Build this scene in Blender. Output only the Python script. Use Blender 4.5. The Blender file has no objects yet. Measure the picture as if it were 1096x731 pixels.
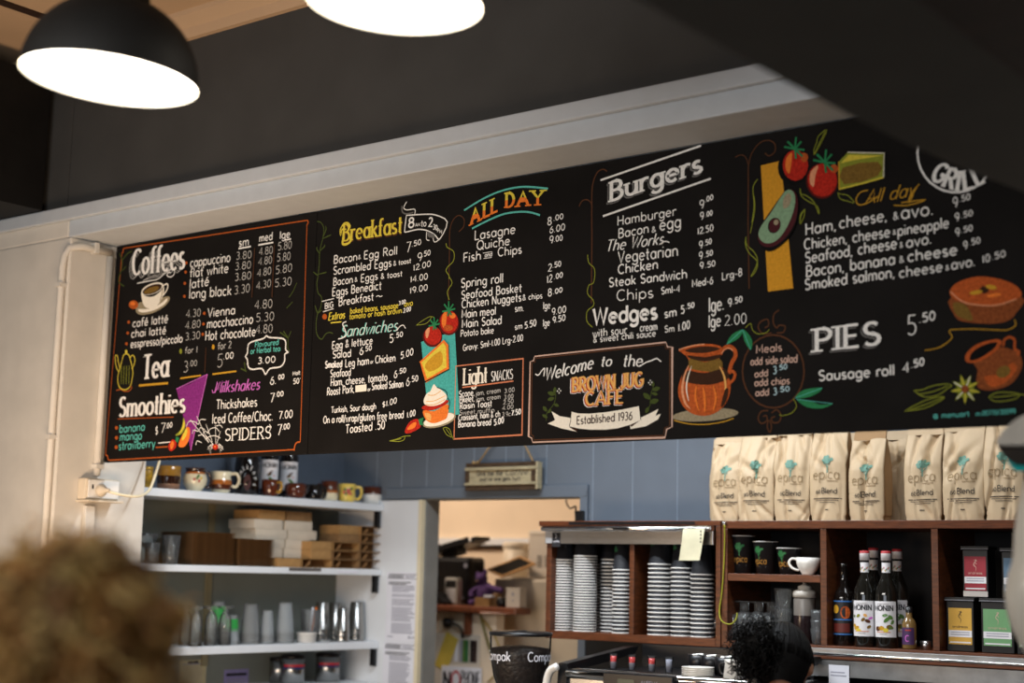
import bpy, bmesh, math, random
from mathutils import Vector, Matrix
random.seed(7)
scene = bpy.context.scene
COL = scene.collection

# ------------------------------------------------------------------ camera, world, lights, exposure
CX, CY, FPX = 548.0, 365.5, 1653.52
_ya, _pi, _ro = math.radians(-38.0286), math.radians(8.54125), math.radians(1.29905)
CAM = Vector((0, 0, 1.6))
_f = Vector((math.sin(_ya) * math.cos(_pi), math.cos(_ya) * math.cos(_pi), math.sin(_pi)))
_r0 = Vector((math.cos(_ya), -math.sin(_ya), 0)); _u0 = _r0.cross(_f)
_r = _r0 * math.cos(_ro) + _u0 * math.sin(_ro); _u = -_r0 * math.sin(_ro) + _u0 * math.cos(_ro)
cd = bpy.data.cameras.new('camera'); cam = bpy.data.objects.new('camera', cd); COL.objects.link(cam)
cd.sensor_width = 36; cd.sensor_fit = 'HORIZONTAL'; cd.lens = FPX / 1096 * 36
cd.clip_start = .05; cd.clip_end = 60
cd.dof.use_dof = True; cd.dof.focus_distance = 4.55; cd.dof.aperture_fstop = 1.85
M = Matrix.Identity(4)
for i in range(3):
    M[i][0], M[i][1], M[i][2], M[i][3] = _r[i], _u[i], -_f[i], CAM[i]
cam.matrix_world = M
scene.camera = cam
scene.view_settings.view_transform = 'Standard'; scene.view_settings.look = 'None'
scene.view_settings.gamma = 1; scene.view_settings.use_curve_mapping = False
scene.view_settings.exposure = -0.06
scene.cycles.use_denoising = True
try: scene.cycles.denoiser = 'OPENIMAGEDENOISE'
except Exception: pass
scene.cycles.max_bounces = 8; scene.cycles.caustics_reflective = False; scene.cycles.caustics_refractive = False
scene.cycles.sample_clamp_indirect = 4
w = bpy.data.worlds.new('world'); scene.world = w; w.use_nodes = True
w.node_tree.nodes['Background'].inputs[0].default_value = (.55, .62, .72, 1)
w.node_tree.nodes['Background'].inputs[1].default_value = .05

def area(name, loc, target, size, power, col, sy=None, spread=180):
    l = bpy.data.lights.new(name, 'AREA'); o = bpy.data.objects.new(name, l); COL.objects.link(o)
    l.energy = power; l.color = col; l.size = size; l.spread = math.radians(spread)
    if sy: l.shape = 'RECTANGLE'; l.size_y = sy
    o.location = loc
    o.rotation_euler = (Vector(target) - Vector(loc)).to_track_quat('-Z', 'Y').to_euler()
    return o
# daylight from the shop front behind the customers, a cool ceiling light over the work area, the warm store room lamp
area('shop_window_light', (-1.0, -2.8, 2.0), (-2.6, 3.3, 2.0), 3.6, 66, (.84, .91, 1.0), 1.6)
area('dining_lamp_row', (-2.6, .55, 2.5), (-2.9, 2.3, 1.55), 2.4, 26, (1.0, .96, .90), .25, 130)
area('service_ceiling_light', (-2.2, 4.02, 2.70), (-2.2, 4.02, 0), 2.2, 20, (.94, .97, 1.0), .10)
area('shelf_ceiling_light', (-3.1, 3.80, 2.70), (-3.1, 3.80, 0), .9, 27, (.84, .92, 1.0), .03)
area('store_room_lamp', (-5.3, 5.25, 2.75), (-5.4, 6.0, 1.0), .4, 27, (1.0, .80, .62))
area('warm_bounce_fill', (-3.6, 2.45, 1.25), (-4.1, 3.3, 2.7), 1.2, 24, (1.0, .72, .48), .3)  # unseen warm fill added low down to brighten the soffit and pier

# ------------------------------------------------------------------ pixel to place helpers (frame 1096 x 731)
def ray(x, y): return _r * ((x - CX) / FPX) - _u * ((y - CY) / FPX) + _f
def onX(x, y, X): d = ray(x, y); return CAM + d * (X / d.x)
def onY(x, y, Y): d = ray(x, y); return CAM + d * (Y / d.y)
def onZ(x, y, Z): d = ray(x, y); return CAM + d * ((Z - CAM.z) / d.z)
def at(x, y, dep): return CAM + ray(x, y) * dep
def dep(p): return (Vector(p) - CAM).dot(_f)
def px2m(p): return dep(p) / FPX

# ------------------------------------------------------------------ materials
def mat(name, col, rough=.6, metal=0, var=.12, scale=14, bump=0, emit=None, es=0, trans=0, ior=1.45, stretch=None, spec=None, coat=0):
    m = bpy.data.materials.new(name); m.use_nodes = True
    nt = m.node_tree; b = nt.nodes['Principled BSDF']
    b.inputs['Roughness'].default_value = rough; b.inputs['Metallic'].default_value = metal
    b.inputs['IOR'].default_value = ior
    if spec is not None: b.inputs['Specular IOR Level'].default_value = spec
    if coat: b.inputs['Coat Weight'].default_value = coat; b.inputs['Coat Roughness'].default_value = .08
    b.inputs['Transmission Weight'].default_value = trans
    c = tuple(col) + (1,)
    if var:
        tc = nt.nodes.new('ShaderNodeTexCoord'); no = nt.nodes.new('ShaderNodeTexNoise')
        no.inputs['Scale'].default_value = scale; no.inputs['Detail'].default_value = 4
        src = tc.outputs['Object']
        if stretch:
            mp = nt.nodes.new('ShaderNodeMapping'); mp.inputs['Scale'].default_value = stretch
            nt.links.new(src, mp.inputs[0]); src = mp.outputs[0]
        nt.links.new(src, no.inputs['Vector'])
        cr = nt.nodes.new('ShaderNodeValToRGB')
        cr.color_ramp.elements[0].position = .32; cr.color_ramp.elements[1].position = .7
        cr.color_ramp.elements[0].color = tuple(max(0, x * (1 - var)) for x in col) + (1,)
        cr.color_ramp.elements[1].color = tuple(min(1, x * (1 + var)) for x in col) + (1,)
        nt.links.new(no.outputs['Fac'], cr.inputs[0]); nt.links.new(cr.outputs[0], b.inputs['Base Color'])
        if bump:
            bp = nt.nodes.new('ShaderNodeBump'); bp.inputs['Strength'].default_value = bump; bp.inputs['Distance'].default_value = .01
            nt.links.new(no.outputs['Fac'], bp.inputs['Height']); nt.links.new(bp.outputs[0], b.inputs['Normal'])
    else: b.inputs['Base Color'].default_value = c
    if emit: b.inputs['Emission Color'].default_value = tuple(emit) + (1,); b.inputs['Emission Strength'].default_value = es
    return m
def s(r, g, b):  # sRGB 0-255 to linear
    f = lambda v: (v / 255 / 12.92) if v / 255 <= .04045 else ((v / 255 + .055) / 1.055) ** 2.4
    return (f(r), f(g), f(b))

# ------------------------------------------------------------------ mesh builder: one MB becomes one mesh object
class MB:
    def __init__(self): self.v = []; self.f = []; self.m = []; self.sm = []; self.mats = []
    def mi(self, m):
        if m not in self.mats: self.mats.append(m)
        return self.mats.index(m)
    def add(self, vs, fs, m, smooth=False):
        o = len(self.v); k = self.mi(m)
        self.v += [Vector(p) for p in vs]
        for f in fs: self.f.append([i + o for i in f]); self.m.append(k); self.sm.append(smooth)
        return self
    def box(self, x0, x1, y0, y1, z0, z1, m, T=None):
        vs = [Vector(p) for p in ((x0,y0,z0),(x1,y0,z0),(x1,y1,z0),(x0,y1,z0),(x0,y0,z1),(x1,y0,z1),(x1,y1,z1),(x0,y1,z1))]
        if T is not None: vs = [T @ p for p in vs]
        return self.add(vs, [(0,3,2,1),(4,5,6,7),(0,1,5,4),(1,2,6,5),(2,3,7,6),(3,0,4,7)], m)
    def lathe(self, prof, m, c=(0,0,0), seg=24, T=None, smooth=True, a0=0, a1=360):
        """prof: [(r,z)] or [(r,z,mat)] where mat paints the band that starts there"""
        vs = []; fs = []; ms = []
        full = abs(a1 - a0) >= 360; n = seg if full else seg + 1
        for p in prof:
            for k in range(n):
                a = math.radians(a0 + (a1 - a0) * k / seg)
                q = Vector((p[0] * math.cos(a), p[0] * math.sin(a), p[1]))
                if T is not None: q = T @ q
                vs.append(q + Vector(c))
        cur = m; o = len(self.v); self.v += vs
        for i in range(len(prof) - 1):
            if len(prof[i]) > 2: cur = prof[i][2]
            mi = self.mi(cur)
            for k in range(seg):
                k2 = (k + 1) % n if full else k + 1
                f = [o + i*n + k, o + i*n + k2, o + (i+1)*n + k2, o + (i+1)*n + k]
                self.f.append(f); self.m.append(mi); self.sm.append(smooth)
        return self
    def tube(self, pts, r, m, seg=8, closed=False, cap=True):
        pts = [Vector(p) for p in pts]; n = len(pts); vs = []; fs = []
        rr = r if isinstance(r, (list, tuple)) else [r] * n
        t0 = (pts[1] - pts[0]).normalized()
        nrm = t0.orthogonal().normalized()
        for i, p in enumerate(pts):
            a = pts[(i - 1) % n] if (closed or i > 0) else p; b = pts[(i + 1) % n] if (closed or i < n - 1) else p
            t = (b - a).normalized()
            nrm = (nrm - t * nrm.dot(t)).normalized(); bn = t.cross(nrm)
            for k in range(seg):
                an = 2 * math.pi * k / seg
                vs.append(p + (nrm * math.cos(an) + bn * math.sin(an)) * rr[i])
        for i in range(n if closed else n - 1):
            j = (i + 1) % n
            for k in range(seg): fs.append((i*seg + k, i*seg + (k+1) % seg, j*seg + (k+1) % seg, j*seg + k))
        if cap and not closed: fs += [tuple(range(seg))[::-1], tuple((n-1)*seg + k for k in range(seg))]
        return self.add(vs, fs, m, True)
    def ball(self, c, rx, ry, rz, m, seg=14, rings=9, T=None):
        pr = []
        vs = []; fs = []
        for i in range(rings + 1):
            th = math.pi * i / rings
            for k in range(seg):
                a = 2 * math.pi * k / seg
                q = Vector((rx * math.sin(th) * math.cos(a), ry * math.sin(th) * math.sin(a), rz * math.cos(th)))
                if T is not None: q = T @ q
                vs.append(q + Vector(c))
        for i in range(rings):
            for k in range(seg): fs.append((i*seg + k, (i+1)*seg + k, (i+1)*seg + (k+1) % seg, i*seg + (k+1) % seg))
        return self.add(vs, fs, m, True)
    def extr(self, outline, y0, y1, m, T=None):
        """outline [(x,z)] extruded from y0 to y1"""
        n = len(outline); vs = [Vector((x, y0, z)) for x, z in outline] + [Vector((x, y1, z)) for x, z in outline]
        if T is not None: vs = [T @ p for p in vs]
        fs = [tuple(range(n)), tuple(range(2*n - 1, n - 1, -1))] + [(i, (i+1) % n + 0, (i+1) % n + n, i + n)[::-1] for i in range(n)]
        return self.add(vs, fs, m)
    def shift(self, d): self.v = [p + Vector(d) for p in self.v]; return self
    def build(self, name, parent=None, loc=None, origin=None, bevel=0, subd=0, rz=0, kind=None):
        me = bpy.data.meshes.new(name)
        o0 = Vector(origin) if origin is not None else Vector((0,0,0))
        me.from_pydata([tuple(p - o0) for p in self.v], [], self.f)
        for m in self.mats: me.materials.append(m)
        me.polygons.foreach_set('material_index', self.m); me.polygons.foreach_set('use_smooth', self.sm)
        bm = bmesh.new(); bm.from_mesh(me)
        bmesh.ops.remove_doubles(bm, verts=bm.verts, dist=1e-6)
        bmesh.ops.recalc_face_normals(bm, faces=bm.faces); bm.to_mesh(me); bm.free()
        me.update()
        o = bpy.data.objects.new(name, me); COL.objects.link(o)
        if parent: o.parent = parent
        if loc is not None: o.location = loc
        elif origin is not None: o.location = o0
        if rz: o.rotation_euler.z = rz
        if bevel:
            b = o.modifiers.new('b', 'BEVEL'); b.width = bevel; b.segments = 2; b.limit_method = 'ANGLE'; b.angle_limit = math.radians(40)
        if subd:
            b = o.modifiers.new('s', 'SUBSURF'); b.levels = subd; b.render_levels = subd
        if kind: o['kind'] = kind
        return o
def tag(o, label, cat, group=None):
    o['label'] = label; o['category'] = cat
    if group: o['group'] = group
    return o
def empty(name, loc, label, cat, group=None, rz=0):
    o = bpy.data.objects.new(name, None); COL.objects.link(o); o.location = loc; o.rotation_euler.z = rz; o.empty_display_size = .05
    return tag(o, label, cat, group)
def dup(o, loc, label, group=None, rz=None):
    c = o.copy(); COL.objects.link(c); c.location = loc; c['label'] = label
    if group: c['group'] = group
    if rz is not None: c.rotation_euler.z = rz
    for ch in list(o.children):
        k = ch.copy(); COL.objects.link(k); k.parent = c
        for g in list(ch.children):
            q = g.copy(); COL.objects.link(q); q.parent = k
    return c
def structure(o): o['kind'] = 'structure'; return o
def spline(pts, n=6, closed=False):
    """Catmull-Rom through points of any dimension"""
    P = [Vector(p) for p in pts]; out = []; N = len(P)
    rng = range(N if closed else N - 1)
    for i in rng:
        g = (lambda k: P[k % N]) if closed else (lambda k: P[max(0, min(N - 1, k))])
        a, b, c, d = g(i-1), g(i), g(i+1), g(i+2)
        for k in range(n):
            t = k / n
            out.append(.5 * ((2*b) + (c - a)*t + (2*a - 5*b + 4*c - d)*t*t + (3*b - a - 3*c + d)*t*t*t))
    if not closed: out.append(P[-1])
    return out
def ell(cx, cy, rx, ry, n=24, rot=0):
    c, sn = math.cos(math.radians(rot)), math.sin(math.radians(rot)); o = []
    for k in range(n):
        a = 2 * math.pi * k / n; x, y = rx * math.cos(a), ry * math.sin(a)
        o.append((cx + x*c - y*sn, cy + x*sn + y*c))
    return o

# ------------------------------------------------------------------ stroke lettering (no font files): cap height 1, x-height .62
def ar(cx, cy, rx, ry, a0, a1, n=9):
    return [(cx + rx * math.cos(math.radians(a0 + (a1 - a0) * i / n)), cy + ry * math.sin(math.radians(a0 + (a1 - a0) * i / n))) for i in range(n + 1)]
BOWL = ar(.29, .31, .25, .31, 0, 360, 14)
G = {
 'a': (.62, [BOWL, [(.54,.62),(.54,0)]]), 'b': (.62, [[(.06,1),(.06,0)], ar(.31,.31,.25,.31,0,360,14)]),
 'c': (.54, [ar(.3,.31,.26,.31,48,312)]), 'd': (.62, [BOWL, [(.54,1),(.54,0)]]),
 'e': (.6, [[(.04,.33),(.54,.33)] + ar(.29,.31,.25,.31,5,315,12)]), 'f': (.4, [ar(.34,.8,.18,.2,60,180,6) + [(.16,0)], [(0,.6),(.36,.6)]]),
 'g': (.62, [BOWL, [(.54,.62),(.54,-.08)] + ar(.3,-.1,.24,.22,0,-160,7)]), 'h': (.6, [[(.06,1),(.06,0)], [(.06,.34)] + ar(.29,.36,.23,.26,180,0,7) + [(.52,0)]]),
 'i': (.16, [[(.06,.62),(.06,0)], [(.06,.84),(.06,.92)]]), 'j': (.22, [[(.12,.62),(.12,-.15)] + ar(0,-.15,.12,.15,0,-90,4), [(.12,.84),(.12,.92)]]),
 'k': (.52, [[(.06,1),(.06,0)], [(.46,.62),(.07,.25)], [(.18,.35),(.48,0)]]), 'l': (.16, [[(.06,1),(.06,0)]]),
 'm': (.92, [[(.06,.62),(.06,0)], [(.06,.36)] + ar(.25,.4,.19,.22,180,0,6) + [(.44,0)], [(.44,.36)] + ar(.63,.4,.19,.22,180,0,6) + [(.82,0)]]),
 'n': (.6, [[(.06,.62),(.06,0)], [(.06,.34)] + ar(.29,.36,.23,.26,180,0,7) + [(.52,0)]]), 'o': (.6, [ar(.29,.31,.26,.31,0,360,14)]),
 'p': (.62, [[(.06,.62),(.06,-.35)], ar(.31,.31,.25,.31,0,360,14)]), 'q': (.62, [BOWL, [(.54,.62),(.54,-.35)]]),
 'r': (.4, [[(.06,.62),(.06,0)], [(.06,.36)] + ar(.28,.38,.22,.24,180,55,5)]), 's': (.46, [ar(.22,.46,.16,.16,40,270,7) + ar(.22,.15,.18,.15,90,-145,7)]),
 't': (.38, [[(.16,.92),(.16,.14)] + ar(.28,.14,.12,.14,180,280,4), [(0,.6),(.34,.6)]]), 'u': (.6, [[(.06,.62)] + ar(.29,.25,.23,.25,180,360,7) + [(.52,.62)], [(.52,.62),(.52,0)]]),
 'v': (.52, [[(.02,.62),(.25,0),(.48,.62)]]), 'w': (.78, [[(.02,.62),(.2,0),(.38,.58),(.56,0),(.74,.62)]]), 'x': (.5, [[(.04,.62),(.46,0)],[(.46,.62),(.04,0)]]),
 'y': (.52, [[(.02,.62),(.26,.02)], [(.5,.62),(.16,-.32)]]), 'z': (.5, [[(.04,.62),(.46,.62),(.04,0),(.46,0)]]),
 'A': (.78, [[(.02,0),(.37,1),(.72,0)], [(.15,.34),(.6,.34)]]), 'B': (.64, [[(.06,1),(.06,0)], [(.06,1),(.28,1)] + ar(.28,.76,.24,.24,90,-90,6) + [(.06,.52)], [(.28,.52)] + ar(.3,.26,.28,.26,90,-90,7) + [(.06,0)]]),
 'C': (.74, [ar(.4,.5,.36,.5,48,312,12)]), 'D': (.74, [[(.06,1),(.06,0)], [(.06,1),(.24,1)] + ar(.24,.5,.42,.5,90,-90,9) + [(.06,0)]]),
 'E': (.58, [[(.06,1),(.06,0)], [(.06,1),(.5,1)], [(.06,.52),(.44,.52)], [(.06,0),(.52,0)]]), 'F': (.54, [[(.06,1),(.06,0)], [(.06,1),(.5,1)], [(.06,.52),(.42,.52)]]),
 'G': (.78, [ar(.4,.5,.36,.5,48,330,12) + [(.72,.45),(.45,.45)]]), 'H': (.72, [[(.06,1),(.06,0)], [(.62,1),(.62,0)], [(.06,.5),(.62,.5)]]),
 'I': (.2, [[(.08,1),(.08,0)]]), 'J': (.46, [[(.36,1),(.36,.2)] + ar(.2,.2,.16,.2,0,-170,6)]), 'K': (.66, [[(.06,1),(.06,0)], [(.58,1),(.07,.42)], [(.2,.56),(.6,0)]]),
 'L': (.54, [[(.06,1),(.06,0)], [(.06,0),(.5,0)]]), 'M': (.86, [[(.06,0),(.1,1),(.42,.25),(.74,1),(.78,0)]]), 'N': (.74, [[(.06,0),(.06,1)], [(.06,1),(.64,0)], [(.64,0),(.64,1)]]),
 'O': (.82, [ar(.4,.5,.37,.5,0,360,16)]), 'P': (.62, [[(.06,1),(.06,0)], [(.06,1),(.28,1)] + ar(.28,.74,.27,.26,90,-90,7) + [(.06,.48)]]),
 'Q': (.82, [ar(.4,.5,.37,.5,0,360,16), [(.5,.25),(.78,-.06)]]), 'R': (.66, [[(.06,1),(.06,0)], [(.06,1),(.28,1)] + ar(.28,.75,.26,.25,90,-90,7) + [(.06,.5)], [(.28,.5),(.6,0)]]),
 'S': (.6, [ar(.29,.75,.23,.25,35,270,8) + ar(.29,.25,.25,.25,90,-150,8)]), 'T': (.66, [[(.02,1),(.62,1)], [(.32,1),(.32,0)]]),
 'U': (.72, [[(.06,1)] + ar(.34,.3,.28,.3,180,360,8) + [(.62,1)]]), 'V': (.7, [[(.02,1),(.34,0),(.66,1)]]), 'W': (1.0, [[(.02,1),(.26,0),(.49,.95),(.72,0),(.96,1)]]),
 'X': (.66, [[(.04,1),(.6,0)],[(.6,1),(.04,0)]]), 'Y': (.66, [[(.02,1),(.32,.5),(.62,1)], [(.32,.5),(.32,0)]]), 'Z': (.62, [[(.04,1),(.56,1),(.04,0),(.58,0)]]),
 '0': (.58, [ar(.28,.5,.24,.5,0,360,14)]), '1': (.3, [[(.04,.8),(.16,1),(.16,0)]]), '2': (.56, [ar(.27,.74,.22,.26,160,-35,7) + [(.04,0),(.52,0)]]),
 '3': (.54, [ar(.24,.77,.2,.23,140,-90,7), ar(.24,.27,.24,.27,90,-140,7)]), '4': (.6, [[(.42,0),(.42,1),(.03,.3),(.56,.3)]]),
 '5': (.56, [[(.48,1),(.12,1),(.08,.56)] + ar(.25,.31,.25,.31,110,-140,8)]), '6': (.56, [[(.4,.98),(.2,.75),(.06,.4)] + ar(.28,.29,.23,.29,160,520,13)]),
 '7': (.54, [[(.03,1),(.5,1),(.18,0)]]), '8': (.56, [ar(.27,.76,.2,.24,0,360,12), ar(.27,.27,.24,.27,0,360,12)]), '9': (.56, [ar(.28,.7,.23,.3,0,360,12), [(.51,.7),(.46,.3),(.3,0)]]),
 '.': (.2, [[(.06,.0),(.06,.08)]]), ',': (.2, [[(.08,.06),(.03,-.14)]]), '-': (.4, [[(.05,.36),(.32,.36)]]), '/': (.4, [[(.02,-.1),(.34,1.0)]]), '&': (.66, [[(.6,.02),(.14,.72)] + ar(.26,.8,.13,.18,200,-20,6) + [(.08,.3)] + ar(.24,.18,.18,.18,160,360,6) + [(.56,.4)]]),
 "'": (.16, [[(.06,1.02),(.04,.86)]]), ':': (.2, [[(.06,0),(.06,.08)], [(.06,.45),(.06,.53)]]), '$': (.54, [ar(.26,.68,.2,.2,35,270,7) + ar(.26,.28,.2,.2,90,-150,7), [(.26,1.05),(.26,-.08)]]),
 '~': (.7, [ar(.18,.3,.15,.12,180,0,5) + ar(.48,.3,.15,.12,180,360,5)]), '@': (.9, [ar(.42,.36,.18,.2,0,360,10), [(.6,.56),(.62,.2)] + ar(.42,.36,.4,.42,-15,-320,14)]), ' ': (.34, []), '+': (.5, [[(.25,.55),(.25,.05)],[(0,.3),(.5,.3)]]), '\u00e9': (.6, [[(.04,.33),(.54,.33)] + ar(.29,.31,.25,.31,5,315,12), [(.2,.75),(.42,.92)]]),
}
CYC = [0]
def ribbon(mb, pts, w, m, put, contrast=0, ylim=None, taper=False):
    """flat painted stroke; pts 2-D in the surface, put() lifts them to 3-D; contrast thins strokes that run sideways"""
    P = [Vector(p[:2]) for p in pts]; n = len(P)
    if n < 2: return
    closed = (P[0] - P[-1]).length < 1e-6
    L = []; Rr = []
    for i in range(n):
        a = P[i-1] if i else (P[-2] if closed else P[0]); b = P[i+1] if i < n-1 else (P[1] if closed else P[-1])
        t = b - a
        if t.length < 1e-9: t = Vector((1, 0))
        t.normalize(); nr = Vector((-t.y, t.x))
        if 0 < i < n-1:
            t1 = (P[i] - P[i-1]).normalized(); k = 1 / max(.5, abs(t1.dot(t)))
        else: k = 1
        ww = w * .5 * ((1 - contrast) + contrast * abs(t.y)) * min(k, 1.6)
        if taper: ww *= .25 + .75 * math.sin(math.pi * (i + .3) / (n - .4))
        L.append(P[i] + nr * ww); Rr.append(P[i] - nr * ww)
    CYC[0] = (CYC[0] + 1) % 6
    vs = [put(p) for p in L] + [put(p) for p in Rr]
    fs = [(i, i+1, n+i+1, n+i) for i in range(n-1)]
    mb.add(vs, fs, m)
def text_width(t): return sum(G[c][0] + .1 for c in t) - .1
def letters(mb, t, org, ex, up, m, w, put, slab=False, contrast=0, shear=0, top=None):
    """org, ex, up: 2-D baseline start, vector of one unit along, vector of one cap height up"""
    x = 0
    for c in t:
        wd, strokes = G[c]
        for st in strokes:
            pts = st
            if top is not None:
                fine = []
                for a, b in zip(st[:-1], st[1:]):
                    for k in range(6): fine.append((a[0] + (b[0]-a[0])*k/6, a[1] + (b[1]-a[1])*k/6))
                fine.append(st[-1]); pts = [p for p in fine if p[1] <= top]
            q = [org + ex * (x + px + shear * py) + up * py for px, py in pts]
            ribbon(mb, q, w, m, put, contrast)
            if slab:
                for e, nb in ((0, 1), (-1, -2)):
                    if len(pts) < 2: continue
                    p, d = Vector(pts[e]), Vector(pts[e]) - Vector(pts[nb])
                    if d.length and abs(d.y) / d.length > .7 and min(abs(p.y - v) for v in (0, .62, 1)) < .03 and (top is None or p.y <= top):
                        hs = slab if not isinstance(slab, bool) else .19
                        o2 = org + ex * (x + p.x + shear * p.y) + up * p.y
                        ribbon(mb, [o2 - ex * hs + up * 0, o2 + ex * hs], w * .42, m, put)
        x += wd + .1
# ------------------------------------------------------------------ palette
m_charcoal = mat('charcoal_wall_paint', s(60, 60, 59), .75, var=.1, scale=6)
m_pale = mat('pale_wall_paint', s(212, 206, 196), .7, var=.05, scale=9, bump=.15)
m_trim = mat('grey_white_trim_paint', s(190, 196, 202), .6, var=.03, scale=18, bump=.15)
m_ceil = mat('ceiling_board_paint', s(190, 160, 128), .8, var=.06, scale=3)
m_black = mat('matte_black_paint', s(17, 16, 15), .65, var=.2, spec=.25)
m_darkgrey = mat('dark_grey_soffit_paint', s(92, 90, 84), .8, var=.06, scale=8)
m_darkwood = mat('dark_stained_timber', s(48, 30, 20), .6, var=.35, scale=6, stretch=(1, 6, 1))
m_blue = mat('blue_grey_wall_paint', s(104, 114, 126), .65, var=.05, scale=7)
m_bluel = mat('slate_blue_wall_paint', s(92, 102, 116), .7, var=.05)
m_bluedk = mat('blue_grey_groove_paint', s(130, 142, 156), .65, var=.05)
m_white = mat('white_laminate', s(226, 230, 234), .45, var=.03, scale=5)
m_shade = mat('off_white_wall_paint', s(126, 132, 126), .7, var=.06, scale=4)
m_cream = mat('cream_edge_tape', s(226, 214, 182), .6, var=.04)
m_jamb = mat('grey_jamb_paint', s(132, 132, 128), .6, var=.06)
m_peach = mat('warm_cream_wall_paint', s(232, 212, 186), .75, var=.05, scale=4)
m_floor = mat('brown_vinyl_floor', s(96, 80, 66), .5, var=.2, scale=3)
m_wood = mat('red_brown_cabinet_timber', s(88, 46, 22), .42, var=.38, scale=9, stretch=(3, 3, 14))
m_woodh = mat('red_brown_cabinet_timber_long_grain', s(94, 48, 22), .42, var=.38, scale=9, stretch=(2, 8, 22))
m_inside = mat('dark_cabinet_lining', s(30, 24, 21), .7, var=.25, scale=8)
m_steel = mat('brushed_steel', (.62, .62, .62), .28, 1, var=.1, scale=30, stretch=(1, 20, 20))
m_chrome = mat('polished_chrome', (.8, .8, .8), .08, 1, var=.03)
m_ctop = mat('grey_stone_counter', s(120, 118, 114), .4, var=.2, scale=40)
m_blackpl = mat('black_plastic', s(18, 18, 20), .35, var=.2)
m_whitepl = mat('white_plastic', s(235, 232, 226), .35, var=.02)
m_beigepl = mat('beige_plastic', s(214, 200, 178), .45, var=.04)
m_paper = mat('white_paper', s(228, 228, 236), .8, var=.03)
m_ink = mat('black_ink', s(34, 34, 38), .8, var=0)
m_greyink = mat('grey_print', s(150, 150, 164), .8, var=.05)
def thin_clear(name, tint, milk, ior_blend=.25, rough=.05):
    """thin clear sheet: see-through, a little milky, glossy at grazing angles"""
    m = bpy.data.materials.new(name); m.use_nodes = True; nt = m.node_tree; nt.nodes.remove(nt.nodes['Principled BSDF']); out = nt.nodes['Material Output']
    tr = nt.nodes.new('ShaderNodeBsdfTransparent'); tr.inputs[0].default_value = tint + (1,)
    df = nt.nodes.new('ShaderNodeBsdfDiffuse'); df.inputs[0].default_value = (.85, .87, .88, 1); tl = nt.nodes.new('ShaderNodeBsdfTranslucent'); tl.inputs[0].default_value = (.85, .87, .88, 1)
    a = nt.nodes.new('ShaderNodeMixShader'); a.inputs[0].default_value = .4; nt.links.new(df.outputs[0], a.inputs[1]); nt.links.new(tl.outputs[0], a.inputs[2])
    b = nt.nodes.new('ShaderNodeMixShader'); b.inputs[0].default_value = milk; nt.links.new(tr.outputs[0], b.inputs[1]); nt.links.new(a.outputs[0], b.inputs[2])
    gl = nt.nodes.new('ShaderNodeBsdfGlossy'); gl.inputs['Roughness'].default_value = rough; lw = nt.nodes.new('ShaderNodeLayerWeight'); lw.inputs[0].default_value = ior_blend
    c = nt.nodes.new('ShaderNodeMixShader'); nt.links.new(lw.outputs['Fresnel'], c.inputs[0]); nt.links.new(b.outputs[0], c.inputs[1]); nt.links.new(gl.outputs[0], c.inputs[2]); nt.links.new(c.outputs[0], out.inputs['Surface'])
    return m
m_glass = thin_clear('clear_glass', (.95, .97, .97), .10, .24)
m_plastic = thin_clear('clear_plastic', (.96, .97, .97), .22, .16, .15)

YF, YBD, YBK = 3.214, 3.4, 4.95
XR, XL = -4.48, -4.80        # pier reveal, left wall of the work area
ZS = 2.73                    # underside of the beam
# ---- floor, ceilings, outer walls
structure(MB().box(-7.5, 3.5, -4.5, 7, -.06, 0, m_floor).build('floor'))
structure(MB().box(-7.5, 3.5, -4.5, 3.41, 3.40, 3.46, m_ceil).box(-4.30, -4.265, -1.5, 3.2, 3.392, 3.402, m_darkwood).build('ceiling'))
structure(MB().box(-4.9, 1.4, 3.43, 5.1, 2.76, 2.82, m_white).build('ceiling_service'))
structure(MB().box(-7.5, -7.4, -4.5, 3.2, 0, 3.4, m_charcoal).build('wall_far_left'))
structure(MB().box(3.4, 3.5, -4.5, 7, 0, 3.4, m_charcoal).build('wall_right'))
# ---- the wall over the opening: charcoal upper face, painted beam, trim boards, pier on the left
structure(MB().box(-4.617, -4.515, YF, 3.41, 2.83, 3.40, m_charcoal).box(-4.511, 3.4, YF, 3.41, 2.83, 3.40, m_charcoal)
          .box(-7.4, -4.617, YF, 3.41, 2.83, 3.40, m_charcoal).box(-4.516, -4.510, YF + .004, 3.40, 2.84, 3.39, m_black).build('wall_front'))
structure(MB().box(-4.496, 1.4, YF, 3.425, ZS, 2.83, m_trim).build('trim_1', bevel=.004))
structure(MB().box(-7.4, 3.4, YF - .022, YF, 2.788, 2.836, m_trim).build('trim_2', bevel=.004))
structure(MB().box(-7.4, XR, YF, 3.60, 0, ZS, m_pale).box(-7.4, -4.4965, YF, 3.42, ZS, 2.83, m_pale).build('wall_pier', bevel=.006))
structure(MB().box(-1.05, 1.4, YF, 3.425, 0, ZS, m_pale).build('wall_pier_right'))
zc = 3.328
structure(MB().extr([(0, 0), (.02, 0), (.03, .03), (.07, .058), (.075, .072), (0, .072)], 0, 7.9, m_ceil,
          T=Matrix.Translation((-4.85, YF, zc)) @ Matrix.Rotation(-math.pi/2, 4, 'Z')).build('trim_3'))
structure(MB().box(-7.3, -4.617, -1.5, YF - .03, 2.835, 3.33, m_black).build('ceiling_bulkhead'))
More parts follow.
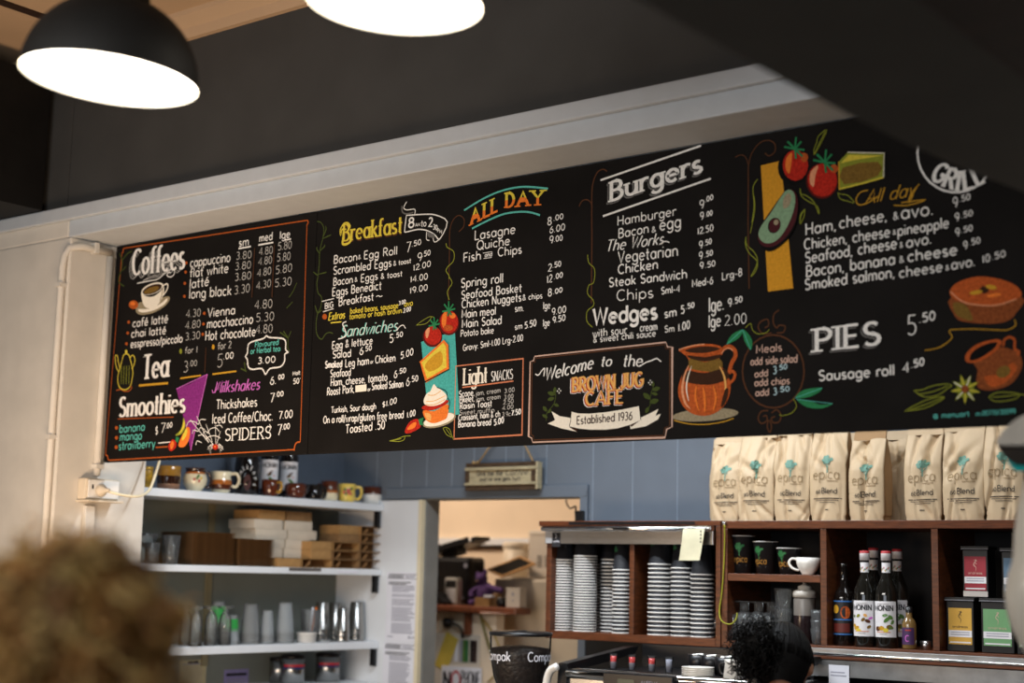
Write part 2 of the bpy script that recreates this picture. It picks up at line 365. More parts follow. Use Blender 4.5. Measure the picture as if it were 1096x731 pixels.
# ---- dropped soffit overhead on the right with a timber edge beam
e = [(-1.003, -.6), (-1.003, 1.9), (-.995, 2.25), (-.975, 2.5), (-.94, 2.75), (-.9, 3.19)]
n = len(e); mb = MB()
vs = [(x, y, 2.3) for x, y in e] + [(-.72, y, 2.3) for x, y in e] + [(x, y, 3.39) for x, y in e] + [(-.72, y, 3.39) for x, y in e]
fs = []
for i in range(n - 1):
    fs += [(i, i+1, n+i+1, n+i), (i, 2*n+i, 2*n+i+1, i+1), (n+i, n+i+1, 3*n+i+1, 3*n+i), (2*n+i, 3*n+i, 3*n+i+1, 2*n+i+1)]
fs += [(0, n, 3*n, 2*n), (n-1, 2*n-1, 4*n-1, 3*n-1)]
structure(mb.add(vs, fs, m_darkgrey).build('ceiling_soffit'))
structure(MB().box(-.718, -.56, -.6, 3.19, 2.292, 3.39, m_darkwood).box(-.558, 3.3, -.6, 3.19, 2.30, 3.39, m_black).build('ceiling_beam', bevel=.004))
# ---- work area: left wall, back wall with a doorway, end panel
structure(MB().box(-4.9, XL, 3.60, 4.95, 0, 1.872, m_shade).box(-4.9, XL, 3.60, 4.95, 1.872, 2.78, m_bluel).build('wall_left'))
xj0, xj1, zd = -4.311, -3.507, 1.905
mb = MB()
mb.box(-4.9, xj0, YBK, 5.03, 0, 2.78, m_blue).box(xj1, 3.4, YBK, 5.03, 0, 2.78, m_blue).box(xj0, xj1, YBK, 5.03, zd, 2.78, m_blue)
for gx in (-4.60, -4.455, -4.313, -4.173, -4.056, -3.889, -3.798, -3.682, -3.455, -3.27, -3.07, -2.87, -2.66, -2.46, -2.26, -2.06, -1.86, -1.66, -1.46):
    mb.box(gx - .0025, gx + .0025, YBK - .0015, YBK, 1.955 if gx < -3.5 else 1.4, 2.78, m_bluedk)
structure(mb.build('wall_back'))
structure(MB().box(xj0 - .002, xj0 + .004, YBK + .002, 5.032, 0, zd, m_jamb).box(xj1 - .006, xj1 + .001, YBK + .002, 5.032, 0, zd, m_jamb)
          .box(xj0, xj1, YBK + .002, 5.032, zd - .006, zd, m_jamb).build('door_1'))
structure(MB().box(-4.53, xj1 + .036, YBK - .016, YBK - .0015, zd, zd + .045, m_blue).box(xj1, xj1 + .036, YBK - .016, YBK - .0015, 0, zd, m_blue).build('trim_4', bevel=.003))
structure(MB().box(XL + .001, -4.33, YBK - .022, YBK - .002, 0, 1.897, m_white).box(-4.33, xj0 - .001, YBK - .026, YBK - .002, 0, 1.899, m_cream).build('trim_5'))
structure(MB().box(xj1 + .037, -.98, YBK - .012, YBK - .0005, .9, 1.368, m_blackpl).build('wall_shade_panel'))  # added black panel: the shade below the cabinets put into its colour
# ---- store room behind the doorway
structure(MB().box(-7.4, -2.6, 6.40, 6.5, 0, 2.9, m_peach).build('wall_store_back'))
structure(MB().box(-2.7, -2.6, 5.03, 6.4, 0, 2.9, m_peach).build('wall_store_right'))
structure(MB().box(-7.5, -7.4, 3.41, 6.5, 0, 2.9, m_peach).build('wall_store_left'))
structure(MB().box(-7.4, -2.6, 5.03, 6.5, 2.86, 2.92, m_white).build('ceiling_store'))
p = onY(470, 576, 6.4); structure(MB().box(-7.3, -2.75, 6.36, 6.399, p.z - .035, p.z, m_white).box(-7.3, -2.75, 6.385, 6.399, p.z - .05, p.z - .036, m_darkwood).build('trim_6'))
# ---- counters that carry things below the frame
structure(MB().box(-4.4, -1.06, 2.86, 3.38, .98, 1.02, m_darkwood).box(-4.35, -1.1, 2.95, 3.34, 0, .98, m_pale).build('floor_counter_customers'))
structure(MB().box(-3.55, 1.2, 4.02, 4.94, .86, .90, m_ctop).box(-3.5, 1.2, 4.1, 4.94, 0, .86, m_blackpl).build('floor_counter_back'))
# ---- conduits, socket, cable on the pier
def rr(x, y): return onX(x, y, XR)
c0 = MB(); q = XR + .012
zt = 2.70
c0.tube([(-4.50 + .0, YF - .013, .5), (-4.50, YF - .013, 2.62), (-4.497, YF - .010, 2.66), (-4.488, YF - .0, 2.69), (q, 3.25, 2.70), (q, 3.375, 2.70)], .013, m_pale, 10)
c0.box(-4.515, -4.485, YF - .03, YF, 2.55, 2.565, m_pale).box(-4.515, -4.485, YF - .03, YF, 2.02, 2.035, m_pale).box(XR, XR + .028, 3.30, 3.315, 2.685, 2.722, m_pale)
o = tag(c0.build('conduit_pipe', origin=(-4.50, YF - .013, .5)), 'pale painted conduit bending from the outer pier edge along under the beam', 'pipe')
c1 = MB().tube([(q, 3.375, 1.905), (q, 3.375, 2.685)], .013, m_pale, 10).box(XR, XR + .03, 3.36, 3.39, 1.93, 1.945, m_pale)
tag(c1.build('conduit_pipe', origin=(q, 3.375, 1.905)), 'pale upright conduit running down from the beam to the socket box', 'pipe')
c2 = MB().box(XR, XR + .018, 3.335, 3.375, .5, 1.80, m_pale)
tag(c2.build('cable_trunking', origin=(q, 3.35, .5), bevel=.003), 'pale square cable trunking below the socket box on the pier', 'trunking')
so = empty('power_socket', (XR, 3.375, 1.812), 'beige double power socket box on the side of the pier', 'power socket')
MB().box(0, .045, -.068, .075, .008, .082, m_beigepl).build('socket_box', so, bevel=.006)
MB().box(.045, .05, -.058, .07, .014, .076, m_whitepl).box(.05, .0515, -.045, -.038, .045, .06, m_ink).build('face_plate', so, bevel=.002)
MB().lathe([(0, 0), (.009, 0), (.009, .004), (0, .005)], m_beigepl, T=Matrix.Translation((.05, -.015, .045)) @ Matrix.Rotation(math.pi/2, 4, 'Y')).build('switch', so)
MB().box(0, .07, -.072, .08, 0, .007, m_beigepl).build('shelf_lip', so, bevel=.002)
pp = onX(107, 525, XR + .052)
pl = tag(MB().lathe([(0, 0), (.02, 0), (.022, .012), (.017, .02), (.008, .034), (.006, .05), (0, .052)], m_beigepl, T=Matrix.Rotation(math.pi/2, 4, 'Y')).build('power_plug', loc=pp), 'beige power plug pushed into the socket box on the pier', 'plug')
MB().tube(spline([onX(x, y, X) - pp for x, y, X in ((116, 526, -4.385), (128, 529, -4.37), (141, 531, -4.36), (152, 530, -4.36), (160, 524, -4.37), (165, 512, -4.38), (171, 492, -4.39), (174, 478, -4.40))], 6), .005, m_cream, 8).build('cable', pl)
# ------------------------------------------------------------------ the chalkboard menu
def chalk(name, r, g, b, v=.12): return mat(name, s(r, g, b), .9, var=v, scale=160, spec=.15)
m_bd = mat('blackboard_paint', s(21, 19, 18), .75, var=.25, scale=5, spec=.12)
kW = chalk('white_chalk_paint', 232, 230, 226); kD = chalk('thin_white_chalk', 178, 176, 172); kG = chalk('grey_chalk', 104, 102, 100)
kO = chalk('orange_brown_paint', 172, 84, 34); kBr = chalk('brown_paint', 84, 52, 34); kDk = chalk('dark_brown_paint', 58, 36, 24)
kY = chalk('yellow_paint', 216, 196, 70); kYg = chalk('yellow_green_paint', 134, 140, 48); kGr = chalk('leaf_green_paint', 44, 124, 78); kDg = chalk('dull_green_paint', 66, 78, 36)
kT = chalk('teal_paint', 92, 182, 170); kTp = chalk('teal_panel_paint', 72, 168, 162, .18); kP = chalk('magenta_paint', 128, 44, 122, .25); kPk = chalk('pink_violet_paint', 196, 106, 190)
kR = chalk('tomato_red_paint', 176, 40, 28, .3); kRo = chalk('orange_paint', 226, 120, 48, .15); kRd = chalk('dark_red_paint', 90, 24, 20); kAm = chalk('amber_panel_paint', 206, 146, 42, .12)
kTan = chalk('tan_letter_paint', 226, 170, 96); kSal = chalk('salmon_paint', 206, 126, 92); kPal = chalk('pale_pink_line_paint', 206, 172, 156); kCr = chalk('cream_paint', 236, 229, 214, .05); kPb = chalk('pale_blue_chalk', 176, 204, 212); kBl = chalk('black_paint_line', 16, 15, 15, .05)
kTer = chalk('terracotta_paint', 178, 84, 38, .3); kTerL = chalk('pale_terracotta_paint', 220, 150, 110, .15); kOl = chalk('olive_brown_paint', 120, 92, 40, .2); kAv = chalk('avocado_flesh_paint', 126, 156, 124, .15); kAvd = chalk('avocado_skin_paint', 70, 30, 34, .2)
kGd = chalk('gold_paint', 196, 148, 44); kPot = chalk('clay_paint', 132, 70, 36, .3); kSt = chalk('stone_plate_paint', 150, 138, 112, .2)
BX0, BX1, BZ0, BZ1 = -4.468, -1.06, 1.9535, 2.727
YB0 = YBD
board = empty('menu_board', (BX0, YBD, BZ0), 'long black chalkboard menu with coloured lettering hung under the beam', 'menu board')
OB = Vector((BX0, YBD, BZ0))
MB().box(BX0, -3.459, YBD, YBD + .018, BZ0, BZ1, m_bd).build('panel', board, bevel=.002).location = (0,0,0)
MB().box(-3.457, BX1, YBD, YBD + .018, BZ0, BZ1 - .001, m_bd).build('panel', board, bevel=.002)
for ch in board.children:
    ch.data.transform(Matrix.Translation(-OB))
def B(x, y):
    p = onY(x, y, YBD); return Vector((p.x, p.z))
LAY = [0]
class Paint(MB):
    """everything painted for one section; later strokes lie a hair above earlier ones"""
    def __init__(self): super().__init__(); self.k = 1
    def put(self, p): return Vector((p[0], YBD - .00013 * self.k - .000021 * CYC[0], p[1])) - OB
    def T(self, t, x0, y0, x1, y1, h, w, m, slab=False, c=0, shear=0, top=None, rot=False, lift=True):
        p0, p1 = B(x0, y0), B(x1, y1); k = px2m((p0.x, YBD, p0.y)); d = p1 - p0
        ex = d / text_width(t); up = Vector((0, 1)) * h * k
        if rot: up = Vector((-d.y, d.x)).normalized() * h * k
        if lift: self.k += 1
        letters(self, t, p0, ex, up, m, w * k, self.put, slab, c, shear, top); return self
    def R(self, pts, w, m, sp=0, closed=False, taper=False, c=0):
        q = [B(*p) for p in pts]
        if sp: q = spline(q, sp, closed)
        if closed: q = list(q) + [q[0]]
        self.k += 1; k = px2m((q[0].x, YBD, q[0].y))
        ribbon(self, q, w * k, m, self.put, c, None, taper); return self
    def F(self, pts, m, sp=0):
        q = [B(*p) for p in pts]
        if sp: q = spline(q, sp, True)
        self.k += 1; self.add([self.put(p) for p in q], [tuple(range(len(q)))], m); return self
    def E(self, x, y, rx, ry, m, rot=0): return self.F(ell(x, y, rx, ry, 20, rot), m)
    def dots(self, pts, r, m):
        for x, y in pts: self.E(x, y, r * .8, r, m)
        return self
    def done(self, name): return self.build(name, board)
def cv(ox, oy, sc): return lambda *pts: [(ox + x / sc, oy + y / sc) for x, y in pts]

# ---- coffees panel
p = Paint(); f = cv(110, 230, 8.125)
p.R([(113,487),(130.6,270.6)], .9, kO).R([(132.2,265.9),(329.5,235.7)], 1.2, kO).R([(130.6,270.8),(132,269.5),(132.2,266)], 1.2, kO)
p.R([(329.5,235.7),(330,238.5),(328.8,240.5)], 1.6, kO).R([(328.8,240),(321.6,472.6)], 1.1, kO).R([(321.6,473),(318,473.6),(315.8,477),(315,482.5)], 1.6, kO, 4).R([(314.8,481.2),(116.5,492.7)], 1.4, kO).R([(113,486.5),(115.4,488),(116.2,492.5)], 1.4, kO)
p.done('painted_border')
p = Paint()
for dx, dy in ((-2.4, 2), (-4, 3.6)): p.T('Coffees', 141.5 + dx, 295.8 + dy, 197 + dx, 288 + dy, 27, .7, kD, c=.2)
p.T('Coffees', 141.5, 294.6, 197.5, 287, 27.5, 4.4, kW, slab=.14, c=.62)
p.R(f((300,595),(400,575),(480,558),(540,510),(590,475),(620,480),(622,515),(595,540),(562,530),(568,502),(590,500)), 1.1, kW, 5).R(f((350,575),(420,548),(500,535)), .7, kD).R(f((360,565),(420,535),(490,522)), .7, kD)
p.done('coffees_heading')
p = Paint()
p.F([(145.5,328.5),(150,323.5),(162,322),(175,318),(181,317.5),(181.5,321),(176,328),(165,334.5),(153,337),(146.5,335)], kSt, 4).F([(148,331),(160,330.5),(172,325),(179,319),(177,325),(165,332),(152,334.5)], kCr, 3)
p.F([(151.5,312.5),(156,317),(165,317),(174,309.5),(175.4,305),(175.6,313),(172.5,321),(167,328.5),(161,330.5),(155,328),(152.2,321)], kCr, 4)
p.E(163.3, 309, 12.3, 5.6, kCr, -21).E(163.2, 309.6, 11, 4.5, kDk, -21).E(162.5, 310.4, 8.5, 2.9, kOl, -21)
p.R(f((515,625),(555,600),(568,615),(560,650),(535,690),(520,700)), 1.6, kCr, 4).R([(171.5,322),(173.6,315),(174.4,309)], 1.4, kSt)
p.E(143.2, 326.2, 5, 4.6, kO).E(142.4, 325, 2.6, 2, kRo)
p.done('painted_coffee_cup')
p = Paint()
for t, a in (('cappuccino', (203.5,286,246.5,279.8,10)), ('flat white', (203.2,297,244.6,291.4,9.8)), ('latt\u00e9', (203,308.8,223.8,305.4,10)), ('long black', (202.5,319.6,247.7,315.6,10.5)),
             ('caf\u00e9 latt\u00e9', (142,350.2,180,345.2,8.8)), ('chai latt\u00e9', (140.5,361.3,178,357.3,8.6)), ('esspresso/piccolo', (140,372.3,195.5,366.2,8.4)),
             ('Vienna', (222.4,339.6,252,336,9.5)), ('mocchaccino', (221.8,351.4,271,346,10)), ('Hot chocolate', (220,364.4,274,359.4,10))):
    p.T(t, *a, 1.25, kW)
for t, a in (('sm', (256,264,266.8,262.2,8.6)), ('med', (277.8,258.9,292,256.5,8.2)), ('lge', (300,255.8,311,254,8.2))): p.T(t, *a, 1.2, kW)
p.R([(255.7,266.2),(269,263.9)], 1.7, kW).R([(277,262.4),(292.9,259.6)], 1.7, kW).R([(305.6,257),(312,255.8)], 1.5, kW)
for t, a in (('3.80', (253.2,278,269.8,276.2,8)), ('3.80', (252.2,289.2,269.2,287.2,8)), ('3.80', (251.8,300.7,269.5,298.5,8)), ('3.30', (251.4,315.2,268,312.5,9)),
             ('4.80', (277.8,273.4,292.6,271.4,8)), ('4.80', (277.2,284,291.8,282,8)), ('4.80', (276,296.5,291,293.5,8)), ('4.30', (275,310,290.8,307,8)),
             ('5.80', (298.2,268.2,313,266,8.4)), ('5.80', (297.3,280.2,311.7,278,8.4)), ('5.80', (295.7,293.6,313.5,290.5,8.6)), ('5.30', (295,307.5,313,305,8.6)),
             ('4.30', (200,340,215.8,338.4,8)), ('4.80', (199.2,352.6,215.6,350.2,8)), ('3.30', (199.2,364.5,215.2,362.5,8)), ('4.80', (273.5,330.8,292.6,329.4,9)), ('5.30', (275,344.8,294.5,342.8,9)), ('4.80', (274.8,357.2,292.9,356,9))):
    p.T(t, *a, .85, kD)
p.dots([(200.5,281.7),(199.8,291.5),(199,303.5),(198.6,317.4),(139,345),(138,356.7),(136.7,368.2),(220,335.6),(219.2,347),(218.5,358)], 1.7, kO)
p.R([(274,265.7),(271,318.6)], 1, kBr).R([(295,262),(292.6,318.6)], 1, kBr)
p.done('coffee_price_list')
p = Paint(); f = cv(110, 320, 8.125)
p.R(f((175,510),(150,600),(130,690),(145,765),(190,790),(235,765),(255,700),(262,620),(235,510)), 1.1, kY, 4).R(f((140,635),(118,590),(108,500),(128,495),(135,545),(150,600)), 1, kY, 3).R(f((235,515),(262,488),(282,530),(265,590),(252,605)), 1.1, kY, 3)
p.R(f((175,510),(182,490),(205,475),(230,490),(236,512)), 1.2, kY, 3).E(135.2, 376.2, 1.3, 1.8, kY)
for x in (165, 187, 210, 233): p.R(f((x,580),(x - 4,740)), .8, kYg)
p.R(f((120,795),(160,788),(190,803),(230,800),(255,775),(240,755)), .9, kO, 4)
p.done('painted_teapot')
p = Paint()
p.T('Tea', 151.5, 406.5, 179.8, 403.4, 24.5, .8, kD, c=.2).T('Tea', 153, 405.2, 180.2, 402.2, 25, 4.6, kW, slab=.2, c=.62).R([(148.8,412.7),(180,410)], 2.4, kGd)
p.done('tea_heading')
p = Paint()
p.T('for 1', 198, 378.5, 211.5, 377, 6.5, .9, kD).T('3', 196, 398.8, 201.4, 398, 12, .8, kD).T('.00', 202, 392, 211, 391.4, 6, .8, kD).R([(193,405),(215.2,401.8)], 1.7, kGd)
p.T('for 2', 233.3, 374.2, 247.7, 372.3, 7.4, 1, kD).T('5', 232.3, 393.4, 238.6, 392.5, 14, .9, kD).T('.00', 239.4, 384.6, 250.2, 383.4, 6.5, 1, kW).R([(227.6,400.6),(253.2,397.3)], 1.8, kGd)
p.E(193.7, 376, 1.4, 2.8, kYg).E(228.6, 371.4, 1.4, 2.8, kGd).R([(220.8,371.7),(219.5,398.8)], .8, kBr)
p.done('tea_price_list')
p = Paint(); f = cv(220, 320, 8.125)
p.R(f((530,318),(500,345),(410,370),(372,400),(365,470),(348,500),(365,530),(372,590),(410,612),(490,605),(522,655),(560,605),(650,590),(688,540),(690,480),(718,463),(697,440),(697,370),(662,342),(560,335),(530,318)), 1.6, kW, 3)
p.T('Flavoured', 273, 371.6, 298.2, 368.8, 5.8, 1, kT).T('or Herbal tea', 268.2, 378.7, 300, 375.6, 5.8, .95, kT).T('3.00', 276, 389.5, 295, 387.7, 6.6, 1.1, kW)
p.R(f((745,280),(720,340),(715,420),(730,455)), 1, kDg).R(f((720,340),(680,280)), 1.4, kDg).R(f((720,340),(650,290)), 1.4, kDg)
p.R([(318,302.5),(314,312),(309.5,318.6)], 1, kDg).R([(313.5,323),(307,330)], 1, kDg).R(f((360,630),(310,605)), 1.6, kDg).R(f((350,620),(340,550)), 1.4, kDg)
p.done('herbal_tea_frame')
p = Paint(); f = cv(110, 410, 8.125)
p.F([(222,400.6),(203,411),(188.8,416.4),(195,440),(204.2,482)], kP).R([(222,400.6),(204.2,482)], 1, kPk).R([(188.8,416.4),(222,400.6)], .8, kPk)
p.F(f((703,300),(718,345),(717,390),(690,440),(645,458),(635,450),(672,415),(692,370)), kYg, 3).F(f((708,320),(714,370),(690,420),(660,445),(690,395)), kY, 3)
p.F(f((735,380),(760,400),(755,480),(722,545),(682,560),(660,540),(680,480),(712,420)), kRo, 3).F(f((730,390),(738,430),(715,480),(690,500),(700,450)), kY, 3)
p.F(f((612,490),(640,515),(640,555),(610,588),(585,588),(572,560),(582,520)), kR, 3).F(f((605,505),(622,520),(615,560),(595,575),(588,545)), kRo, 3).F(f((640,465),(668,478),(655,520),(635,505)), kGr)
p.done('painted_fruit')
p = Paint()
p.T('Smoothies', 128, 447, 197.6, 441.6, 20, 5.2, kDk, slab=.12, c=.6).T('Smoothies', 127.4, 446, 198, 440.6, 20.5, 4.2, kW, slab=.14, c=.62).R([(126,448.5),(186,446.4)], .8, kO)
p.done('smoothies_heading')
p = Paint()
for t, a in (('banana', (127.8,463.2,155,460.6,8.6)), ('mango', (128.2,471.8,151.8,470,8.8)), ('strawberry', (127,481.6,166,478.6,8.8))): p.T(t, *a, 1.25, kT)
p.T('$', 166.2, 465.4, 169.2, 465, 9, .9, kW).T('7', 172, 463.6, 177, 463, 10.5, .9, kW).T('.00', 177.5, 458.8, 184.5, 457, 5.2, 1, kW).R([(169.7,474.3),(183.2,473)], 1.6, kW, taper=True).R([(167,479),(180,478)], 1.4, kO)
p.dots([(125,458),(125,468.5),(124.8,478.7)], 2, kO)
p.done('smoothie_list')
p = Paint(); f = cv(220, 400, 8.125)
p.T('Milkshakes', 229.5, 420.6, 277.8, 416.6, 12, 1.7, kPk, c=.5, shear=.25).R(f((130,70),(90,150),(65,165),(60,140)), 1, kPk, 3)
for t, a, w in (('6.', (289,411.8,296,410.8,8.5), 1.1), ('00', (298,406.4,304.3,405.2,5), 1.1), ('Malt', (313.5,401.8,321.5,400.6,4), .8), ("50'", (314,411,321.8,410,5.4), 1),
             ('Thickshakes', (231.7,438,275.4,434.7,9.8), 1.2), ('7', (289.4,430.8,294,430,9.5), 1.1), ('.00', (295,424.8,303.7,423.6,5), 1.1), ('Iced Coffee/Choc.', (227.4,453.2,292.6,449.8,10), 1.2), ('7.00', (298.8,448.6,313.5,446.8,8), 1.1),
             ('7', (297,466,302,465,11), 1.1), ('.00', (302.4,460,310.6,458.6,5.6), 1.1)): p.T(t, *a, w, kW)
p.T('SPIDERS', 241, 471.8, 290.6, 469, 12.5, 1.5, kW, slab=.16, c=.3).R(f((560,440),(575,465),(560,500)), .9, kW)
p.done('shakes_price_list')
p = Paint(); f = cv(220, 400, 8.125)
for q in ([(90,640),(87,445)], [(90,640),(5,540)], [(90,640),(130,500)], [(60,590),(5,440)], [(30,600),(-75,370)], [(30,600),(-130,400)]): p.R(f(*q), .7, kW)
for q in ([(0,570),(40,545),(90,540),(130,560)], [(15,520),(45,480),(90,470),(120,500)], [(95,455),(130,448),(150,470)], [(-20,520),(0,500),(35,520)], [(-165,460),(-140,415),(-85,420),(-60,440),(-40,400),(5,400)], [(-110,520),(-100,490),(-60,500),(-40,470),(0,490)], [(-80,620),(-70,585),(-30,600)], [(-60,540),(-20,530),(0,560)]): p.R(f(*q), .8, kW, 4)
for a in (-40, -15, 15, 40, 140, 165, 195, 220):
    c, sn = math.cos(math.radians(a)), math.sin(math.radians(a)); p.R([(231.3,478.4),(231.3 + 5*c, 477.4 - 3.5*sn),(231.3 + 8.5*c, 480 - 4*sn)], .7, kW)
p.R(f((45,640),(50,700)), 2.4, kG).R(f((130,640),(135,690)), 1.6, kG).E(231.3, 478.4, 3.2, 2.9, kR).E(231, 478, 1.2, 1, kRo)
p.done('painted_spider_web')
p = Paint()
for q in ([(128,271),(131,280),(129.5,290),(127,301),(133,306.5)], [(130,280),(136,272),(141,269)], [(131,290),(135,285)]): p.R(q, 1.3, kDg, 4)
p.done('painted_leaf_sprig')

# ---- breakfast and sandwiches
p = Paint(); f = cv(330, 205, 8.125)
p.T('Breakfast', 367.6, 259.3, 431, 250, 17.5, 4, kBr, slab=.14, c=.5).T('Breakfast', 367, 258, 430.6, 248.8, 17.8, 3, kY, slab=.16, c=.55).R(f((330,330),(295,330),(282,380),(280,330),(310,280),(345,272),(365,300),(350,335)), 1.6, kY, 4).R(f((310,330),(305,400),(300,455),(340,455),(372,425),(360,395)), 2.6, kY, 3)
p.done('breakfast_heading')
p = Paint(); f = cv(400, 205, 8.125)
p.R(f((285,208),(440,198),(540,205),(640,265),(575,412),(530,375),(460,338),(380,330),(282,352),(270,335),(285,208)), 1.3, kW, 3)
p.R(f((288,88),(262,140),(290,160),(358,155),(355,205)), 1, kW, 4).R(f((248,125),(250,175),(285,195),(345,182)), 1.6, kG, 4).R(f((462,350),(460,415),(485,425)), 1, kW, 3).R(f((485,395),(510,385),(530,440),(575,415)), 1, kW, 3).F(f((470,345),(530,375),(530,410),(470,390)), kG)
for t, a, w in (('8', (437.3,244,443.6,243,10.5), 1.9), ('AM', (444.6,242.6,449.8,242,3.6), .7), ('to', (451,242.6,456.6,242,7), 1), ('2', (459,242.6,463.4,242.4,9.6), 1.7), ('30', (463.8,245.4,468.6,246.6,5.4), .9), ('PM', (468.5,248.4,473.4,250.4,4), .7)): p.T(t, *a, w, kW)
p.done('opening_hours_banner')
p = Paint()
for t, a, w in (('Bacon', (357.3,282.2,382.4,278.6,8.6), 1.15), ('&', (383.6,277.4,386.4,277,4.4), .8), ('Egg Roll', (389.6,277.4,425.4,272,8.6), 1.15), ('7', (435,270.4,440,269.4,11), 1), ('.50', (441,264.2,451,261.4,5.6), 1),
             ('Scrambled Eggs', (357,294,419.2,285,8.6), 1.15), ('& toast', (421.3,284.4,440.2,281.3,5), .9), ('9', (447,280,452,279,9), 1), ('.50', (452.4,275,461,272.7,5.4), 1),
             ('Bacon', (357,305.8,378,302.8,8.2), 1.1), ('&', (380,301.6,383,301.2,4.4), .8), ('Eggs', (386.5,302,404.8,299,8.2), 1.1), ('& toast', (408,298.7,431,295.6,6), .9), ('12.00', (442.5,290,461.5,285,6.2), .95),
             ('Eggs Benedict', (356,317,408.8,309.6,8.6), 1.15), ('14.00', (439.4,302.4,458.4,298.8,6.4), .95), ('BIG', (348.2,330.8,357.3,329,6.2), 1), ('Breakfast', (363,327.6,400.5,321.4,8.4), 1.15), ('~', (403,320,410.6,318.2,7), .9), ('19.00', (439,314.4,458.4,310.6,6.4), .95),
             ('Egg & lettuce', (356,373.8,399.5,368.2,8), 1.15), ('5', (417.6,367,421.8,366.4,8.8), 1.1), ('.50', (423,362,432,360,5), 1), ('Salad', (356.8,383.6,376.5,381.8,8), 1.15), ('6', (385.6,380,389.6,379.4,8), 1.1), ('.50', (390.3,376.4,398.7,374.6,5), 1),
             ('Smoked', (349,394,367,392.8,7), 1.5), ('Leg ham', (370.4,393,396,390,8.2), 1.1), ('or', (397.5,389.4,400.4,389,4), .7), ('Chicken', (402.6,389,424.2,386.8,8), 1.1), ('5.00', (429.7,384.4,443.4,379.6,7), 1.1),
             ('Seafood', (354.6,404,376.5,402.2,8), 1.1), ('Ham, cheese, tomato', (355,413.4,415.5,407.4,8), 1.1), ('6', (422.6,404.8,426.2,404.2,8), 1.1), ('.50', (427,400.4,435.8,398.6,5), 1.1),
             ('Roast Pork,', (351.2,423.4,380.5,420,8), 1.1), ('or', (394.8,418.8,397.8,418.4,4), .8), ('Smoked Salmon', (399.2,417.6,432.8,414.3,7.4), 1.05), ('6', (435.8,413.4,439.6,412.8,9), 1), ('.50', (440.2,409.2,448.8,407.8,6), 1),
             ('Turkish, Sour dough', (355.8,442.2,403.8,438,6.4), .95), ('$1.00', (410.6,436.4,426,431.4,6), .95), ('On a roll/wrap/gluten free bread', (347.5,453.4,433.4,447.5,7.6), 1.05), ('1.00', (436.8,447.4,446,444.8,6.2), 1.05), ("Toasted .50'", (371.2,463.9,415,458.8,8.8), 1.2)):
    p.T(t, *a, w, kW)
p.R([(346,323),(359,319.8)], .9, kW).R([(347.2,334),(358.6,330.6)], .9, kW).F([(382,413),(393.8,411.5),(393.8,418.8),(382,420)], kCr)
p.done('breakfast_price_list')
p = Paint()
p.T('Extras', 351.4, 343, 369, 340.4, 8, 1.4, kY, shear=.2, c=.3).R([(354,345.6),(365.4,344.4)], 1.3, kY).dots([(347.6,339)], 3, kO)
for t, a in (('baked beans, sausage', (375,335.7,426.6,329.5,5.8)), ('avo', (432.8,328.2,442,326.8,6)), ('tomato or hash brown', (374.3,341.8,430.3,335,5.8))): p.T(t, *a, .95, kY)
p.T('3.00', 427, 326.6, 434.4, 324.6, 4, .9, kW).T('2.00', 432, 335, 440, 332.5, 4.6, .95, kW)
p.done('extras_list')
p = Paint(); f = cv(330, 295, 8.125)
p.T('Sandwiches', 364.2, 361.2, 424.8, 354, 12.5, 1.9, kT, shear=.3, c=.5).T('Sandwiches', 364.8, 361, 425.4, 353.8, 12.5, .8, kW, shear=.3, c=.5).R(f((770,478),(800,440),(828,432),(846,460)), 1, kW, 4).R(f((330,400),(300,420),(320,470),(330,520),(290,545),(262,550)), 1.3, kW, 4)
p.done('sandwiches_heading')
p = Paint(); f = cv(330, 205, 8.125)
p.R(f((75,260),(110,270),(135,320),(128,400),(100,520),(96,620),(85,735),(75,800),(85,880),(115,920),(110,1000),(82,1060),(68,1150),(75,1240),(115,1285),(150,1240),(185,1225),(215,1235)), 1.1, kDg, 4)
for q in ([(128,400),(155,330),(150,300)], [(125,410),(180,385),(200,378)], [(100,520),(140,480),(145,460)], [(100,540),(75,500),(80,480)], [(88,720),(150,705),(160,700)], [(85,730),(45,700)], [(82,1060),(60,990)], [(85,1060),(120,1030)]): p.R(f(*q), 1.5, kDg, 3, taper=True)
p.done('painted_vine')
p = Paint()
p.F([(450.8,366),(461,362),(487,354.8),(491.8,443.6),(460,446),(456,420)], kTp)
p.E(480.4, 346, 11, 13, kRd).E(480.8, 344.6, 9.6, 12.2, kR).F([(473,346),(474,337),(478,333),(478,343),(476,352)], kRo, 3).E(484.5, 338, 3.4, 3, kRo).E(480, 351, 5, 3.4, kTer)
p.E(463.2, 360.6, 10.4, 11, kRd).E(463.6, 359.2, 9.2, 10, kR).F([(456,360),(456,354),(460,350.4),(459.6,357),(457.6,362)], kTerL, 3)
for x, y, k in ((480.7,332.5,1), (465.3,348.2,.85)):
    for dx, dy in ((-7,1), (-5,-7), (0,-10), (5,-7), (7,-2), (-1,6), (3,5)): p.R([(x,y),(x + dx*k, y + dy*k)], 1.9, kGr, taper=False)
p.F([(449.6,387.6),(475.8,363.8),(480.6,369.4),(481.4,395.4),(456.6,409.8)], kRo).F([(452,388),(475.2,367),(478.2,371),(478.8,393.2),(458,405.5)], kY).F([(456,390),(472,376),(474,390),(461,398)], kGd, 3).R([(450,388),(455.5,409),(481.4,395.4)], 1, kBl)
p.done('painted_tomatoes_and_cheese')
p = Paint(); f = cv(420, 375, 7.31)
p.F(ell(470.2, 449.8, 18.5, 7, 22, -16), kSt).F(ell(470, 449.2, 17, 5.8, 22, -16), kCr)
p.F(f((242,470),(330,475),(436,420),(430,520),(395,548),(330,570),(285,560),(255,530)), kRo, 3).F(f((255,490),(300,500),(300,550),(268,535)), kTan, 3)
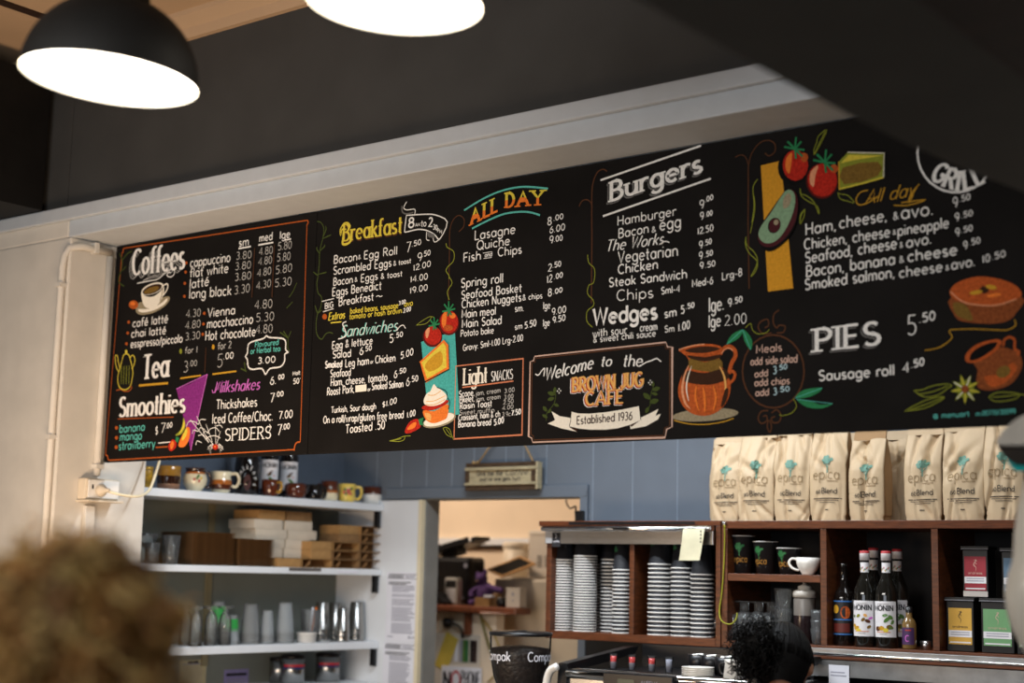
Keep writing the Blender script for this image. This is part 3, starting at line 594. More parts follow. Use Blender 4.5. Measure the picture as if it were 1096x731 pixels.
p.F(f((232,455),(250,432),(330,430),(400,400),(430,388),(440,405),(400,435),(330,465),(270,470)), kR, 3)
p.F(f((325,265),(345,285),(385,310),(418,340),(428,372),(395,412),(325,436),(262,428),(246,395),(262,350),(282,330),(300,318)), kCr, 3).R(f((265,400),(330,395),(415,355)), .8, kTan, 4).R(f((280,350),(330,350),(380,318)), .8, kTan, 4).R(f((262,425),(330,425),(410,385)), .7, kTan, 4)
p.R(f((350,290),(420,320),(432,370),(450,405),(440,460)), .8, kBl, 4)
p.F([(433.6,462),(438,452.5),(445,448.5),(450,450.5),(450.4,457),(444,461.5),(437,464)], kR, 3).F([(436,460),(441,453.5),(446,452),(444,458)], kRo, 3).F([(448,449),(454,446.8),(452.5,452),(454,455),(449.8,455)], kGr)
for q in ([(417.4,472),(425,470),(433,467),(440,466.5)], [(417.4,472),(428,472.5),(433,470.5),(434,467)], [(420,471.8),(430,469.5)]): p.R(q, .8, kYg, 3)
for q in ([(476,461),(475,458.5),(478,457.5),(482,460),(484,466),(486,470.5)], [(476,461),(479,465.5),(484,468)], [(478,459),(483,466)]): p.R(q, .8, kYg, 3)
p.done('painted_cupcake')
p = Paint(); f = cv(400, 205, 8.125)
p.R(f((655,730),(660,500),(662,340),(690,250),(740,208),(785,240),(782,305),(740,350)), 1.1, kBr, 5).R([(480.8,294),(480,322)], 1, kBr).R(f((630,450),(640,485),(690,515),(702,560),(690,610),(645,655),(630,690),(655,730),(655,760)), 1, kYg, 4).R([(480.6,296),(484,303),(479,312),(481,321)], .9, kYg, 4)
for q in ([(446,348),(452,343.4),(460,339),(464.5,339.5)], [(446,348),(455,346.8),(460,343),(462,339.2)]): p.R(q, .7, kYg, 3)
p.done('painted_scroll')

# ---- light snacks
p = Paint()
p.R([(488,391.9),(560,383.8),(558.8,465.4),(486,469.8),(488,391.9)], 1.5, kSal)
p.done('snacks_border')
p = Paint()
p.T('Light', 496, 411.9, 521.6, 408.9, 17.2, 2.7, kCr, slab=.18, c=.5).T('SNACKS', 525.8, 408.2, 549, 405.4, 10.5, 1.1, kW, c=.3).R([(495,414.7),(549.6,407.8)], 1.4, kSal)
for t, a, w, m in (('Scone,', (491.4,425,508,423,6.4), 1, kW), ('jam, cream', (509.5,423.4,536,419.9,5), .8, kD), ('3.00', (540,420.8,551,419,4.4), .8, kD), ('Pikelet,', (492,431.2,508,429.2,6.4), 1, kW), ('jam, cream', (510,429.6,536,426.6,4.8), .8, kD), ('3.00', (539.8,427.5,549.8,426,4.4), .8, kD),
    ('Raisin Toast', (492.4,438,526.8,434.8,6.6), 1.1, kW), ('2.50', (539,433,550,431.4,4.4), .8, kD), ('Sweet muffin', (492.4,444.2,529.7,441.2,5), .7, kD), ('4.00', (538,439.2,550,437.2,4.4), .8, kD), ('Croissant, ham & ch', (491,450.4,535.7,445.8,6.2), 1, kW), ('3.9c', (538,446,547,445,4.6), .7, kD), ('7.50', (547.8,445,558,443,5.4), 1.3, kW), ('Banana bread', (491,457.5,526.2,454.8,6.6), 1.1, kW), ('5.00', (529.2,455.4,539.8,452.2,6), 1.3, kW)): p.T(t, *a, w, m)
p.done('snacks_price_list')

# ---- all day
p = Paint(); f = cv(480, 190, 6.964)
for t, a in (('A', (504,240.4,514,235.6)), ('L', (517.2,233.2,525,229.8)), ('L', (525.6,229,533.4,225.4)), ('D', (541.4,221.9,551,221)), ('A', (553.8,221,566.6,219.8)), ('Y', (569.6,219.6,582.4,219))):
    p.T(t, a[0], a[1], a[2], a[3], 15.4, 3.6, kY, slab=.2, c=.4); p.T(t, a[0], a[1], a[2], a[3], 15.4, 3.6, kRo, slab=.2, c=.4, top=.52)
p.R(f((120,245),(260,160),(400,100),(560,70),(745,84)), 2, kT, 5).R(f((178,382),(300,320),(420,272),(540,256),(620,262),(685,282)), 2, kT, 5)
p.done('all_day_heading')
p = Paint()
for t, a, w in (('Lasagne', (508,256.8,551.8,249.6,10), 1.3), ('Quiche', (510.4,267.5,546,261.8,9.6), 1.3), ('Fish', (496,280.6,515,277.6,9.6), 1.3), ('and', (519,275.2,527,274,4.6), .9), ('Chips', (533,274.4,558.7,271,9.2), 1.3),
    ('8', (586.3,241.2,590.6,240.4,8.4), 1.1), ('.00', (592.7,236.4,603.2,234,5.6), 1), ('6.00', (588.4,249.8,605,246,7), 1), ('9', (588.4,261,592.6,260,8), 1), ('.00', (593.4,259,602.5,257.2,6), 1), ('2', (587,290.8,591,290,8), 1.1), ('.50', (592,286.8,601,284.8,5.6), 1.1),
    ('12', (585.5,303,591.6,301.6,8), 1.1), ('.00', (593.6,299,602.8,296.6,5.4), 1), ('8', (587,317.4,591,316.6,8), 1.1), ('.00', (592.7,315,602.5,312.4,5), 1.1),
    ('Spring roll', (494,308,539.2,302.2,9.6), 1.3), ('Seafood Basket', (494.4,320.2,559,312.3,8.8), 1.25), ('Chicken Nuggets', (494.8,330,558.7,322.3,8.8), 1.25), ('& chips', (560,321.6,581.2,319.2,6), .95), ('Main meal', (494.8,340.5,531.4,336.7,8.6), 1.25), ('sm.', (551.8,333.8,561.6,333,7.2), 1), ('lge', (582.2,331,589.8,330,7.4), 1), ('9.00', (591.3,337.4,606.7,334.2,7), 1.05),
    ('Main Salad', (495,351,537.7,346.7,8.8), 1.25), ('sm', (551.8,353.2,560,352,6.6), .95), ('5.50', (562.4,352,574.8,348.6,6.8), 1.15), ('lge', (582.2,349.6,589.4,348.4,7.4), 1), ('9.50', (592.4,346,606,343,6.4), 1.05), ('Potato bake', (494,360.6,529.5,356.8,7), .95), ('Gravy: Sml-1.00 Lrg-2.00', (496.5,375.8,560.7,364.8,6.6), .95)):
    p.T(t, *a, w, kW)
p.R([(518,271.2),(527.6,269.6)], .7, kW).R([(518.6,277),(527.4,275.8)], .7, kW)
p.done('all_day_price_list')

# ---- the welcome panel
p = Paint(); f = cv(560, 365, 6.089)
out = f((75,100),(930,8),(940,38),(972,40),(970,560),(935,575),(925,628),(62,660),(55,632),(36,622),(46,135),(68,128),(75,100))
p.R(out, 1.4, kPal); p.R(f((82,112),(922,22),(930,48),(958,52),(955,552),(925,565),(912,618),(72,645),(66,618),(50,608),(58,142),(78,138),(82,112)), 1.1, kBr)
p.done('welcome_border')
p = Paint()
p.T('Welcome', 583, 407.6, 634.6, 394.2, 13.5, 2, kW, shear=.22, c=.5).T('to', 643, 392.2, 654.4, 391.4, 11, 1.9, kW, shear=.2, c=.5).T('the', 666.6, 392.2, 687.4, 392, 13, 1.9, kW, shear=.2, c=.5)
p.R(f((760,165),(800,140),(835,128),(870,115),(900,135)), 1.3, kW, 5).R(f((80,215),(100,222),(125,190),(140,180),(135,230)), 1.3, kW, 4)
p.done('welcome_lettering')
p = Paint()
for m, w, dx, dy in ((kW, 5.0, -1.3, 1.3), (kBl, 4.0, -.8, .9), (kR, 3.5, -.8, .8), (kTan, 3.0, 0, 0)):
    p.T('BROWN JUG', 613 + dx, 419 + dy, 689 + dx, 413 + dy, 14.5, w, m, slab=.16, c=.45).T('CAFE', 627 + dx, 433.8 + dy, 668 + dx, 431 + dy, 14.2, w, m, slab=.16, c=.45)
p.done('cafe_name_lettering')
p = Paint()
p.F(f((185,458),(240,490),(312,502),(302,562),(355,592),(250,570),(160,538),(208,515)), kCr).F(f((765,500),(820,475),(882,442),(862,488),(897,475),(880,510),(800,555),(700,574),(696,545)), kCr).F(f((302,562),(355,570),(352,592)), kDk).F(f((696,545),(765,515),(705,560)), kDk)
p.F(f((315,460),(360,472),(430,474),(540,464),(650,446),(757,424),(768,515),(700,545),(620,568),(540,578),(440,578),(360,570),(302,556),(310,520)), kCr)
p.R(f((315,460),(310,520),(302,556)), .8, kBl).R(f((757,424),(768,515)), .8, kBl).T('Established 1936', 617.5, 454.2, 677, 449.2, 8.4, 1.25, kDk, slab=.1)
p.done('established_banner')
p = Paint()
for q in ([(150,520),(155,470),(200,410),(212,350),(200,310)], [(800,470),(830,410),(830,360),(855,280)]): p.R(f(*q), .9, kDg, 4)
for x, y, dx, dy in ((155,460,-25,-35),(160,500,-35,-20),(200,410,35,15),(160,470,25,-25),(205,370,-45,15),(210,350,-50,-15),(205,340,5,-40),(825,400,60,-15),(820,430,-20,40),(830,380,-45,-40),(845,320,50,-15),(850,300,-5,-40),(840,340,40,10)):
    p.F(f((x,y),(x + dx*.5 - dy*.28, y + dy*.5 + dx*.28),(x + dx, y + dy),(x + dx*.5 + dy*.28, y + dy*.5 - dx*.28)), kDg, 3)
for x, y in ((237,325),(832,270)):
    for dx, dy in ((0,-12),(0,14),(-10,2),(10,0)): p.E(560 + (x+dx)/6.089, 365 + (y+dy)/6.089, .6, .8, kW)
p.done('painted_leaf_sprigs')

# ---- the painted jug and the oval of extras
p = Paint(); f = cv(700, 340, 5.48)
p.F(ell(755, 444, 35.5, 6.8, 26, -4), kSt).R(f((118,603),(200,622),(300,626),(400,612),(468,590)), 1, kGd, 4)
p.R(f((388,215),(405,185),(440,170),(472,190),(478,225),(455,270),(440,330)), 4.6, kTer, 5).R(f((395,212),(412,190),(440,178),(464,194)), 1, kTerL, 4).R(f((440,325),(462,315),(476,335),(465,365),(448,382)), 3.2, kTer, 4)
p.F(f((150,192),(172,182),(230,162),(300,155),(375,162),(402,182),(388,215),(385,245),(402,292),(432,335),(450,390),(440,465),(400,530),(335,570),(262,574),(200,548),(158,495),(142,425),(162,345),(205,275),(195,232),(172,212)), kTer, 4)
p.F(f((205,270),(215,240),(300,262),(385,240),(402,292),(330,318),(215,300)), kOl, 2).F(f((190,310),(300,325),(410,300),(440,355),(320,395),(180,375),(165,345)), kDk, 3).F(f((215,240),(300,258),(385,238),(388,215),(300,232),(200,220)), kDk, 2)
p.R(f((205,280),(178,350),(168,430),(185,500),(215,535)), 3, kTerL, 5, taper=True).R(f((222,285),(200,350),(192,420),(205,490)), 1.6, kCr, 5, taper=True).R(f((385,285),(412,340),(422,410),(410,470)), 2.4, kTan, 5, taper=True).R(f((250,400),(245,470),(265,545)), 2.6, kRo, 4, taper=True).R(f((290,410),(300,480),(300,555)), 3, kRo, 4, taper=True).R(f((350,400),(365,470),(350,545)), 2.6, kRo, 4, taper=True).F(f((420,420),(438,420),(425,490),(395,525),(405,470)), kDk, 3)
p.F(f((150,190),(215,165),(300,155),(375,162),(402,182),(380,205),(300,222),(210,214),(170,205)), kTer, 4).F(f((185,192),(240,175),(310,168),(385,178),(375,192),(300,208),(215,205)), kDk, 3).R(f((148,190),(180,178),(240,163),(300,157)), 1.2, kTerL, 4)
p.done('painted_jug')
p = Paint()
ov = ell(827.7, 397.5, 33, 39, 28); p.R(ov + [ov[0]], 1.8, kBr)
for q in ([(690,90),(640,95),(612,60),(625,25),(665,10),(672,45),(650,60)], [(720,90),(760,85),(768,50),(735,45),(720,60),(700,30),(705,-20),(735,-45)], [(670,545),(630,550),(612,590),(630,620),(662,605),(660,575),(640,580)], [(690,560),(720,540),(745,570),(735,610),(700,615),(690,590),(712,580)], [(672,600),(665,640),(680,672),(690,640),(680,600)]): p.R(f(*q), 1.5, kBr, 5)
for t, a, m in (('Meals', (809.5,378.2,837.2,375.6,8.6), kPal), ('add side.salad', (803.6,391,853.8,387.6,8.2), kPal), ('add', (808,404,822.3,402.4,7.4), kPal), ('3', (827.7,400.4,831.6,399.8,8), kPb), ('.50', (832.6,396.4,842.9,394.6,5), kPb), ('add chips', (808,413.4,845.6,410.8,7.6), kPal), ('add', (809,424,823.5,423,7.4), kPal), ('3', (828,423,832,422.4,7.4), kPb), ('.50', (833,419.6,845.6,418.6,5), kPb)): p.T(t, *a, 1.15, m)
for q in ([(430,157),(460,100),(525,70),(500,120)], [(522,72),(555,95),(578,140),(570,190),(535,140)], [(830,472),(880,425),(990,412),(950,450),(890,470)], [(840,480),(920,490),(980,512),(1050,505),(990,532),(900,525)]): p.F(f(*q), kGr, 3)
for q in ([(430,157),(525,70)], [(525,75),(570,188)], [(830,472),(990,413)], [(840,480),(1050,505)]): p.R(f(*q), .6, kT)
p.R(f((540,60),(570,35),(580,70),(610,95),(660,90),(680,70)), .8, kYg, 4).R(f((820,475),(840,520),(810,560),(760,575),(740,570)), .8, kYg, 4)
p.done('side_orders_oval')

# ---- burgers
p = Paint()
for m, w, dx, dy in ((kG, 6.2, -1.6, 2), (kBl, 5.6, -.5, .6), (kW, 4.6, 0, 0)): p.T('Burgers', 653 + dx, 215.4 + dy, 752 + dx, 183.6 + dy, 20.5, w, m, slab=.16, c=.4)
p.R([(643,192.9),(750.6,155.9)], 2.2, kW).R([(645.5,231.5),(761,191.2)], 2.2, kW)
p.done('burgers_heading')
p = Paint()
for t, a, w, sh in (('Hamburger', (660.9,241.4,723.8,230.4,10), 1.2, 0), ('Bacon', (661.9,255,694.6,248.8,10), 1.3, 0), ('&', (697.6,249,702.4,248,6), .9, 0), ('egg', (706.2,246.8,729.2,242.6,13), 1.5, 0), ('The Works', (648.4,269.4,710,261,12), 1.6, .3), ('Vegetarian', (661.6,281.6,726,273.6,12.4), 1.4, 0), ('Chicken', (661.6,293.4,704.6,287.3,10), 1.5, 0), ('Steak Sandwich', (652,307.2,735.8,297.6,9.6), 1.4, 0), ('Chips', (660.2,322.2,699.8,318.4,11.6), 1.2, 0),
    ('9', (749,223.6,754,222.6,9), 1.1, 0), ('.00', (755,216.6,763.7,213.4,5.4), 1.1, 0), ('9', (749.6,235.6,753.6,234.6,8), 1.1, 0), ('.00', (755.4,232.4,763,230,5), 1.1, 0), ('12.50', (746.8,251.2,764,247,7), 1.1, 0), ('9', (748.6,266.6,752.6,265.6,8), 1.1, 0), ('.50', (754,263.4,762.2,260.6,5.6), 1.1, 0), ('9', (748.6,278,752.6,277.2,8), 1.1, 0), ('.50', (754.6,275.6,763.5,273,5.6), 1.1, 0), ('9', (749.4,288.2,753.6,287.4,7), 1.1, 0), ('.50', (755.6,287,766.2,284.6,6), 1.1, 0),
    ('Sml-4', (708.4,315.2,728.4,312.4,7.4), 1.15, 0), ('Med-6', (741.4,307.4,763.9,303.8,7.6), 1.2, 0), ('Lrg-8', (773.4,300,795,295.2,8), 1.15, 0), ('Wedges', (635.6,347.6,704.4,341,17), 3.2, 0), ('sm', (711.9,340.4,725.2,338.2,9.4), 1.5, 0), ('5', (729.6,336,733.4,335.4,8.4), 1.3, 0), ('.50', (735,331,744,329,5.4), 1.2, 0), ('lge.', (759.6,334,776,331.5,15), 1.6, 0), ('9', (780,328.8,784,328,8.6), 1.2, 0), ('.50', (785.4,325.8,795.5,323,6), 1.2, 0),
    ('with sour', (635.3,361.2,672,357,8.4), 1.1, 0), ('cream', (685.9,354.9,704.6,353.2,8.2), 1.1, 0), ('& sweet chili sauce', (636,366.8,702.9,360,6.8), 1, 0), ('Sm', (712.4,356,723,355,7), 1, 0), ('1.00', (726.6,354.9,739.6,351.6,8.4), 1.2, 0), ('lge', (759.6,350.8,772.6,348.8,13), 1.5, 0), ('2.00', (776.6,348.8,800.3,346.2,11), .9, 0)):
    p.T(t, *a, w, kW, shear=sh, c=.4 if sh else 0)
p.R([(706.5,262),(713,258.6),(717.6,260)], 1.1, kW, 3)
p.done('burger_price_list')
p = Paint(); f = cv(620, 150, 6.089)
p.R([(633,324.5),(633.6,255)] + f((82,560),(82,440),(86,300),(115,215),(155,190),(182,205)), 1.4, kBr, 4).R(f((0,432),(18,398),(50,388),(78,410),(84,445)), 1.3, kBr, 4)
f = cv(620, 250, 5.768)
p.R(f((52,130),(60,180),(95,220),(90,300),(60,320),(52,370),(85,410),(88,445),(50,480),(48,540),(82,578)), .9, kYg, 5).R(f((1030,20),(1035,70),(1085,120),(1100,180),(1060,265)), .9, kYg, 4)
f = cv(790, 130, 6.644)
p.R([(802,309),(801,250)] + f((72,730),(74,500),(76,310),(105,215),(160,150),(220,135),(262,162),(262,215),(222,245),(192,225)), 1.3, kBr, 5).R(f((-20,255),(20,238),(55,255),(74,310)), 1.1, kBr, 4).R(f((140,412),(108,470),(115,600),(100,720)), .9, kYg, 4)
f = cv(790, 210, 6.644); p.R(f((115,0),(120,100),(88,265)), .8, kYg, 3).R(f((58,290),(55,350),(85,410),(138,465),(128,530),(95,572)), .9, kYg, 4)
p.done('painted_scrolls')

# ---- grill
p = Paint(); f = cv(790, 130, 6.644)
p.F([(814.4,177.2),(836,172),(849,308.6),(822,312.2)], kAm)
p.E(849, 179.5, 16.5, 18.5, kBl).E(851.4, 177, 13.6, 16.4, kR).F([(841,180),(842,169),(848,163.5),(847,175),(845,186)], kRo, 3).E(861, 168.6, 4, 5, kTer)
p.E(880, 193.8, 17, 19, kRd).E(880.4, 193, 15.6, 17.6, kR).F([(867,195),(868,184),(876,177),(873,188),(871,200)], kTerL, 3).E(893, 180.6, 4.4, 4.6, kTer)
for x, y, k in ((851.2,159.6,1.15), (883.4,174,1.25)):
    for dx, dy in ((-10,-2), (-7,-7), (1,-11), (6,-7), (9,1), (1,9), (7,7)): p.R([(x,y),(x + dx*k, y + dy*k)], 2.3, kGr)
for q in ([(875,152.5),(872,160),(872.6,164.8),(878,156),(885.6,139.4),(876.6,146),(875,152.5)], [(872,166),(876,157),(884,141)], [(857,202.4),(858.6,210),(866,216),(875.4,221),(877.4,229.6),(871.4,216),(863,209.4),(858,208)], [(862.5,224.4),(857.6,230),(857,239)], [(897.4,206.4),(900,213),(908,215.6),(915,217),(908,209.4),(900,208),(897.4,206.4)], [(862,224),(861.6,231),(857.4,240),(857.8,232),(862,224)]): p.R(q, .9, kYg, 3)
p.F(f((722,290),(785,222),(1045,228),(1040,400),(900,440),(725,485)), kYg).F(f((735,300),(790,240),(1030,245),(820,280)), kY).F(f((750,330),(1000,290),(1000,390),(760,450)), kOl, 2).R(f((722,485),(900,440),(1040,400)), 1.6, kY).R(f((722,290),(725,485)), 1.4, kGd).R(f((785,222),(1045,228),(1040,400)), .9, kCr)
f = cv(790, 210, 6.644)
p.F(f((305,10),(350,-45),(395,-50),(425,-10),(435,60),(428,160),(385,270),(300,360),(220,395),(165,350),(142,285),(165,215),(235,110)), kBl, 4)
p.F(f((315,10),(355,-40),(395,-42),(425,0),(432,80),(410,190),(350,290),(270,355),(200,362),(160,335),(148,285),(170,215),(240,115)), kAvd, 4)
p.F(f((310,10),(350,-38),(392,-35),(412,10),(405,90),(365,200),(300,300),(230,338),(175,322),(152,275),(172,215),(240,120)), kAv, 4).F(f((330,20),(365,-20),(385,10),(370,70),(330,90)), kSt, 3)
p.E(829.8, 241.8, 6.6, 8.6, kBl, 20).E(830.2, 241.6, 6, 8, kAvd, 20).E(831.8, 238.4, 2.6, 3, kSt, 20)
p.done('painted_vegetables')
p = Paint(); f = cv(930, 150, 4.3)
p.T('All day', 926, 218.4, 979, 209.4, 14.5, 1.2, kGd, shear=.35, c=.3).R([(940,210),(928,217.6),(919,219),(916.4,213),(921,206),(929,203.6)], 1.1, kGd, 5).R(f((115,300),(180,300),(262,275),(150,288)), 1.1, kGd, 3).R(f((205,250),(185,290),(190,255),(232,202)), 1, kGd, 3)
p.done('all_day_lettering')
p = Paint()
q = [(1023 + 41 * math.cos(math.radians(a)), 164 + 42 * math.sin(math.radians(a))) for a in range(0, 361, 12)]; p.R(q, 2.2, kW)
for t, a in (('G', (996,191,1007,197)), ('R', (1008.6,198.6,1019.4,202.4)), ('I', (1023,203.4,1026.6,203.6)), ('L', (1032,203,1043,200.4)), ('L', (1046,198.6,1055,193.6))): p.T(t, *a, 20, 4.6, kW, slab=.14, c=.4, rot=True)
p.done('grill_emblem')
p = Paint()
for t, a, w in (('Ham,', (862.2,251.6,895.4,246,12.6), 1.6), ('cheese,', (898.4,244.6,950,236,12.6), 1.6), ('&', (956,235.4,962,234.4,8), 1.1), ('avo.', (964.6,234.6,999.8,229.6,14.5), 1.7), ('9', (1020,222.4,1025.4,221.4,11), 1.1), ('.50', (1027,216.4,1038.8,213.4,6.4), 1.1),
    ('Chicken, cheese', (860.9,267.4,953,253.4,11.4), 1.55), ('&', (956,251.4,959.4,250.8,5), .9), ('pineapple', (961,252.6,1016,243.6,11.4), 1.5), ('9', (1022.4,237,1027,236,8.6), 1.1), ('.50', (1029,233.6,1041.6,230.6,6), 1.1),
    ('Seafood, cheese', (862.2,282,960.4,265.8,11.8), 1.6), ('&', (963.6,265.4,967,264.8,6), .9), ('avo.', (970.4,265.4,998,260.6,12), 1.6), ('9', (1023,253.4,1027.6,252.4,8.6), 1.1), ('.50', (1029.4,249.6,1041.6,246.6,6), 1.1),
    ('Bacon, banana', (863.3,296.6,958.6,282.8,12), 1.6), ('&', (963,281.6,968.4,280.6,7), 1), ('cheese', (972,280.4,1025.3,272.6,12), 1.7), ('9', (1031.6,267.4,1036,266.4,8.6), 1.1), ('.50', (1038,263,1049.8,260.2,6.4), 1.1),
    ('Smoked salmon,', (862.2,310.6,958.4,297,11.6), 1.6), ('cheese', (963,297.6,1009.6,290.4,11), 1.5), ('&', (1013,289.6,1016.6,289,5.4), .9), ('avo.', (1019,288.8,1044.7,284.6,11), 1.5), ('10', (1051.8,281.8,1060.4,279.8,8), 1.1), ('.50', (1062.4,278.2,1077,274.8,6.8), 1.1)):
    p.T(t, *a, w, kW)
p.done('grill_price_list')
# ---- pies
p = Paint()
for m, w, dx, dy in ((kG, 6.4, -2, 2.2), (kBl, 6, -.8, .9), (kW, 5, 0, 0)): p.T('PIES', 872.5 + dx, 376 + dy, 943 + dx, 368 + dy, 23.5, w, m, slab=.22, c=.42)
p.done('pies_heading')
p = Paint()
p.T('5', 971, 359, 981.6, 357.6, 21, 1.4, kW).T('.50', 984, 345.6, 1001.3, 342, 9.4, 1.5, kW).T('Sausage roll', 876.5, 407.6, 957.6, 401.2, 10.8, 1.7, kW).T('4', 966.6, 399, 973.4, 398, 10.4, 1.6, kW).T('.50', 975.4, 394, 989.5, 390.4, 7.6, 1.6, kW)
p.done('pie_price_list')
p = Paint(); f = cv(960, 280, 4.06)
p.F(f((240,150),(255,240),(300,262),(400,270),(480,258),(520,220),(538,150)), kPot, 3).F(f((245,180),(262,235),(330,255),(300,190)), kOl, 3)
p.F(f((230,128),(265,90),(345,66),(430,72),(510,100),(543,140),(515,165),(450,188),(380,193),(290,178),(245,160)), kTer, 4).R(f((232,130),(290,176),(380,191),(450,186),(520,162)), 1.2, kTerL, 5).E(1053.6, 310.4, 5, 4, kDk).E(1061, 307.4, 6, 2.4, kGd, 10).E(1045, 313, 7, 2.2, kGd, -10).E(1064, 316, 8, 2, kRo, -8)
p.R(f((122,386),(170,378),(205,362),(240,330),(228,302),(260,295),(330,293),(420,297),(480,297),(515,278),(512,252)), .9, kGd, 5)
p.done('painted_pie')
p = Paint()
p.F(f((335,435),(350,470),(345,530),(365,555),(420,558),(490,535),(530,490),(545,440),(525,395),(460,372),(400,370)), kPot, 4).F(f((380,500),(440,490),(500,440),(520,470),(470,525),(410,545)), kTer, 3).E(1074, 398, 8, 6, kOl, -30)
p.R(f((462,368),(468,340),(492,328),(512,342),(512,378),(530,392),(525,408)), 2.6, kTer, 4).F(f((300,432),(302,400),(340,365),(390,345),(440,338),(455,355),(430,390),(380,425),(330,440)), kTer, 4).F(f((318,428),(322,402),(352,375),(400,355),(438,352),(420,380),(375,412),(340,428)), kBl, 4)
p.done('painted_clay_pot')
p = Paint()
for k in range(9):
    a = math.radians(k * 40 + 12); c, sn = math.cos(a), math.sin(a); x, y = 1033.4, 416.6
    r1, r2, hw = 7, 16.5, 3
    p.F([(x + 3*c, y + 3*sn),(x + r1*c - hw*sn, y + r1*sn + hw*c),(x + r2*c, y + r2*sn),(x + r1*c + hw*sn, y + r1*sn - hw*c)], kYg).R([(x + 4*c, y + 4*sn),(x + 14*c, y + 14*sn)], 1.5, kCr if k % 2 else kY, taper=True)
p.E(1033.4, 416.6, 4, 4, kPot)
for q in ([(75,560),(110,558),(160,540),(215,532),(240,540),(225,550),(180,580),(120,588),(75,560)], [(35,650),(90,620),(150,595),(205,588),(190,605),(120,638),(35,650)], [(402,588),(430,572),(470,568),(530,575),(520,595),(460,608),(420,605),(402,588)], [(95,578),(160,565),(225,540)], [(60,645),(130,620),(200,592)], [(415,590),(480,585),(550,578),(575,600)]): p.R(f(*q), 1, kYg, 3)
p.T('@ menuart', 999.6, 448, 1038.3, 445.4, 5.4, 1, kT).T('m.00776130099', 1045.4, 445.4, 1087.6, 442.6, 5, .8, kT)
p.done('painted_star_flower')
# ------------------------------------------------------------------ lettering on small things
def flat_text(mb, t, x0, x1, z, h, y, m, w, slab=False, c=0, shear=0, step=.00002):
    CYC[0] = 0
    put = lambda p: Vector((p[0], y - .00004 - .00002 * CYC[0], p[1]))
    letters(mb, t, Vector((x0, z)), Vector(((x1 - x0) / text_width(t), 0)), Vector((0, h)), m, w, put, slab, c, shear)
def flat_poly(mb, pts, y, m): mb.add([(x, y, z) for x, z in pts], [tuple(range(len(pts)))], m)
def wrap(mb, R, pts, m, dr=.0006, n=None):
    """patch given as (arc length along the surface, height) laid on an upright cylinder whose front faces -Y"""
    mb.add([((R + dr) * math.sin(x / R), -(R + dr) * math.cos(x / R), z) for x, z in pts], [tuple(range(len(pts)))], m, False)
def wrap_band(mb, R, x0, x1, z0, z1, m, dr=.0006, n=10):
    vs = []
    for k in range(n + 1):
        x = x0 + (x1 - x0) * k / n
        for z in (z0, z1): vs.append(((R + dr) * math.sin(x / R), -(R + dr) * math.cos(x / R), z))
    mb.add(vs, [(2*k, 2*k+2, 2*k+3, 2*k+1) for k in range(n)], m, True)
def wrap_text(mb, R, t, x0, x1, z, h, m, w, slab=False, dr=.0012, Rz=None):
    CYC[0] = 0
    def put(p):
        r = (Rz(p[1]) if Rz else R) + dr + .00003 * CYC[0]
        return Vector((r * math.sin(p[0] / R), -r * math.cos(p[0] / R), p[1]))
    letters(mb, t, Vector((x0, z)), Vector(((x1 - x0) / text_width(t), 0)), Vector((0, h)), m, w, put, slab)

# ------------------------------------------------------------------ the white shelf unit on the left wall (shelf fronts face +X)
XS = -4.531
sh = empty('shelf_unit', (XS, 3.605, 1.20), 'white open shelf unit with three long shelves below the chalkboard', 'shelf unit')
OS = Vector((XS, 3.605, 1.20))
SH = ((1.882, .030), (1.605, .026), (1.303, .030))
for z, t in SH:
    MB().box(XL + .002, XS, 3.607, 4.925, z - t, z, m_white).shift(-OS).build('shelf', sh, bevel=.003)
m_brk = mat('dark_metal_bracket', s(40, 40, 42), .45, .6)
for y, z, m in ((4.90, SH[0][0] - .031, m_brk), (4.90, SH[1][0] - .027, m_brk), (4.905, SH[2][0] - .031, m_brk)):
    MB().box(XS - .032, XS - .008, y, y + .016, z - .072, z, m).shift(-OS).build('bracket', sh)
MB().box(XL + .0015, XL + .01, 4.18, 4.21, 1.21, 1.85, mat('ochre_batten', s(140, 132, 104), .7)).shift(-OS).build('batten', sh)
MB().box(XS + .0006, XS + .002, 4.38, 4.56, SH[1][0] - .014, SH[1][0] - .001, mat('dark_shelf_tape', s(96, 92, 90), .6)).shift(-OS).build('tape_strip', sh)
MB().box(XS + .0006, XS + .002, 4.66, 4.78, SH[1][0] - .019, SH[1][0] - .008, m_paper).shift(-OS).build('price_label', sh)
structure(MB().box(XL, -4.50, 3.60, 3.604, 0, 2.7, m_white).build('trim_7'))
def shelf_pos(px, py, X, z):
    p = onX(px, py, X); return Vector((X, p.y, z))
Z1, Z2, Z3 = SH[0][0] + .0005, SH[1][0] + .0005, SH[2][0] + .0005
g_top = 'crockery and bottles on the top shelf'
gl = lambda n, c, r=.12: mat(n, s(*c), r, var=.15, scale=30, coat=.6)
c_brown = gl('brown_glaze', (86, 40, 22)); c_cream = gl('cream_glaze', (226, 214, 182)); c_choc = gl('chocolate_glaze', (48, 26, 18)); c_mustard = gl('mustard_glaze', (170, 130, 54)); c_ochre = gl('ochre_glaze', (152, 112, 46))
c_white = gl('white_glaze', (238, 234, 226)); c_yel = gl('yellow_glaze', (226, 198, 96)); c_rose = gl('rose_transfer', (196, 92, 84)); c_leaf = gl('leaf_transfer', (86, 124, 62)); c_clay = gl('bare_clay', (150, 108, 80), .6)
c_rust = gl('amber_rim_glaze', (168, 96, 36))
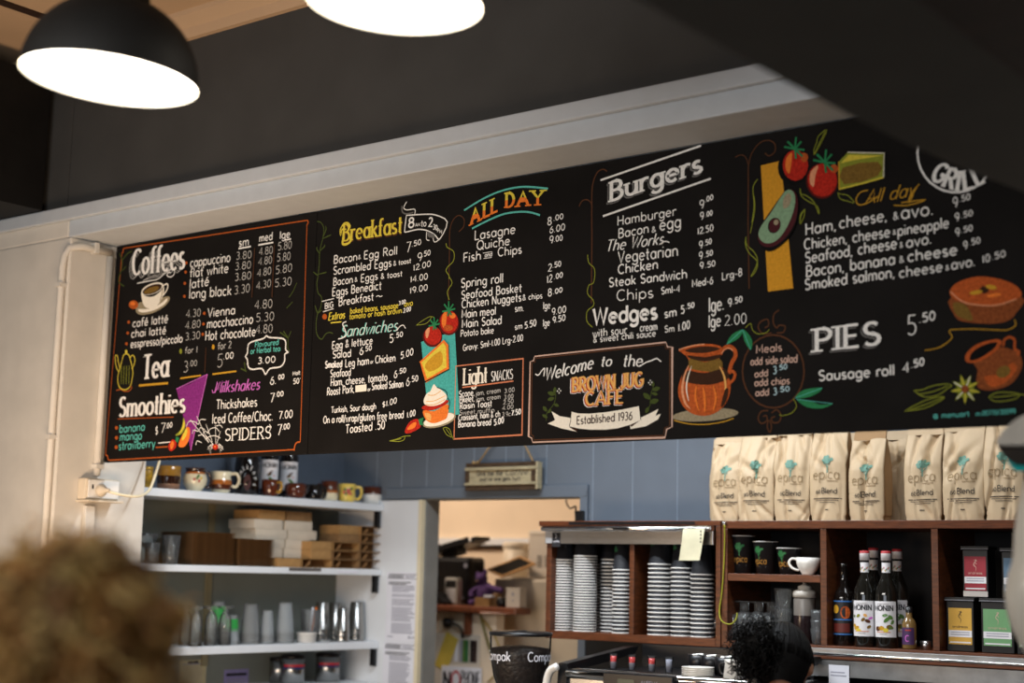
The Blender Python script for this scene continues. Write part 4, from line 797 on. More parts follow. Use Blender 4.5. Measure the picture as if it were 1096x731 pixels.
def pot(name, pos, label, cat, prof, m, handle=None, hm=None, spots=(), rz=0, spout=None):
    t = empty(name, pos, label, cat, rz=rz)
    MB().lathe(prof, m, seg=28).build('body', t)
    if handle:   # (angle deg, z0, z1, r at z0, r at z1, reach)
        a, z0, z1, r0, r1, out = handle
        c, sn = math.cos(math.radians(a)), math.sin(math.radians(a)); pts = []
        for r, z in ((r1 - .003, z1), (r1 + out * .75, z1 + .002), (max(r0, r1) + out, (z0 + z1) / 2), (r0 + out * .6, z0 - .002), (r0 - .003, z0)): pts.append((r * c, r * sn, z))
        MB().tube(spline(pts, 5), .006, hm or m, 8).build('handle', t)
    if spots:
        mb = MB()
        for a, z, r, sz, mm in spots:
            c, sn = math.cos(math.radians(a)), math.sin(math.radians(a)); mb.ball((r * c, r * sn, z), sz, sz, sz, mm, 8, 5)
        mb.build('painted_flowers', t)
    return t
F_ = -38   # direction (deg) from the shelf towards the viewer
# yellow tin, rough pot, jugs, mugs
p = shelf_pos(156, 520, -4.60, Z1); t = empty('tin', p, 'small yellow printed tin at the near end of the top shelf', 'tin')
MB().lathe([(0,0),(.024,0),(.024,.07),(.022,.074),(0,.074)], mat('yellow_printed_tin', s(176, 136, 40), .35, var=.5, scale=60), seg=20).build('body', t)
MB().lathe([(.0235,.066),(.0255,.066),(.0255,.08),(0,.081)], mat('gold_tin_lid', s(190, 150, 60), .3, .4)).build('lid', t)
pot('rough_pot', shelf_pos(180, 523, -4.605, Z1), 'rough brown stoneware pot with a bare clay foot between yellow tin and cream jug', 'pot',
    [(0,0),(.04,0,c_clay),(.043,.022,c_choc),(.045,.04),(.045,.052,c_ochre),(.043,.07),(.046,.088),(.043,.09),(.04,.07),(.036,.02),(0,.012)], c_clay)
pot('milk_jug', shelf_pos(208, 526, -4.60, Z1), 'round cream jug with brown rim and painted flowers on the top shelf', 'jug',
    [(0,0),(.026,0,c_cream),(.028,.006),(.044,.028),(.047,.048),(.041,.066,c_rust),(.036,.074,c_choc),(.037,.084),(.040,.090),(.036,.09),(.033,.076),(.04,.05),(0,.01)], c_cream, (68,.02,.072,.044,.037,.02), c_choc,
    [(F_ + a, z, .0445, .006, m) for a, z, m in ((-5,.045,c_rose),(8,.05,c_leaf),(18,.04,c_rose),(28,.05,c_yel),(14,.058,c_leaf))])
pot('milk_jug', shelf_pos(236, 528, -4.60, Z1), 'small brown and cream pouring jug with a white handle beside the dark bottles', 'jug',
    [(0,0),(.03,0,c_cream),(.032,.005),(.039,.014,c_brown),(.044,.034,c_rust),(.04,.052,c_cream),(.036,.064),(.044,.084),(.041,.084),(.033,.064),(.04,.03),(0,.01)], c_cream, (50,.03,.076,.043,.04,.026), c_cream)
g_dark = mat('dark_bottle_glass', s(20, 15, 13), .08, var=.1, coat=.5); m_lab = mat('bottle_label', s(226, 224, 226), .6, var=.05); m_lab2 = mat('grey_label_print', s(120, 116, 116), .6, var=0)
m_cap = mat('bottle_cap_white', s(220, 214, 214), .5, var=.05); m_capr = mat('bottle_cap_red', s(178, 52, 56), .45, var=.1)
BOT = [(0,0),(.034,0),(.037,.004),(.037,.17),(.034,.192),(.022,.222),(.0145,.24),(.0135,.292),(.0155,.294),(.0155,.302),(.0,.302)]
BS = 'MONIN'
def bottle(name, pos, label, sc=1, body=None, art=None, rz=0, lab=True, neck=True, group='syrup bottles'):
    t = empty(name, pos, label, 'bottle', group, rz=rz); t.scale = (sc, sc, sc)
    MB().lathe(BOT, body or g_dark, seg=24).build('body', t)
    MB().lathe([(.0158,.286),(.0166,.286),(.0166,.310,m_capr),(.0166,.318),(.0,.319)], m_cap, seg=18).build('cap', t)
    if neck:
        mb = MB(); wrap_band(mb, .0140, -.022, .022, .246, .279, m_lab); 
        for k in range(9): wrap(mb, .0140, [(-.016 + .004*k, .25 + .003*(k % 4)), (-.013 + .004*k, .25 + .003*(k % 4)), (-.013 + .004*k, .256 + .003*(k % 4)), (-.016 + .004*k, .256 + .003*(k % 4))], (m_capr, kGd, kGr)[k % 3], .0012)
        mb.build('neck_label', t)
    if lab:
        mb = MB(); R = .0372; wrap_band(mb, R, -.046, .046, .035, .152, m_lab)
        wrap_text(mb, R, BS, -.034, .034, .122, .016, m_ink, .0034, slab=.16)
        wrap_band(mb, R, -.02, .02, .142, .1435, m_lab2, .0012); wrap_band(mb, R, -.024, .024, .05, .0525, kSal, .0012); wrap_band(mb, R, -.012, .012, .044, .0455, m_lab2, .0012)
        for x, z, rx, rz_, a, m in (art or ()): wrap(mb, R, [(px, pz) for px, pz in ell(x, z, rx, rz_, 10, a)], m, .0014)
        mb.build('label', t)
    return t
vanilla = [(.004,.10,.014,.004,40,kBr),(.0,.092,.010,.005,20,kOl),(.006,.075,.012,.005,-35,c_leaf),(.012,.066,.007,.010,10,c_leaf),(.018,.088,.004,.003,0,kSal)]
# dark liqueur bottle with arched lettering
p = shelf_pos(263, 529, -4.63, Z1); t = empty('liqueur_bottle', p, 'tall dark bottle with white arched lettering standing on the top shelf', 'bottle', rz=math.radians(90 + F_))
MB().lathe([(0,0),(.046,0),(.05,.006),(.05,.12),(.046,.15),(.03,.18),(.017,.2),(.016,.24),(.018,.242),(.018,.255),(0,.255)], g_dark, seg=26).build('body', t)
mb = MB(); R = .0503
for k in range(9):
    a = math.radians(200 - 27.5 * k); x, z = .026 * math.cos(a), .06 + .045 * math.sin(a)
    ex = Vector((math.cos(a - math.pi/2), math.sin(a - math.pi/2))); up = Vector((math.cos(a), math.sin(a)))
    CYC[0] = 0
    letters(mb, 'TIMELEAPS'[k], Vector((x, z)) - ex * .004, ex * .011, up * .014, kW, .0022, lambda p: Vector(((R + .001 + .00003*CYC[0]) * math.sin(p[0]/R), -(R + .001 + .00003*CYC[0]) * math.cos(p[0]/R), p[1])))
wrap(mb, R, ell(0, .05, .014, .032, 16), mat('red_brown_label', s(66, 24, 18), .5), .0008)
mb.build('label', t)
b0 = bottle('syrup_bottle', shelf_pos(287, 529, -4.655, Z1), 'dark syrup bottle with white label behind the small brown cup', art=vanilla, rz=math.radians(90 + F_ - 3))
bottle('syrup_bottle', shelf_pos(308, 529.5, -4.665, Z1), 'dark syrup bottle with white label behind the round brown mug', art=vanilla, rz=math.radians(90 + F_ - 3))
pot('mug', shelf_pos(289, 531, -4.575, Z1), 'small brown glazed cup in front of the white labelled bottle', 'mug', [(0,0),(.028,0),(.032,.01),(.036,.04),(.036,.068),(.033,.068),(.032,.03),(0,.008)], c_brown, (10,.02,.055,.034,.036,.018), c_mustard)
pot('mug', shelf_pos(316, 532.5, -4.58, Z1), 'squat round brown mug with ridges on the top shelf', 'mug', [(0,0),(.034,0),(.04,.008),(.046,.026),(.043,.03),(.046,.036),(.044,.054),(.036,.062),(.033,.062),(.04,.03),(0,.008)], c_brown, (150,.02,.05,.042,.042,.016))
pot('mug', shelf_pos(336, 533.5, -4.58, Z1), 'dark smoky glass mug between the round brown mug and the banded mug', 'mug', [(0,0),(.033,0),(.036,.006),(.038,.062),(.036,.062),(.033,.01),(0,.008)], g_dark, (70,.014,.05,.038,.038,.014))
pot('mug', shelf_pos(352, 535, -4.59, Z1), 'brown topped cream banded mug left of the yellow rose mug', 'mug', [(0,0),(.034,0,c_cream),(.037,.004),(.037,.034,c_rust),(.037,.044,c_brown),(.036,.083),(.033,.083),(.033,.01),(0,.008)], c_cream, (200,.02,.066,.037,.037,.018), c_brown)
pot('mug', shelf_pos(371, 537.5, -4.575, Z1), 'pale yellow mug painted with red roses', 'mug', [(0,0),(.032,0),(.034,.004),(.036,.03),(.035,.05),(.038,.076),(.036,.076),(.033,.05),(.033,.01),(0,.008)], c_yel, (52,.016,.062,.036,.038,.024), None,
    [(F_ + a, z, .0335, .0075, m) for a, z, m in ((-4,.048,c_rose),(8,.05,c_rose),(2,.038,c_rose),(-22,.052,c_leaf),(22,.055,c_leaf),(-14,.034,c_leaf),(18,.034,c_rose),(-28,.04,c_rose))])
pot('mug', shelf_pos(398, 538.5, -4.60, Z1), 'white based brown banded mug at the far end of the top shelf', 'mug', [(0,0),(.032,0,c_white),(.04,.008),(.043,.03),(.041,.042,c_brown),(.041,.074),(.038,.074),(.037,.012),(0,.008)], c_white, (52,.014,.045,.042,.041,.02), c_white)
for o in COL.objects:
    if o.get('category') in ('mug', 'jug', 'pot', 'tin') and o.parent is None: o['group'] = g_top

# ---- second shelf: glasses, kraft trays, boxes
def glass_obj(name, prof, pos, label, cat, m=None, group=None, seg=20):
    o = MB().lathe(prof, m or m_glass, seg=seg).build(name, loc=pos); return tag(o, label, cat, group)
TUM = [(0,0),(.026,0),(.028,.004),(.036,.108),(.034,.108),(.0265,.012),(0,.01)]
TUMS = [(0,0),(.022,0),(.024,.004),(.029,.078),(.0272,.078),(.022,.01),(0,.009)]
COUPE = [(0,0),(.034,0),(.034,.002),(.007,.008),(.005,.012),(.005,.052),(.012,.06),(.036,.085),(.043,.112),(.0415,.112),(.034,.087),(.011,.0625),(0,.06)]
glass_obj('dessert_glass', COUPE, shelf_pos(156, 601, -4.63, Z2), 'clear stemmed dessert glass at the near end of the middle shelf', 'glass', group='glasses on the middle shelf')
glass_obj('tumbler', TUMS, shelf_pos(162, 602.5, -4.57, Z2), 'short clear tumbler in front of the stemmed dessert glass', 'glass', group='glasses on the middle shelf')
glass_obj('tumbler', TUM, shelf_pos(182, 603, -4.585, Z2), 'tall clear tumbler beside the stack of brown cardboard trays', 'glass', group='glasses on the middle shelf')
m_kraft = mat('brown_kraft_card', s(132, 100, 64), .85, var=.18, scale=40); m_kraftd = mat('kraft_box_card', s(160, 122, 74), .85, var=.12, scale=30); m_wcard = mat('white_box_card', s(196, 184, 166), .8, var=.06, scale=20); m_kin = mat('kraft_inner', s(120, 86, 50), .9, var=.15)
def tray_mesh(w, d, h):
    mb = MB()  # shallow folded tray with a raised rim and open middle
    a, b = w/2, d/2
    vs = [(-a+.012,-b+.012,0),(a-.012,-b+.012,0),(a-.012,b-.012,0),(-a+.012,b-.012,0),(-a,-b,h),(a,-b,h),(a,b,h),(-a,b,h),(-a+.012,-b+.012,h),(a-.012,-b+.012,h),(a-.012,b-.012,h),(-a+.012,b-.012,h),(-a+.015,-b+.015,h-.002),(a-.015,-b+.015,h-.002),(a-.015,b-.015,h-.002),(-a+.015,b-.015,h-.002)]
    fs = [(3,2,1,0)] + [(i,(i+1)%4,(i+1)%4+4,i+4) for i in range(4)] + [(4+i,4+(i+1)%4,8+(i+1)%4,8+i) for i in range(4)] + [(8+i,8+(i+1)%4,12+(i+1)%4,12+i) for i in range(4)] + [(12,13,14,15)]
    return mb.add(vs, fs, m_kraft)
def ordinal(k): return {1:'lowest',2:'second',3:'third'}.get(k) or '%d%s' % (k, 'th' if 10 <= k % 100 <= 20 else {1:'st',2:'nd',3:'rd'}.get(k % 10, 'th'))
def tray_stack(px0, px1, py, X, w, n, H, where, rz):
    a, b = shelf_pos(px0, py, X, Z2), shelf_pos(px1, py, X, Z2); d = (b - a).length; c = (a + b) / 2; c.x = X - w/2
    h = H / n; first = None
    for k in range(n):
        loc = (c.x + random.uniform(-.0015,.0015), c.y + random.uniform(-.0015,.0015), Z2 + h * k)
        lb = 'brown cardboard tray, %s from the bottom of the %s' % (ordinal(k + 1) if k else 'first', where)
        if first is None:
            first = tray_mesh(w, d - .004, h - .0006).build('cardboard_tray', loc=loc, rz=rz); tag(first, lb, 'tray', where)
        else: dup(first, loc, lb, where, rz)
tray_stack(205, 252, 604.5, -4.557, .20, 22, .125, 'nearer stack of brown trays', 0)
tray_stack(254, 294, 605.5, -4.557, .20, 17, .107, 'farther stack of brown trays', 0)
def carton(pos, w, d, h, m, label, rz=0, group='folded white card boxes', openf=False):
    """small folding food box; an open one shows its tucked flaps on the long side"""
    mb = MB(); t = .0018
    T = Matrix.Rotation(0, 4, 'Z')
    if openf:
        mb.box(-w/2, w/2, -d/2, d/2, 0, t, m).box(-w/2, w/2, -d/2, d/2, h - t, h, m).box(-w/2, -w/2 + t, -d/2, d/2, t, h - t, m).box(-w/2 + t, w/2, -d/2, -d/2 + t, t, h - t, m).box(-w/2 + t, w/2, d/2 - t, d/2, t, h - t, m)
        mb.tube([(w/2 - .02, -d*.28, t), (w/2 - .012, -d*.2, h*.5), (w/2 - .02, -d*.12, h - t)], .006, m_kin, 6).box(w/2 - .045, w/2 - .042, -d/2 + t, d/2 - t, t, h - t, m_kin)
    else:
        mb.box(-w/2, w/2, -d/2, d/2, 0, h, m)
        mb.box(w/2, w/2 + .0012, -d/2 + .006, d/2 - .006, h * .25, h, m)
    o = mb.build('food_box', loc=pos, rz=rz, bevel=.0008); return tag(o, label, 'box', group)
def box_at(px0, px1, py0, X, z, h, m, label, depth=.16, openf=False, group='folded white card boxes', rz=0):
    a, b = onX(px0, py0, X), onX(px1, py0, X); d = b.y - a.y
    return carton((X - depth/2, (a.y + b.y)/2, z), depth, d - .003, h - .0006, m, label, rz, group, openf)
# white boxes stacked behind the brown trays, bottom row first
zz = Z2; hb = .0375
XW = -4.585
rows = [(0, 270, 293, m_wcard, 'white folded box partly hidden behind the brown trays, bottom of its stack'), (1, 272, 302, m_wcard, 'white folded box, second up of the stack just behind the brown trays'), (2, 270, 304, m_wcard, 'white folded box, third up of the stack just behind the brown trays'), (3, 272, 306, m_wcard, 'white folded box, fourth up of the stack just behind the brown trays'), (4, 270, 301, m_wcard, 'white folded box, fifth up of the stack just behind the brown trays'), (5, 275, 303.5, m_kraftd, 'tan folded box on top of the stack just behind the brown trays')]
for k, a, b, m, lb in rows: box_at(a, b, 600, XW - .02, zz + hb * k, hb, m, lb, .15)
rows = [(0, 305, 331, m_wcard, 'white folded box at the bottom of the middle white stack'), (1, 303.5, 329.5, m_wcard, 'white folded box, second up of the middle white stack'), (2, 305, 331, m_wcard, 'white folded box, third up of the middle white stack, flap shaded'), (3, 307, 338, m_wcard, 'white folded box pushed out to the right, fourth up of the middle stack'), (4, 303.5, 333, m_wcard, 'white folded box, fifth up of the middle white stack'), (5, 305, 332, m_kraft, 'dull grey brown folded box on top of the middle white stack')]
for k, a, b, m, lb in rows: box_at(a, b, 600, XW - .02 if k else XW - .045, zz + hb * k, hb, m, lb, .15)
XK = -4.545; hk = .036
for k, a, b, lb in ((0, 297, 322, 'closed tan box end at the bottom left of the open brown boxes'),): box_at(a, b, 607, XK, zz, hk, m_kraftd, lb, .14, False, 'open brown card boxes')
n_ = 0
cols = [(323, 355, 1, 'leftmost single'), (356, 384, 3, 'middle'), (385, 412, 5, 'right hand')]
for a, b, n, wh in cols:
    for k in range(n):
        m = m_kraftd if k == n - 1 else m_kraft
        box_at(a, b, 607, XK, zz + hk * k, hk, m, 'open brown card box, %s of the %s column on the middle shelf' % (('only one' if n == 1 else (ordinal(k + 1) + (' up' if k else ''))), wh), .13, True, 'open brown card boxes')
for k in (1, 2): box_at(332, 354.5, 607, XK - .002, zz + hk * k, hk, m_kraftd, 'closed tan box %s on the left end of the open brown boxes' % ('lower of two' if k == 1 else 'upper of two'), .13, False, 'open brown card boxes')
for k in (3, 4): box_at(362, 384, 607, XK - .012, zz + hk * k, hk, m_kraftd if k == 4 else m_kraft, 'closed box end %s beside the tallest column of open boxes' % ('lower' if k == 3 else 'topmost'), .12, False, 'open brown card boxes')

# ---- third shelf: parfait glasses, cup stacks, shakers
PAR = [(0,.148),(.031,.148),(.033,.144),(.008,.134),(.009,.128),(.02,.11),(.024,.08),(.0265,0),(.025,0),(.0225,.08),(.0185,.108),(.006,.127),(0,.127)]
PARF = PAR
for px, X, lb in ((197, -4.66, 'upturned parfait glass at the back, nearest the viewer'), (208.5, -4.585, 'upturned parfait glass, leftmost of the front three'), (225, -4.585, 'upturned parfait glass, middle of the front three'), (240, -4.585, 'upturned parfait glass, rightmost of the front three')):
    glass_obj('parfait_glass', PARF, shelf_pos(px, 690, X, Z3), lb + ' on the lowest shelf', 'glass', group='parfait glasses')
m_green = mat('bright_green_print', s(44, 150, 66), .4, var=.1)
def cup_stack(px, py, X, r, h, n, label, band=None, lipgap=.006, m=None):
    """nested clear plastic cups standing upside down: each cup is one thing, its rim a ring low on the stack"""
    pos = shelf_pos(px, py, X, Z3); o = None
    for k in range(n):
        mb = MB(); lo = 0 if k == 0 else 0
        prof = [(r, 0),(r + .002,.001),(r + .002,.004),(r - .001,.005),(r * .70, h),(0, h),(0, h - .001),(r * .68, h - .0012),(r - .003,.003),(r, 0)]
        mb.lathe(prof, m or m_plastic, seg=20)
        if band: mb.lathe([(r * .845 + .0006, h * .5),(r * .745 + .0006, h * .86)], m_green, seg=20)
        if o is None:
            o = mb.build('plastic_cup', loc=pos); tag(o, label % 'lowest', 'plastic cup', label.split(' of ')[-1] if ' of ' in label else None)
        else: dup(o, pos + Vector((0, 0, lipgap * k)), label % (ordinal(k + 1) + ' from the bottom'))
    return o
cup_stack(232, 689, -4.70, .036, .125, 3, 'clear plastic cup with green print, %s of the back stack', True, .018)
cup_stack(246.5, 689, -4.61, .033, .10, 2, 'clear plastic cup with green print, %s of the front stack', True, .012)
m_smoke = thin_clear('smoky_clear_plastic', (.88, .88, .87), .16, .18, .15)
cup_stack(267, 688.5, -4.61, .040, .118, 4, 'smoky plastic cup, %s of the wide stack', None, .012, m_smoke)
cup_stack(285, 688, -4.60, .030, .098, 6, 'clear plastic cup, %s of the slim stack', None, .0065)
cup_stack(304, 687.5, -4.60, .039, .118, 7, 'clear plastic cup, %s of the tall stack', None, .007)
p = shelf_pos(328, 687, -4.585, Z3)
t = empty('plastic_tub', p, 'low white plastic tub in front of the steel milkshake cups', 'tub')
MB().lathe([(0,0),(.036,0),(.041,.036),(.043,.037),(.043,.041),(.04,.041),(.036,.004),(0,.003)], m_whitepl, seg=24).build('body', t); MB().lathe([(0,.0415),(.044,.0415),(.044,.046),(0,.047)], m_plastic, seg=24).build('lid', t)
p = shelf_pos(331, 687, -4.66, Z3)
t = empty('plastic_cup', p, 'tall clear cup holding two paper straws behind the white tub', 'plastic cup')
MB().lathe([(0,0),(.03,0),(.042,.13),(.0405,.13),(.029,.003),(0,.002)], m_plastic, seg=20).build('body', t)
for k, (m, a) in enumerate(((m_paper, -.012), (kRo, .008))): tag(MB().tube([(0, a * .4, .004), (.012, a + .014, .14)], .004, m, 8).build('drinking_straw', loc=p), ('white' if k == 0 else 'orange') + ' drinking straw leaning in the clear cup', 'straw')
p = shelf_pos(347, 686.5, -4.57, Z3); tag(MB().lathe([(0,0),(.03,0),(.031,.009),(.026,.012),(.024,.01),(0,.01)], m_plastic, seg=24).build('plastic_saucer', loc=p), 'flat clear plastic cover lying in front of the steel milkshake cups', 'cover')
SHK = [(0,0),(.030,0),(.034,.004),(.034,.012),(.0335,.014),(.0335,.022),(.034,.024),(.034,.03),(.0335,.032),(.0335,.04),(.030,.13),(.0285,.158),(.0255,.158),(0,.158)]
SHK = [(0,0),(.036,0),(.0375,.002),(.036,.006),(.0355,.026),(.0368,.029),(.0352,.033),(.035,.044),(.0362,.047),(.0346,.051),(.026,.158),(.024,.160),(0,.160)]
m_shk = mat('milkshake_cup_steel', (.36, .36, .35), .26, 1, var=.06, scale=8)
for px, X, k, lb in ((343.5, -4.66, 1.0, 'upturned steel milkshake cup, leftmost, behind the white tub'), (357.5, -4.72, .97, 'upturned steel milkshake cup at the back, between the other three'), (366, -4.585, .86, 'upturned steel milkshake cup, shortest and foremost'), (380.5, -4.63, 1.02, 'upturned steel milkshake cup, rightmost, nearest the end panel')):
    o = tag(MB().lathe(SHK, m_shk, seg=28).build('milkshake_cup', loc=shelf_pos(px, 685, X, Z3)), lb, 'milkshake cup', 'steel milkshake cups'); o.scale = (k, k, k)
# ---- below the lowest shelf: tins on a deep low shelf, papers on the wall
ZL = 1.135
structure(MB().box(XL + .002, XS + .0, 3.607, 4.92, ZL - .03, ZL - .001, m_white).build('trim_8'))
m_red = mat('red_band', s(180, 36, 44), .4); m_navy = mat('navy_band', s(38, 44, 88), .4)
def tin(px, X, r, h, lb, small=False):
    t = empty('storage_tin', shelf_pos(px, 731, X, ZL), lb, 'tin', 'steel tins below the lowest shelf')
    MB().lathe([(0,0),(r,0),(r,h*.9),(0,h*.9)], m_shk, seg=26).build('body', t); MB().lathe([(r+.001,h*.86),(r+.0015,h*.88),(r+.0015,h*.93),(r*.9,h*.98),(r*.4,h),(0,h)], mat('dark_tin_lid', s(40, 36, 34), .3, .7), seg=26).build('lid', t)
    if not small:
        mb = MB(); mb.lathe([(r+.0006,h*.5),(r+.0006,h*.58)], m_navy, seg=20, a0=F_-60, a1=F_+75); mb.lathe([(r+.0008,h*.58),(r+.0008,h*.66)], m_red, seg=20, a0=F_-50, a1=F_+75); mb.build('label_band', t)
tin(312.5, -4.66, .05, .12, 'round steel tin with red and blue band, left of two'); tin(350, -4.66, .05, .122, 'round steel tin with red and blue band, right of two')
tin(298, -4.735, .04, .105, 'plain dull tin behind the left banded tin', True)
def wallpaper(px0, px1, py0, h, m, label, name='notice', lines=(), X=XL + .001):
    a, b = onX(px0, py0, X), onX(px1, py0, X); d = b.y - a.y
    t = empty(name, (X, a.y, a.z - h), label, 'notice'); st = MB().box(0, .0012, 0, d, 0, h, m).build('sheet', t)
    mb = MB()
    for y0, y1, z0, z1, mm in lines: mb.add([(.0016, d*y0, h*z0), (.0016, d*y1, h*z0), (.0016, d*y1, h*z1), (.0016, d*y0, h*z1)], [(0,1,2,3)], mm)
    if lines: mb.build('print', st)
wallpaper(192, 221, 707, .13, mat('aged_notice_paper', s(196, 186, 150), .8), 'yellowed notice pinned to the wall below the lowest shelf', lines=[(.1,.9,.86,.9,m_greyink)] + [(.15,.85,.78 - .07*k,.79 - .07*k,m_greyink) for k in range(9)] + [(.3,.48,.9,.97,m_ink),(.5,.7,.9,.97,m_ink)])
wallpaper(240, 266, 717, .16, mat('lilac_card', s(150, 142, 196), .7), 'lilac card with a black heading bar below the lowest shelf', lines=[(.08,.92,.84,.91,m_ink)] + [(.1,.9,.74 - .07*k,.765 - .07*k,m_greyink) for k in range(8)])
p = onX(385, 712, XL + .006)
tag(MB().tube(spline([(XL + .012, p.y - .06, ZL + .001), (XL + .012, p.y - .03, ZL + .06), (XL + .012, p.y + .03, ZL + .10), (XL + .012, p.y + .14, ZL + .098)], 6), .003, m_cream, 6).build('cable'), 'thin white cable running up the wall right of the tins', 'cable')
# ---- white end panel: safety notices
def notice(px0, px1, py0, py1, label):
    a, b, c = onY(px0, py0, YBK - .0225), onY(px1, py0, YBK - .0225), onY(px0, py1, YBK - .0225)
    w, h = b.x - a.x, a.z - c.z
    t = empty('notice', (a.x, YBK - .0225, a.z - h), label, 'notice', 'striped notices'); st = MB().box(0, w, -.001, 0, 0, h, m_paper).build('sheet', t)
    mb = MB(); y = -.0014
    hb = .075 * h; zt = .975 * h
    n = 26
    for k in range(n):
        x = w * (.04 + .92 * k / n); d = w * .92 / n * .55; tilt = hb * .35
        segs = [(zt - hb, zt)] if k < n * .48 else [(zt - hb, zt - hb*.8), (zt - hb*.2, zt)]
        for z0, z1 in segs: flat_poly(mb, [(x, z0), (x + d, z0), (x + d + tilt*(z1-z0)/hb, z1), (x + tilt*(z1-z0)/hb, z1)], y, m_ink)
    flat_poly(mb, [(w*.56, zt - hb*.62), (w*.86, zt - hb*.62), (w*.86, zt - hb*.4), (w*.56, zt - hb*.4)], y, m_greyink)
    random.seed(int(py0)); z = zt - hb * 1.5
    bold = 2
    while z > h * .13:
        x0 = w * (.06 if bold else .18); ln = w * random.uniform(.5, .72)
        flat_poly(mb, [(x0, z - .0052), (min(x0 + ln, w*.94), z - .0052), (min(x0 + ln, w*.94), z - .0012), (x0, z - .0012)], y, m_ink if bold else m_greyink)
        z -= .0075 if bold else random.choice((.0075, .0075, .0075, .013)); bold = max(0, bold - 1)
    flat_poly(mb, [(w*.08, h*.06), (w*.24, h*.06), (w*.24, h*.075), (w*.08, h*.075)], y, m_greyink); flat_poly(mb, [(x, z) for x, z in ell(w*.74, h*.068, .006, .006, 12)], y, m_greyink); flat_poly(mb, [(w*.78, h*.06), (w*.92, h*.06), (w*.92, h*.075), (w*.78, h*.075)], y, m_greyink)
    mb.build('print', st)
notice(414.5, 449.4, 612, 686, 'printed notice with striped heading on the white end panel, upper of two')
notice(411, 447, 686.6, 760, 'printed notice with striped heading on the white end panel, lower of two')
# ------------------------------------------------------------------ hanging sign on the back wall
m_old = mat('weathered_cream_wood', s(176, 164, 132), .8, var=.35, scale=9, stretch=(2, 10, 30)); m_olde = mat('weathered_dark_wood', s(74, 56, 38), .85, var=.6, scale=14, stretch=(2, 10, 20)); m_rope = mat('jute_rope', s(176, 146, 98), .9, var=.3, scale=90)
YS = YBK - .05
a, b, c = onY(498.5, 496, YS), onY(576.5, 491.5, YS), onY(499, 525.5, YS)
w, h = b.x - a.x, (a.z - c.z); x0, z0 = a.x, c.z
sg = empty('hanging_sign', (x0, YS, z0), 'weathered wooden coffee sign hanging by rope under the chalkboard', 'sign')
bd_ = MB().box(0, w, .0, .018, h*.1, h*.9, m_old).box(.0, w, -.001, .017, h*.0, h*.19, m_olde).box(0, w, -.001, .017, h*.84, h*1.0, m_olde).build('board', sg, bevel=.002)
MB().box(.004, w - .004, -.012, 0, h*.19, h*.28, m_old).box(.004, w - .004, -.012, 0, h*.72, h*.83, m_old).box(0, .022, -.004, .0, h*.3, h*.7, m_olde).box(w - .034, w - .004, -.004, 0, h*.3, h*.7, m_olde).box(w - .004, w + .006, -.014, .018, h*.02, h*.98, m_old).build('moulding', sg, bevel=.003)
mb = MB(); flat_text(mb, 'Give me the', w*.16, w*.52, h*.53, h*.19, 0, m_ink, .0036, slab=.1); flat_text(mb, 'Coffee', w*.55, w*.86, h*.53, h*.25, 0, m_ink, .0036, c=.4, shear=.4); flat_text(mb, 'and no one gets hurt', w*.2, w*.76, h*.35, h*.13, 0, m_ink, .0034); mb.build('lettering', bd_)
p1, p2 = onY(525, 473, YS), onY(556, 472, YS)
mb = MB(); mb.tube([(w*.16, .006, h*.98), (w*.30, .01, h*1.55), (w*.45, .03, h*2.15)], .0035, m_rope, 8).tube([(w*.92, .006, h*.98), (w*.80, .01, h*1.55), (w*.64, .03, h*2.15)], .0035, m_rope, 8).ball((w*.115, -.001, h*1.02), .008, .006, .007, m_rope, 8, 6).ball((w*.165, -.001, h*1.03), .007, .006, .006, m_rope, 8, 6).tube([(w*.45, .03, h*2.15),(w*.55, .035, h*2.5),(w*.64, .03, h*2.15)], .0035, m_rope, 8); mb.build('rope', sg)

# ------------------------------------------------------------------ cabinets
YC, YCB = 4.60, 4.915
cl = empty('cup_cabinet', (-3.414, YC, 1.371), 'open timber cabinet full of paper cup stacks with a steel rail on top', 'cabinet'); OC = Vector((-3.414, YC, 1.371))
xl, xr, zb, zt = -3.414, -2.681, 1.371, 1.795
P = lambda mb, nm, **k: mb.shift(-OC).build(nm, cl, **k)
P(MB().box(xl, xl + .022, YC, YCB, zb, 1.775, m_wood), 'side_panel', bevel=.0015); P(MB().box(xr - .019, xr, YC, YCB, zb, 1.775, m_wood), 'side_panel', bevel=.0015)
P(MB().box(xl + .0225, xr - .0195, YC, YCB, zb, zb + .027, m_woodh), 'bottom_panel', bevel=.0015); P(MB().box(xl - .036, xr, YC - .002, YCB, 1.776, zt - .001, m_woodh), 'top_panel', bevel=.0015)
xd = -3.052
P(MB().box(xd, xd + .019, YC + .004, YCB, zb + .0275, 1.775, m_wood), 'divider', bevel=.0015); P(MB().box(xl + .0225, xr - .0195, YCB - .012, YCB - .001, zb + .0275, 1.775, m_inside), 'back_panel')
ra = onY(586, 565, YC - .02); rb = onY(766, 564, YC - .02)
P(MB().box(xl + .002, xr - .022, YC - .014, YC - .003, 1.712, 1.758, m_steel), 'steel_fascia', bevel=.001)
P(MB().box(xl + .0, xr - .022, YC - .026, YC - .003, 1.759, 1.775, m_chrome).tube([(xl, YC - .03, 1.765), (xr - .024, YC - .03, 1.765)], .009, m_chrome, 12), 'chrome_rail')
P(MB().box(xl + .1, xr - .1, YC - .0035, YC - .0025, zt - .014, zt - .004, m_blackpl), 'slot_strip')
mb = MB().box(xl + .006, xl + .034, YC - .0150, YC - .0144, 1.714, 1.752, mat('silver_sticker', s(170, 170, 172), .4)).box(xl + .036, xl + .072, YC - .0152, YC - .0144, 1.700, 1.752, m_ink)
